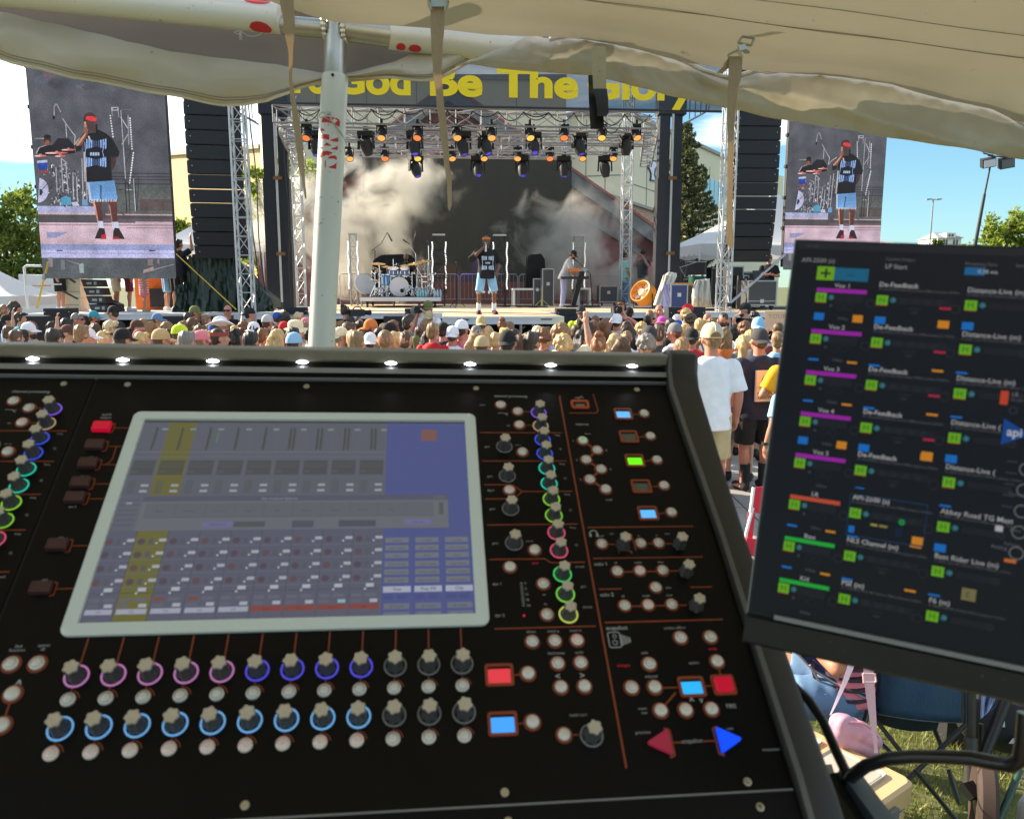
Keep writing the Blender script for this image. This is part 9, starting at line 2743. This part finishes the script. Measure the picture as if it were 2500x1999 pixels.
# arm and cables
arm=thing('monitor_arm','blue grey steel monitor clamp bar at the lower right of the console','bracket',at(2060,1915,0.66))
AO=arm.location
b=MB();b.bar(at(2062,1898,0.66)-AO,at(2190,2075,0.60)-AO,0.016,0.022);b.build('clamp_bar',mat('blue_steel',(0.17,0.21,0.26),rough=0.35,metal=0.6),arm)
b=MB();b.bar(at(2030,1912,0.665)-AO,at(2130,2065,0.62)-AO,0.020,0.03);b.build('clamp_back',m_body,arm)
b=MB();b.bar(at(2010,1870,0.68)-AO,at(2026,1920,0.67)-AO,0.010,0.012);b.build('clamp_screw',m_galv,arm)
hose=thing('cable_hose','thick black cable hose arching from the console clamp to the right edge','cable',at(2062,1905,0.64))
HO=hose.location
b=MB();b.tube([at(x,y,d)-HO for x,y,d in((2058,1925,0.655),(2080,1893,0.645),(2115,1868,0.64),(2170,1851,0.63),(2230,1846,0.62),(2300,1847,0.61),(2370,1850,0.60),(2430,1862,0.59),(2470,1868,0.58),(2492,1850,0.575),(2500,1800,0.57),(2505,1740,0.57))],[0.0052]*6+[0.0056]*6,14);b.build('hose',mat('hose_black',(0.010,0.010,0.010),rough=0.3),hose,smooth=60)
lead=thing('console_lead','thin black lead curving down along the console cheek','cable',at(1935,1668,0.70))
LO=lead.location
b=MB();b.tube([at(x,y,d)-LO for x,y,d in((1915,1650,0.71),(1938,1674,0.70),(1975,1710,0.69),(2010,1762,0.68),(2040,1830,0.665),(2068,1890,0.65),(2074,1912,0.648))],0.0042,12);b.build('lead',mat('hose_black',(0.010,0.010,0.010),rough=0.3),lead,smooth=60)
# ================================================================== chairs and bags on the grass
ZU=lambda x,y:(1800+x/3.08,1480+y/3.08)
def au(x,y,d):return at(*ZU(x,y),d)
m_navyf=mat('navy_canvas',(0.012,0.030,0.115),rough=0.8,var=0.2,scale=20,bump=0.3,bscale=60)
m_tealf=mat('teal_canvas',(0.014,0.055,0.105),rough=0.75,var=0.2,scale=8,stretch=(6,6,1),bump=0.35,bscale=18)
m_pip=mat('grey_piping',(0.22,0.22,0.24),rough=0.7)
m_tube=mat('black_tube',(0.010,0.010,0.010),rough=0.35)
ch=thing('camping_chair','blue canvas camping chair with crossed black legs on the grass below the monitor','chair',Vector((au(1300,900,3.6).x,3.6,0)))
C0=ch.location
def crow(pts,d):return[au(x,y,d+(k*0.0))-C0 for k,(x,y)in enumerate(pts)]
# back panel
b=MB();rows=[]
for j in range(9):
 v=j/8;row=[]
 for k in range(15):
  f=k/14
  x=1040+(1735-1040)*f;y0=250+210*f;y1=800+70*f+18*math.sin(f*math.pi)
  row.append(au(x,y0+(y1-y0)*v,3.62-0.09*math.sin(f*math.pi)*(0.5+v*0.5)+0.008*math.sin(f*16+v*2))-C0)
 rows.append(row)
b.grid(rows);bp_=b.build('chair_back',m_tealf,ch,smooth=70);md=bp_.modifiers.new('t','SOLIDIFY');md.thickness=0.006
b=MB();b.tube(rows[-1],0.005,6);b.build('piping',m_pip,ch)
b=MB();r2_=[[p+Vector((0,0.015,0))for p in rows[-1][:11]],[p+Vector((0,0.03,-0.055-0.02*math.sin(k*0.3)))for k,p in enumerate(rows[-1][:11])]];b.grid(r2_);b.build('chair_pocket',mat('dark_teal',(0.006,0.022,0.030),rough=0.8),ch)
# side panel and seat
b=MB();A_=[(400,300),(560,400),(740,500),(960,630)];B_=[(420,330),(560,480),(720,560),(960,690)]
b.grid([[au(x,y,3.70-0.04*k)-C0 for k,(x,y)in enumerate(A_)],[au(x,y,3.66-0.04*k)-C0 for k,(x,y)in enumerate(B_)]]);sp_=b.build('chair_arm',m_navyf,ch);md=sp_.modifiers.new('t','SOLIDIFY');md.thickness=0.008
b=MB();b.grid([[au(x,y,3.72)-C0 for x,y in((450,300),(640,300),(960,420))],[au(x,y,3.66)-C0 for x,y in((470,330),(700,480),(960,590))]]);b.build('chair_side',m_navyf,ch)
b=MB();b.tube([au(x,y,d)-C0 for x,y,d in((420,320,3.66),(560,470,3.62),(720,566,3.58),(960,690,3.52))],0.006,6);b.build('piping',m_pip,ch)
b=MB();b.tube([au(x,y,d)-C0 for x,y,d in((545,440,3.60),(620,570,3.60),(700,680,3.60),(860,770,3.58),(1000,800,3.56))],0.006,6);b.build('piping',m_pip,ch)
b=MB();b.grid([[au(x,y,3.75)-C0 for x,y in((640,640),(900,700),(1100,740))],[au(x,y,3.57)-C0 for x,y in((700,690),(880,780),(1060,812))]]);b.build('chair_seat',m_navyf,ch)
def leg(p,q,d0,d1,r=0.010,nm='leg',root=ch,o=None):
 b=MB();b.cyl(au(*p,d0)-(o or C0),au(*q,d1)-(o or C0),r,r,10);return b.build(nm,m_tube,root,smooth=50)
leg((560,420),(640,760),3.63,3.60);leg((1050,860),(1260,1130),3.58,3.45);leg((1470,890),(1545,1080),3.7,3.62);leg((1725,880),(1010,1560),3.55,3.30)
leg((1330,1220),(1660,1620),3.36,3.28);leg((1590,1230),(1670,1490),3.62,3.5);leg((1080,1020),(1180,1120),3.6,3.5);leg((980,790),(950,900),3.55,3.5,0.012)
b=MB();b.poly([au(x,y,3.555)-C0 for x,y in((660,650),(770,735),(762,775),(700,800),(650,770),(636,700))]);b.build('care_label',mat('label_white',(0.62,0.60,0.52),rough=0.8,var=0.3,scale=90),ch)
figure('sit','cross','cross',seated=True,legs='shorts',pants_len=0.55,hem=0.90,vox=0.0115,female=True)
hipw=au(800,610,3.72)
kk_=0.98
sit=person('sit','woman in pale striped top and denim shorts sitting in the blue camping chair',Vector((hipw.x,hipw.y,hipw.z-0.93*kk_)),R(74),1.72,'tan','pink','denim','white',('long','brown'),None,(),None)
b=MB()
for q in range(7):b.loft([(0,0.003,0.93+q*0.05,0.1885,0.142),(0,0.003,0.945+q*0.05,0.1885,0.142)],20)
b.build('stripe',mat('stripe_dark',(0.05,0.03,0.05),rough=0.85),sit)
# cooler
cx_c=au(560,1010,3.12)
cool=thing('cool_box','tan hard cool box with a thick lid on the grass beside the console cheek','cool box',Vector((cx_c.x,cx_c.y,0)),R(36))
m_cool=mat('cooler_tan',(0.56,0.38,0.19),rough=0.5,var=0.06,scale=6)
def rbox(mb,x0,x1,y0,y1,z0,z1,r=0.03):
 o_=[(x,y)for x,y in rrect(x0,y0,x1,y1,r,5)];i_=[(x,y)for x,y in rrect(x0+0.012,y0+0.012,x1-0.012,y1-0.012,r,5)]
 mb.grid([[(x,y,z0)for x,y in i_],[(x,y,z0+0.012)for x,y in o_],[(x,y,z1-0.012)for x,y in o_],[(x,y,z1)for x,y in i_]],closed=True);mb.poly([(x,y,z1)for x,y in i_]);mb.poly([(x,y,z0)for x,y in i_][::-1])
b=MB();rbox(b,-0.18,0.18,-0.30,0.30,0.02,0.30);b.build('cooler_body',m_cool,cool,smooth=40)
b=MB();b.box(-0.172,0.172,-0.292,0.292,0.301,0.326);b.build('gasket',m_body,cool)
b=MB();rbox(b,-0.195,0.195,-0.315,0.315,0.327,0.425,0.035);b.build('lid',m_cool,cool,smooth=40)
b=MB();rbox(b,-0.13,0.13,-0.24,-0.02,0.4255,0.431,0.02);b.build('lid_shade_patch',mat('cooler_shade_grey',(0.42,0.38,0.32),rough=0.5),cool,smooth=40)  # grey patches on the tan lid paint its bluish reflection and shade
b=MB();rbox(b,-0.13,0.13,0.03,0.24,0.4255,0.431,0.02);b.build('lid_shade_patch',mat('cooler_shade_grey',(0.42,0.38,0.32),rough=0.5),cool,smooth=40)
b=MB()
for q in range(9):b.box(0.197,0.202,-0.15+q*0.03,-0.135+q*0.03+0.008*(q%2),0.36,0.395)
b.build('embossed_bars',m_cool,cool)
b=MB();b.box(-0.05,0.05,-0.335,-0.318,0.27,0.38);b.build('lid_latch',mat('latch_grey',(0.12,0.13,0.13),rough=0.5),cool)
# pink bag on its straps
bc=au(885,955,3.22)
bag=thing('pink_bag','small shiny pink shoulder bag on long straps resting against the cool box','bag',bc)
m_pinkb=mat('pink_satin',(0.56,0.30,0.40),rough=0.35,var=0.12,scale=9,bump=0.3,bscale=14)
rot=Matrix.Rotation(R(28),3,'Y')
b=MB()
for ex_,ez_ in((-0.055,0.012),(0,0.018),(0.055,0.012),(0.06,-0.028),(-0.05,-0.03),(0.005,-0.04)):b.ell(rot@Vector((ex_,0,ez_)),(0.062,0.045,0.046),16,12,rot=rot)
b2=clay('bag_body',b,0.006,4,[m_pinkb],bumpy=0.004,seed=3,freq=40);inst(b2,'bag_body',bag)
b=MB();b.tube([rot@Vector((0.088*math.cos(a),-0.034,0.056*math.sin(a)+0.004))for a in[math.pi*q/14 for q in range(15)]],0.004,6);b.build('zip',mat('pink_zip',(0.50,0.22,0.28),rough=0.5),bag)
def sash(pts,d0,d1,nm,mm):
 b=MB();rr=[]
 for k,(x,y,hw_)in enumerate(pts):
  d=d0+(d1-d0)*k/(len(pts)-1)
  rr.append([au(x-hw_,y,d)-bc,au(x+hw_,y,d)-bc,au(x+hw_,y,d+0.003)-bc,au(x-hw_,y,d+0.003)-bc])
 b.grid(rr,closed=True);return b.build(nm,mm,bag,smooth=60)
m_pk=mat('pink_webbing',(0.66,0.40,0.43),rough=0.7,var=0.08,scale=40);m_pk2=mat('pale_webbing',(0.66,0.50,0.58),rough=0.7,var=0.08,scale=40)
sash([(905,300,30),(868,410,28),(820,540,22),(770,660,16),(730,750,10),(700,815,6)],3.25,3.05,'strap',m_pk2)
sash([(975,300,40),(984,430,40),(990,540,38),(1000,640,36),(1012,760,30),(1024,880,24),(1036,1000,14),(1044,1100,14)],3.25,3.10,'strap',m_pk)
b=MB();b.tube([au(x,y,3.10)-bc for x,y in((946,505),(1036,510),(1044,560),(1030,572),(950,570),(946,505))],0.004,6);b.build('slider',m_pk,bag)
# cart with a wheel, bags behind it
cart=thing('folding_cart','dark folding cart with a thick post and a dusty rubber wheel at the lower right','cart',Vector((au(1760,1100,3.3).x,3.3,0)))
K0=cart.location
b=MB();b.cyl(au(1762,560,3.38)-K0,au(1762,990,3.38)-K0,0.017,0.017,12);b.build('post',mat('olive_post',(0.030,0.030,0.026),rough=0.45),cart,smooth=50)
b=MB();b.cyl(au(1755,985,3.38)-K0,au(1750,1330,3.34)-K0,0.028,0.028,12);b.build('lower_post',mat('olive_post',(0.03,0.03,0.026)),cart,smooth=50)
b=MB();b.cyl(au(1700,605,3.40)-K0,au(1700,870,3.40)-K0,0.008,0.008,8);b.build('thin_post',mat('olive_post',(0.03,0.03,0.026)),cart)
b=MB();b.cyl(au(2020,700,3.42)-K0,au(1850,1130,3.36)-K0,0.024,0.024,10);b.build('cart_bar',m_tube,cart,smooth=50)
b=MB();b.cyl(au(1835,880,3.5)-K0,au(1830,1130,3.5)-K0,0.012,0.012,8);b.build('cart_bar',m_tube,cart,smooth=50)
wc=au(1850,1500,3.02)-K0
b=MB();b.lathe([(0.10,-0.03),(0.152,-0.034),(0.165,-0.02),(0.165,0.02),(0.152,0.034),(0.10,0.03)],32,wc,(0.9,-0.42,0));wh=b.build('wheel',mat('dusty_rubber',(0.045,0.026,0.018),rough=0.8,var=0.4,scale=12),cart,smooth=40)
b=MB();b.lathe([(0.02,-0.04),(0.04,-0.035),(0.10,-0.018),(0.10,0.018),(0.04,0.035),(0.02,0.04)],20,wc,(0.9,-0.42,0));b.build('rim',m_body,wh,smooth=40)
b=MB();b.bar(au(1720,1330,3.02)-K0,au(1800,1440,2.98)-K0,0.05,0.03);b.bar(au(1800,1330,3.1)-K0,au(1850,1500,3.05)-K0,0.03,0.03);b.build('wheel_fork',m_body,cart)
gt=thing('green_tube','dark green tube leaning at the right edge of the grass','tube',au(2060,1400,2.95))
b=MB();b.cyl(au(2130,1230,3.0)-gt.location,au(1950,1640,2.9)-gt.location,0.012,0.012,12);b.build('tube',mat('green_paint',(0.02,0.06,0.045),rough=0.35),gt,smooth=50)
pb_=thing('patterned_bag','black and white patterned bag lying behind the cart','bag',Vector((au(1960,1000,3.75).x,au(1960,1000,3.75).y,0.25)))
b=MB();b.ell((0,0,0),(0.20,0.13,0.14),22,14);inst(clay('bag_body',b,0.009,3,[m_black],bumpy=0.012,seed=5,freq=18),'bag_body',pb_)
r3=random.Random(3)
for q in range(11):
 a=r3.uniform(-2.6,-0.5);e=r3.uniform(-0.5,0.9);L3=[]
 for t in range(4):
  aa,ee=a+[0,0.22,0.26,0.02][t]+r3.uniform(-.05,.05),e+[0,0.05,0.3,0.24][t]+r3.uniform(-.05,.05)
  L3.append((0.207*math.cos(aa)*math.cos(ee),0.140*math.sin(aa)*math.cos(ee),0.147*math.sin(ee)))
 b=MB();b.poly(L3);b.build('white_patch',mat('patch_white',(0.62,0.66,0.72),rough=0.7),pb_)
tw=thing('blue_towel','pale blue towel hanging over the cart edge','towel',au(1890,740,3.6))
b=MB();b.grid([[au(1835+14*k,600+8*k,3.6-0.02*math.sin(k))-tw.location for k in range(10)],[au(1832+12*k,720+4*k,3.6-0.03*math.sin(k*1.4))-tw.location for k in range(10)],[au(1825+9*k,850-8*k,3.58)-tw.location for k in range(10)]]);t_=b.build('towel_cloth',mat('towel_blue',(0.30,0.38,0.58),rough=0.9,var=0.2,scale=20),tw,smooth=70)
cbx=thing('pale_box','pale tan box on a black crate at the right edge under the monitor','box',Vector((au(2080,800,3.7).x,3.72,0)))
X0=cbx.location
b=MB();pz=au(2060,900,3.7).z;b.box(-0.17,0.4,-0.05,0.4,0,pz+0.08);b.build('crate',m_black,cbx)
b=MB();b.box(-0.09,0.4,-0.055,0.35,pz+0.081,pz+0.29);b.build('box_body',mat('box_tan',(0.58,0.52,0.36),rough=0.7),cbx)
wj=thing('white_jug','white plastic jug cut by the right edge of the picture','jug',Vector((au(2185,1350,3.0).x,au(2185,1350,3.0).y,0)))
b=MB();b.lathe([(0.06,0),(0.075,0.02),(0.075,0.30),(0.05,0.36),(0.025,0.38),(0.025,0.41)],20,(0.06,0,0));b.build('jug_body',m_white,wj,smooth=40)
# red folded chair by the pavement edge
rc=thing('red_chair','red folding chair with white tube standing between the console and the monitor','chair',Vector((at(1850,1400,5.6).x,5.6,0)))
RC=rc.location
m_redc=mat('red_canvas',(0.62,0.02,0.05),rough=0.7,var=0.15,scale=12,bump=0.3,bscale=30)
def rq(pts,d,nm,mm=m_redc):
 b=MB();b.poly([at(x,y,d)-RC for x,y in pts]);o_=b.build(nm,mm,rc);md=o_.modifiers.new('t','SOLIDIFY');md.thickness=0.012
rq([(1836,1190),(1905,1182),(1900,1262),(1830,1248)],5.6,'chair_back');rq([(1822,1312),(1900,1322),(1892,1372),(1818,1352)],5.5,'chair_seat');rq([(1826,1250),(1842,1252),(1836,1315),(1820,1312)],5.58,'chair_side')
for p,q in(((1838,1240),(1822,1300)),((1822,1300),(1812,1430)),((1890,1250),(1880,1430)),((1840,1190),(1832,1250))):
 b=MB();b.cyl(at(*p,5.55)-RC,at(*q,5.5)-RC,0.012,0.012,8);b.build('leg',m_whitem,rc,smooth=50)
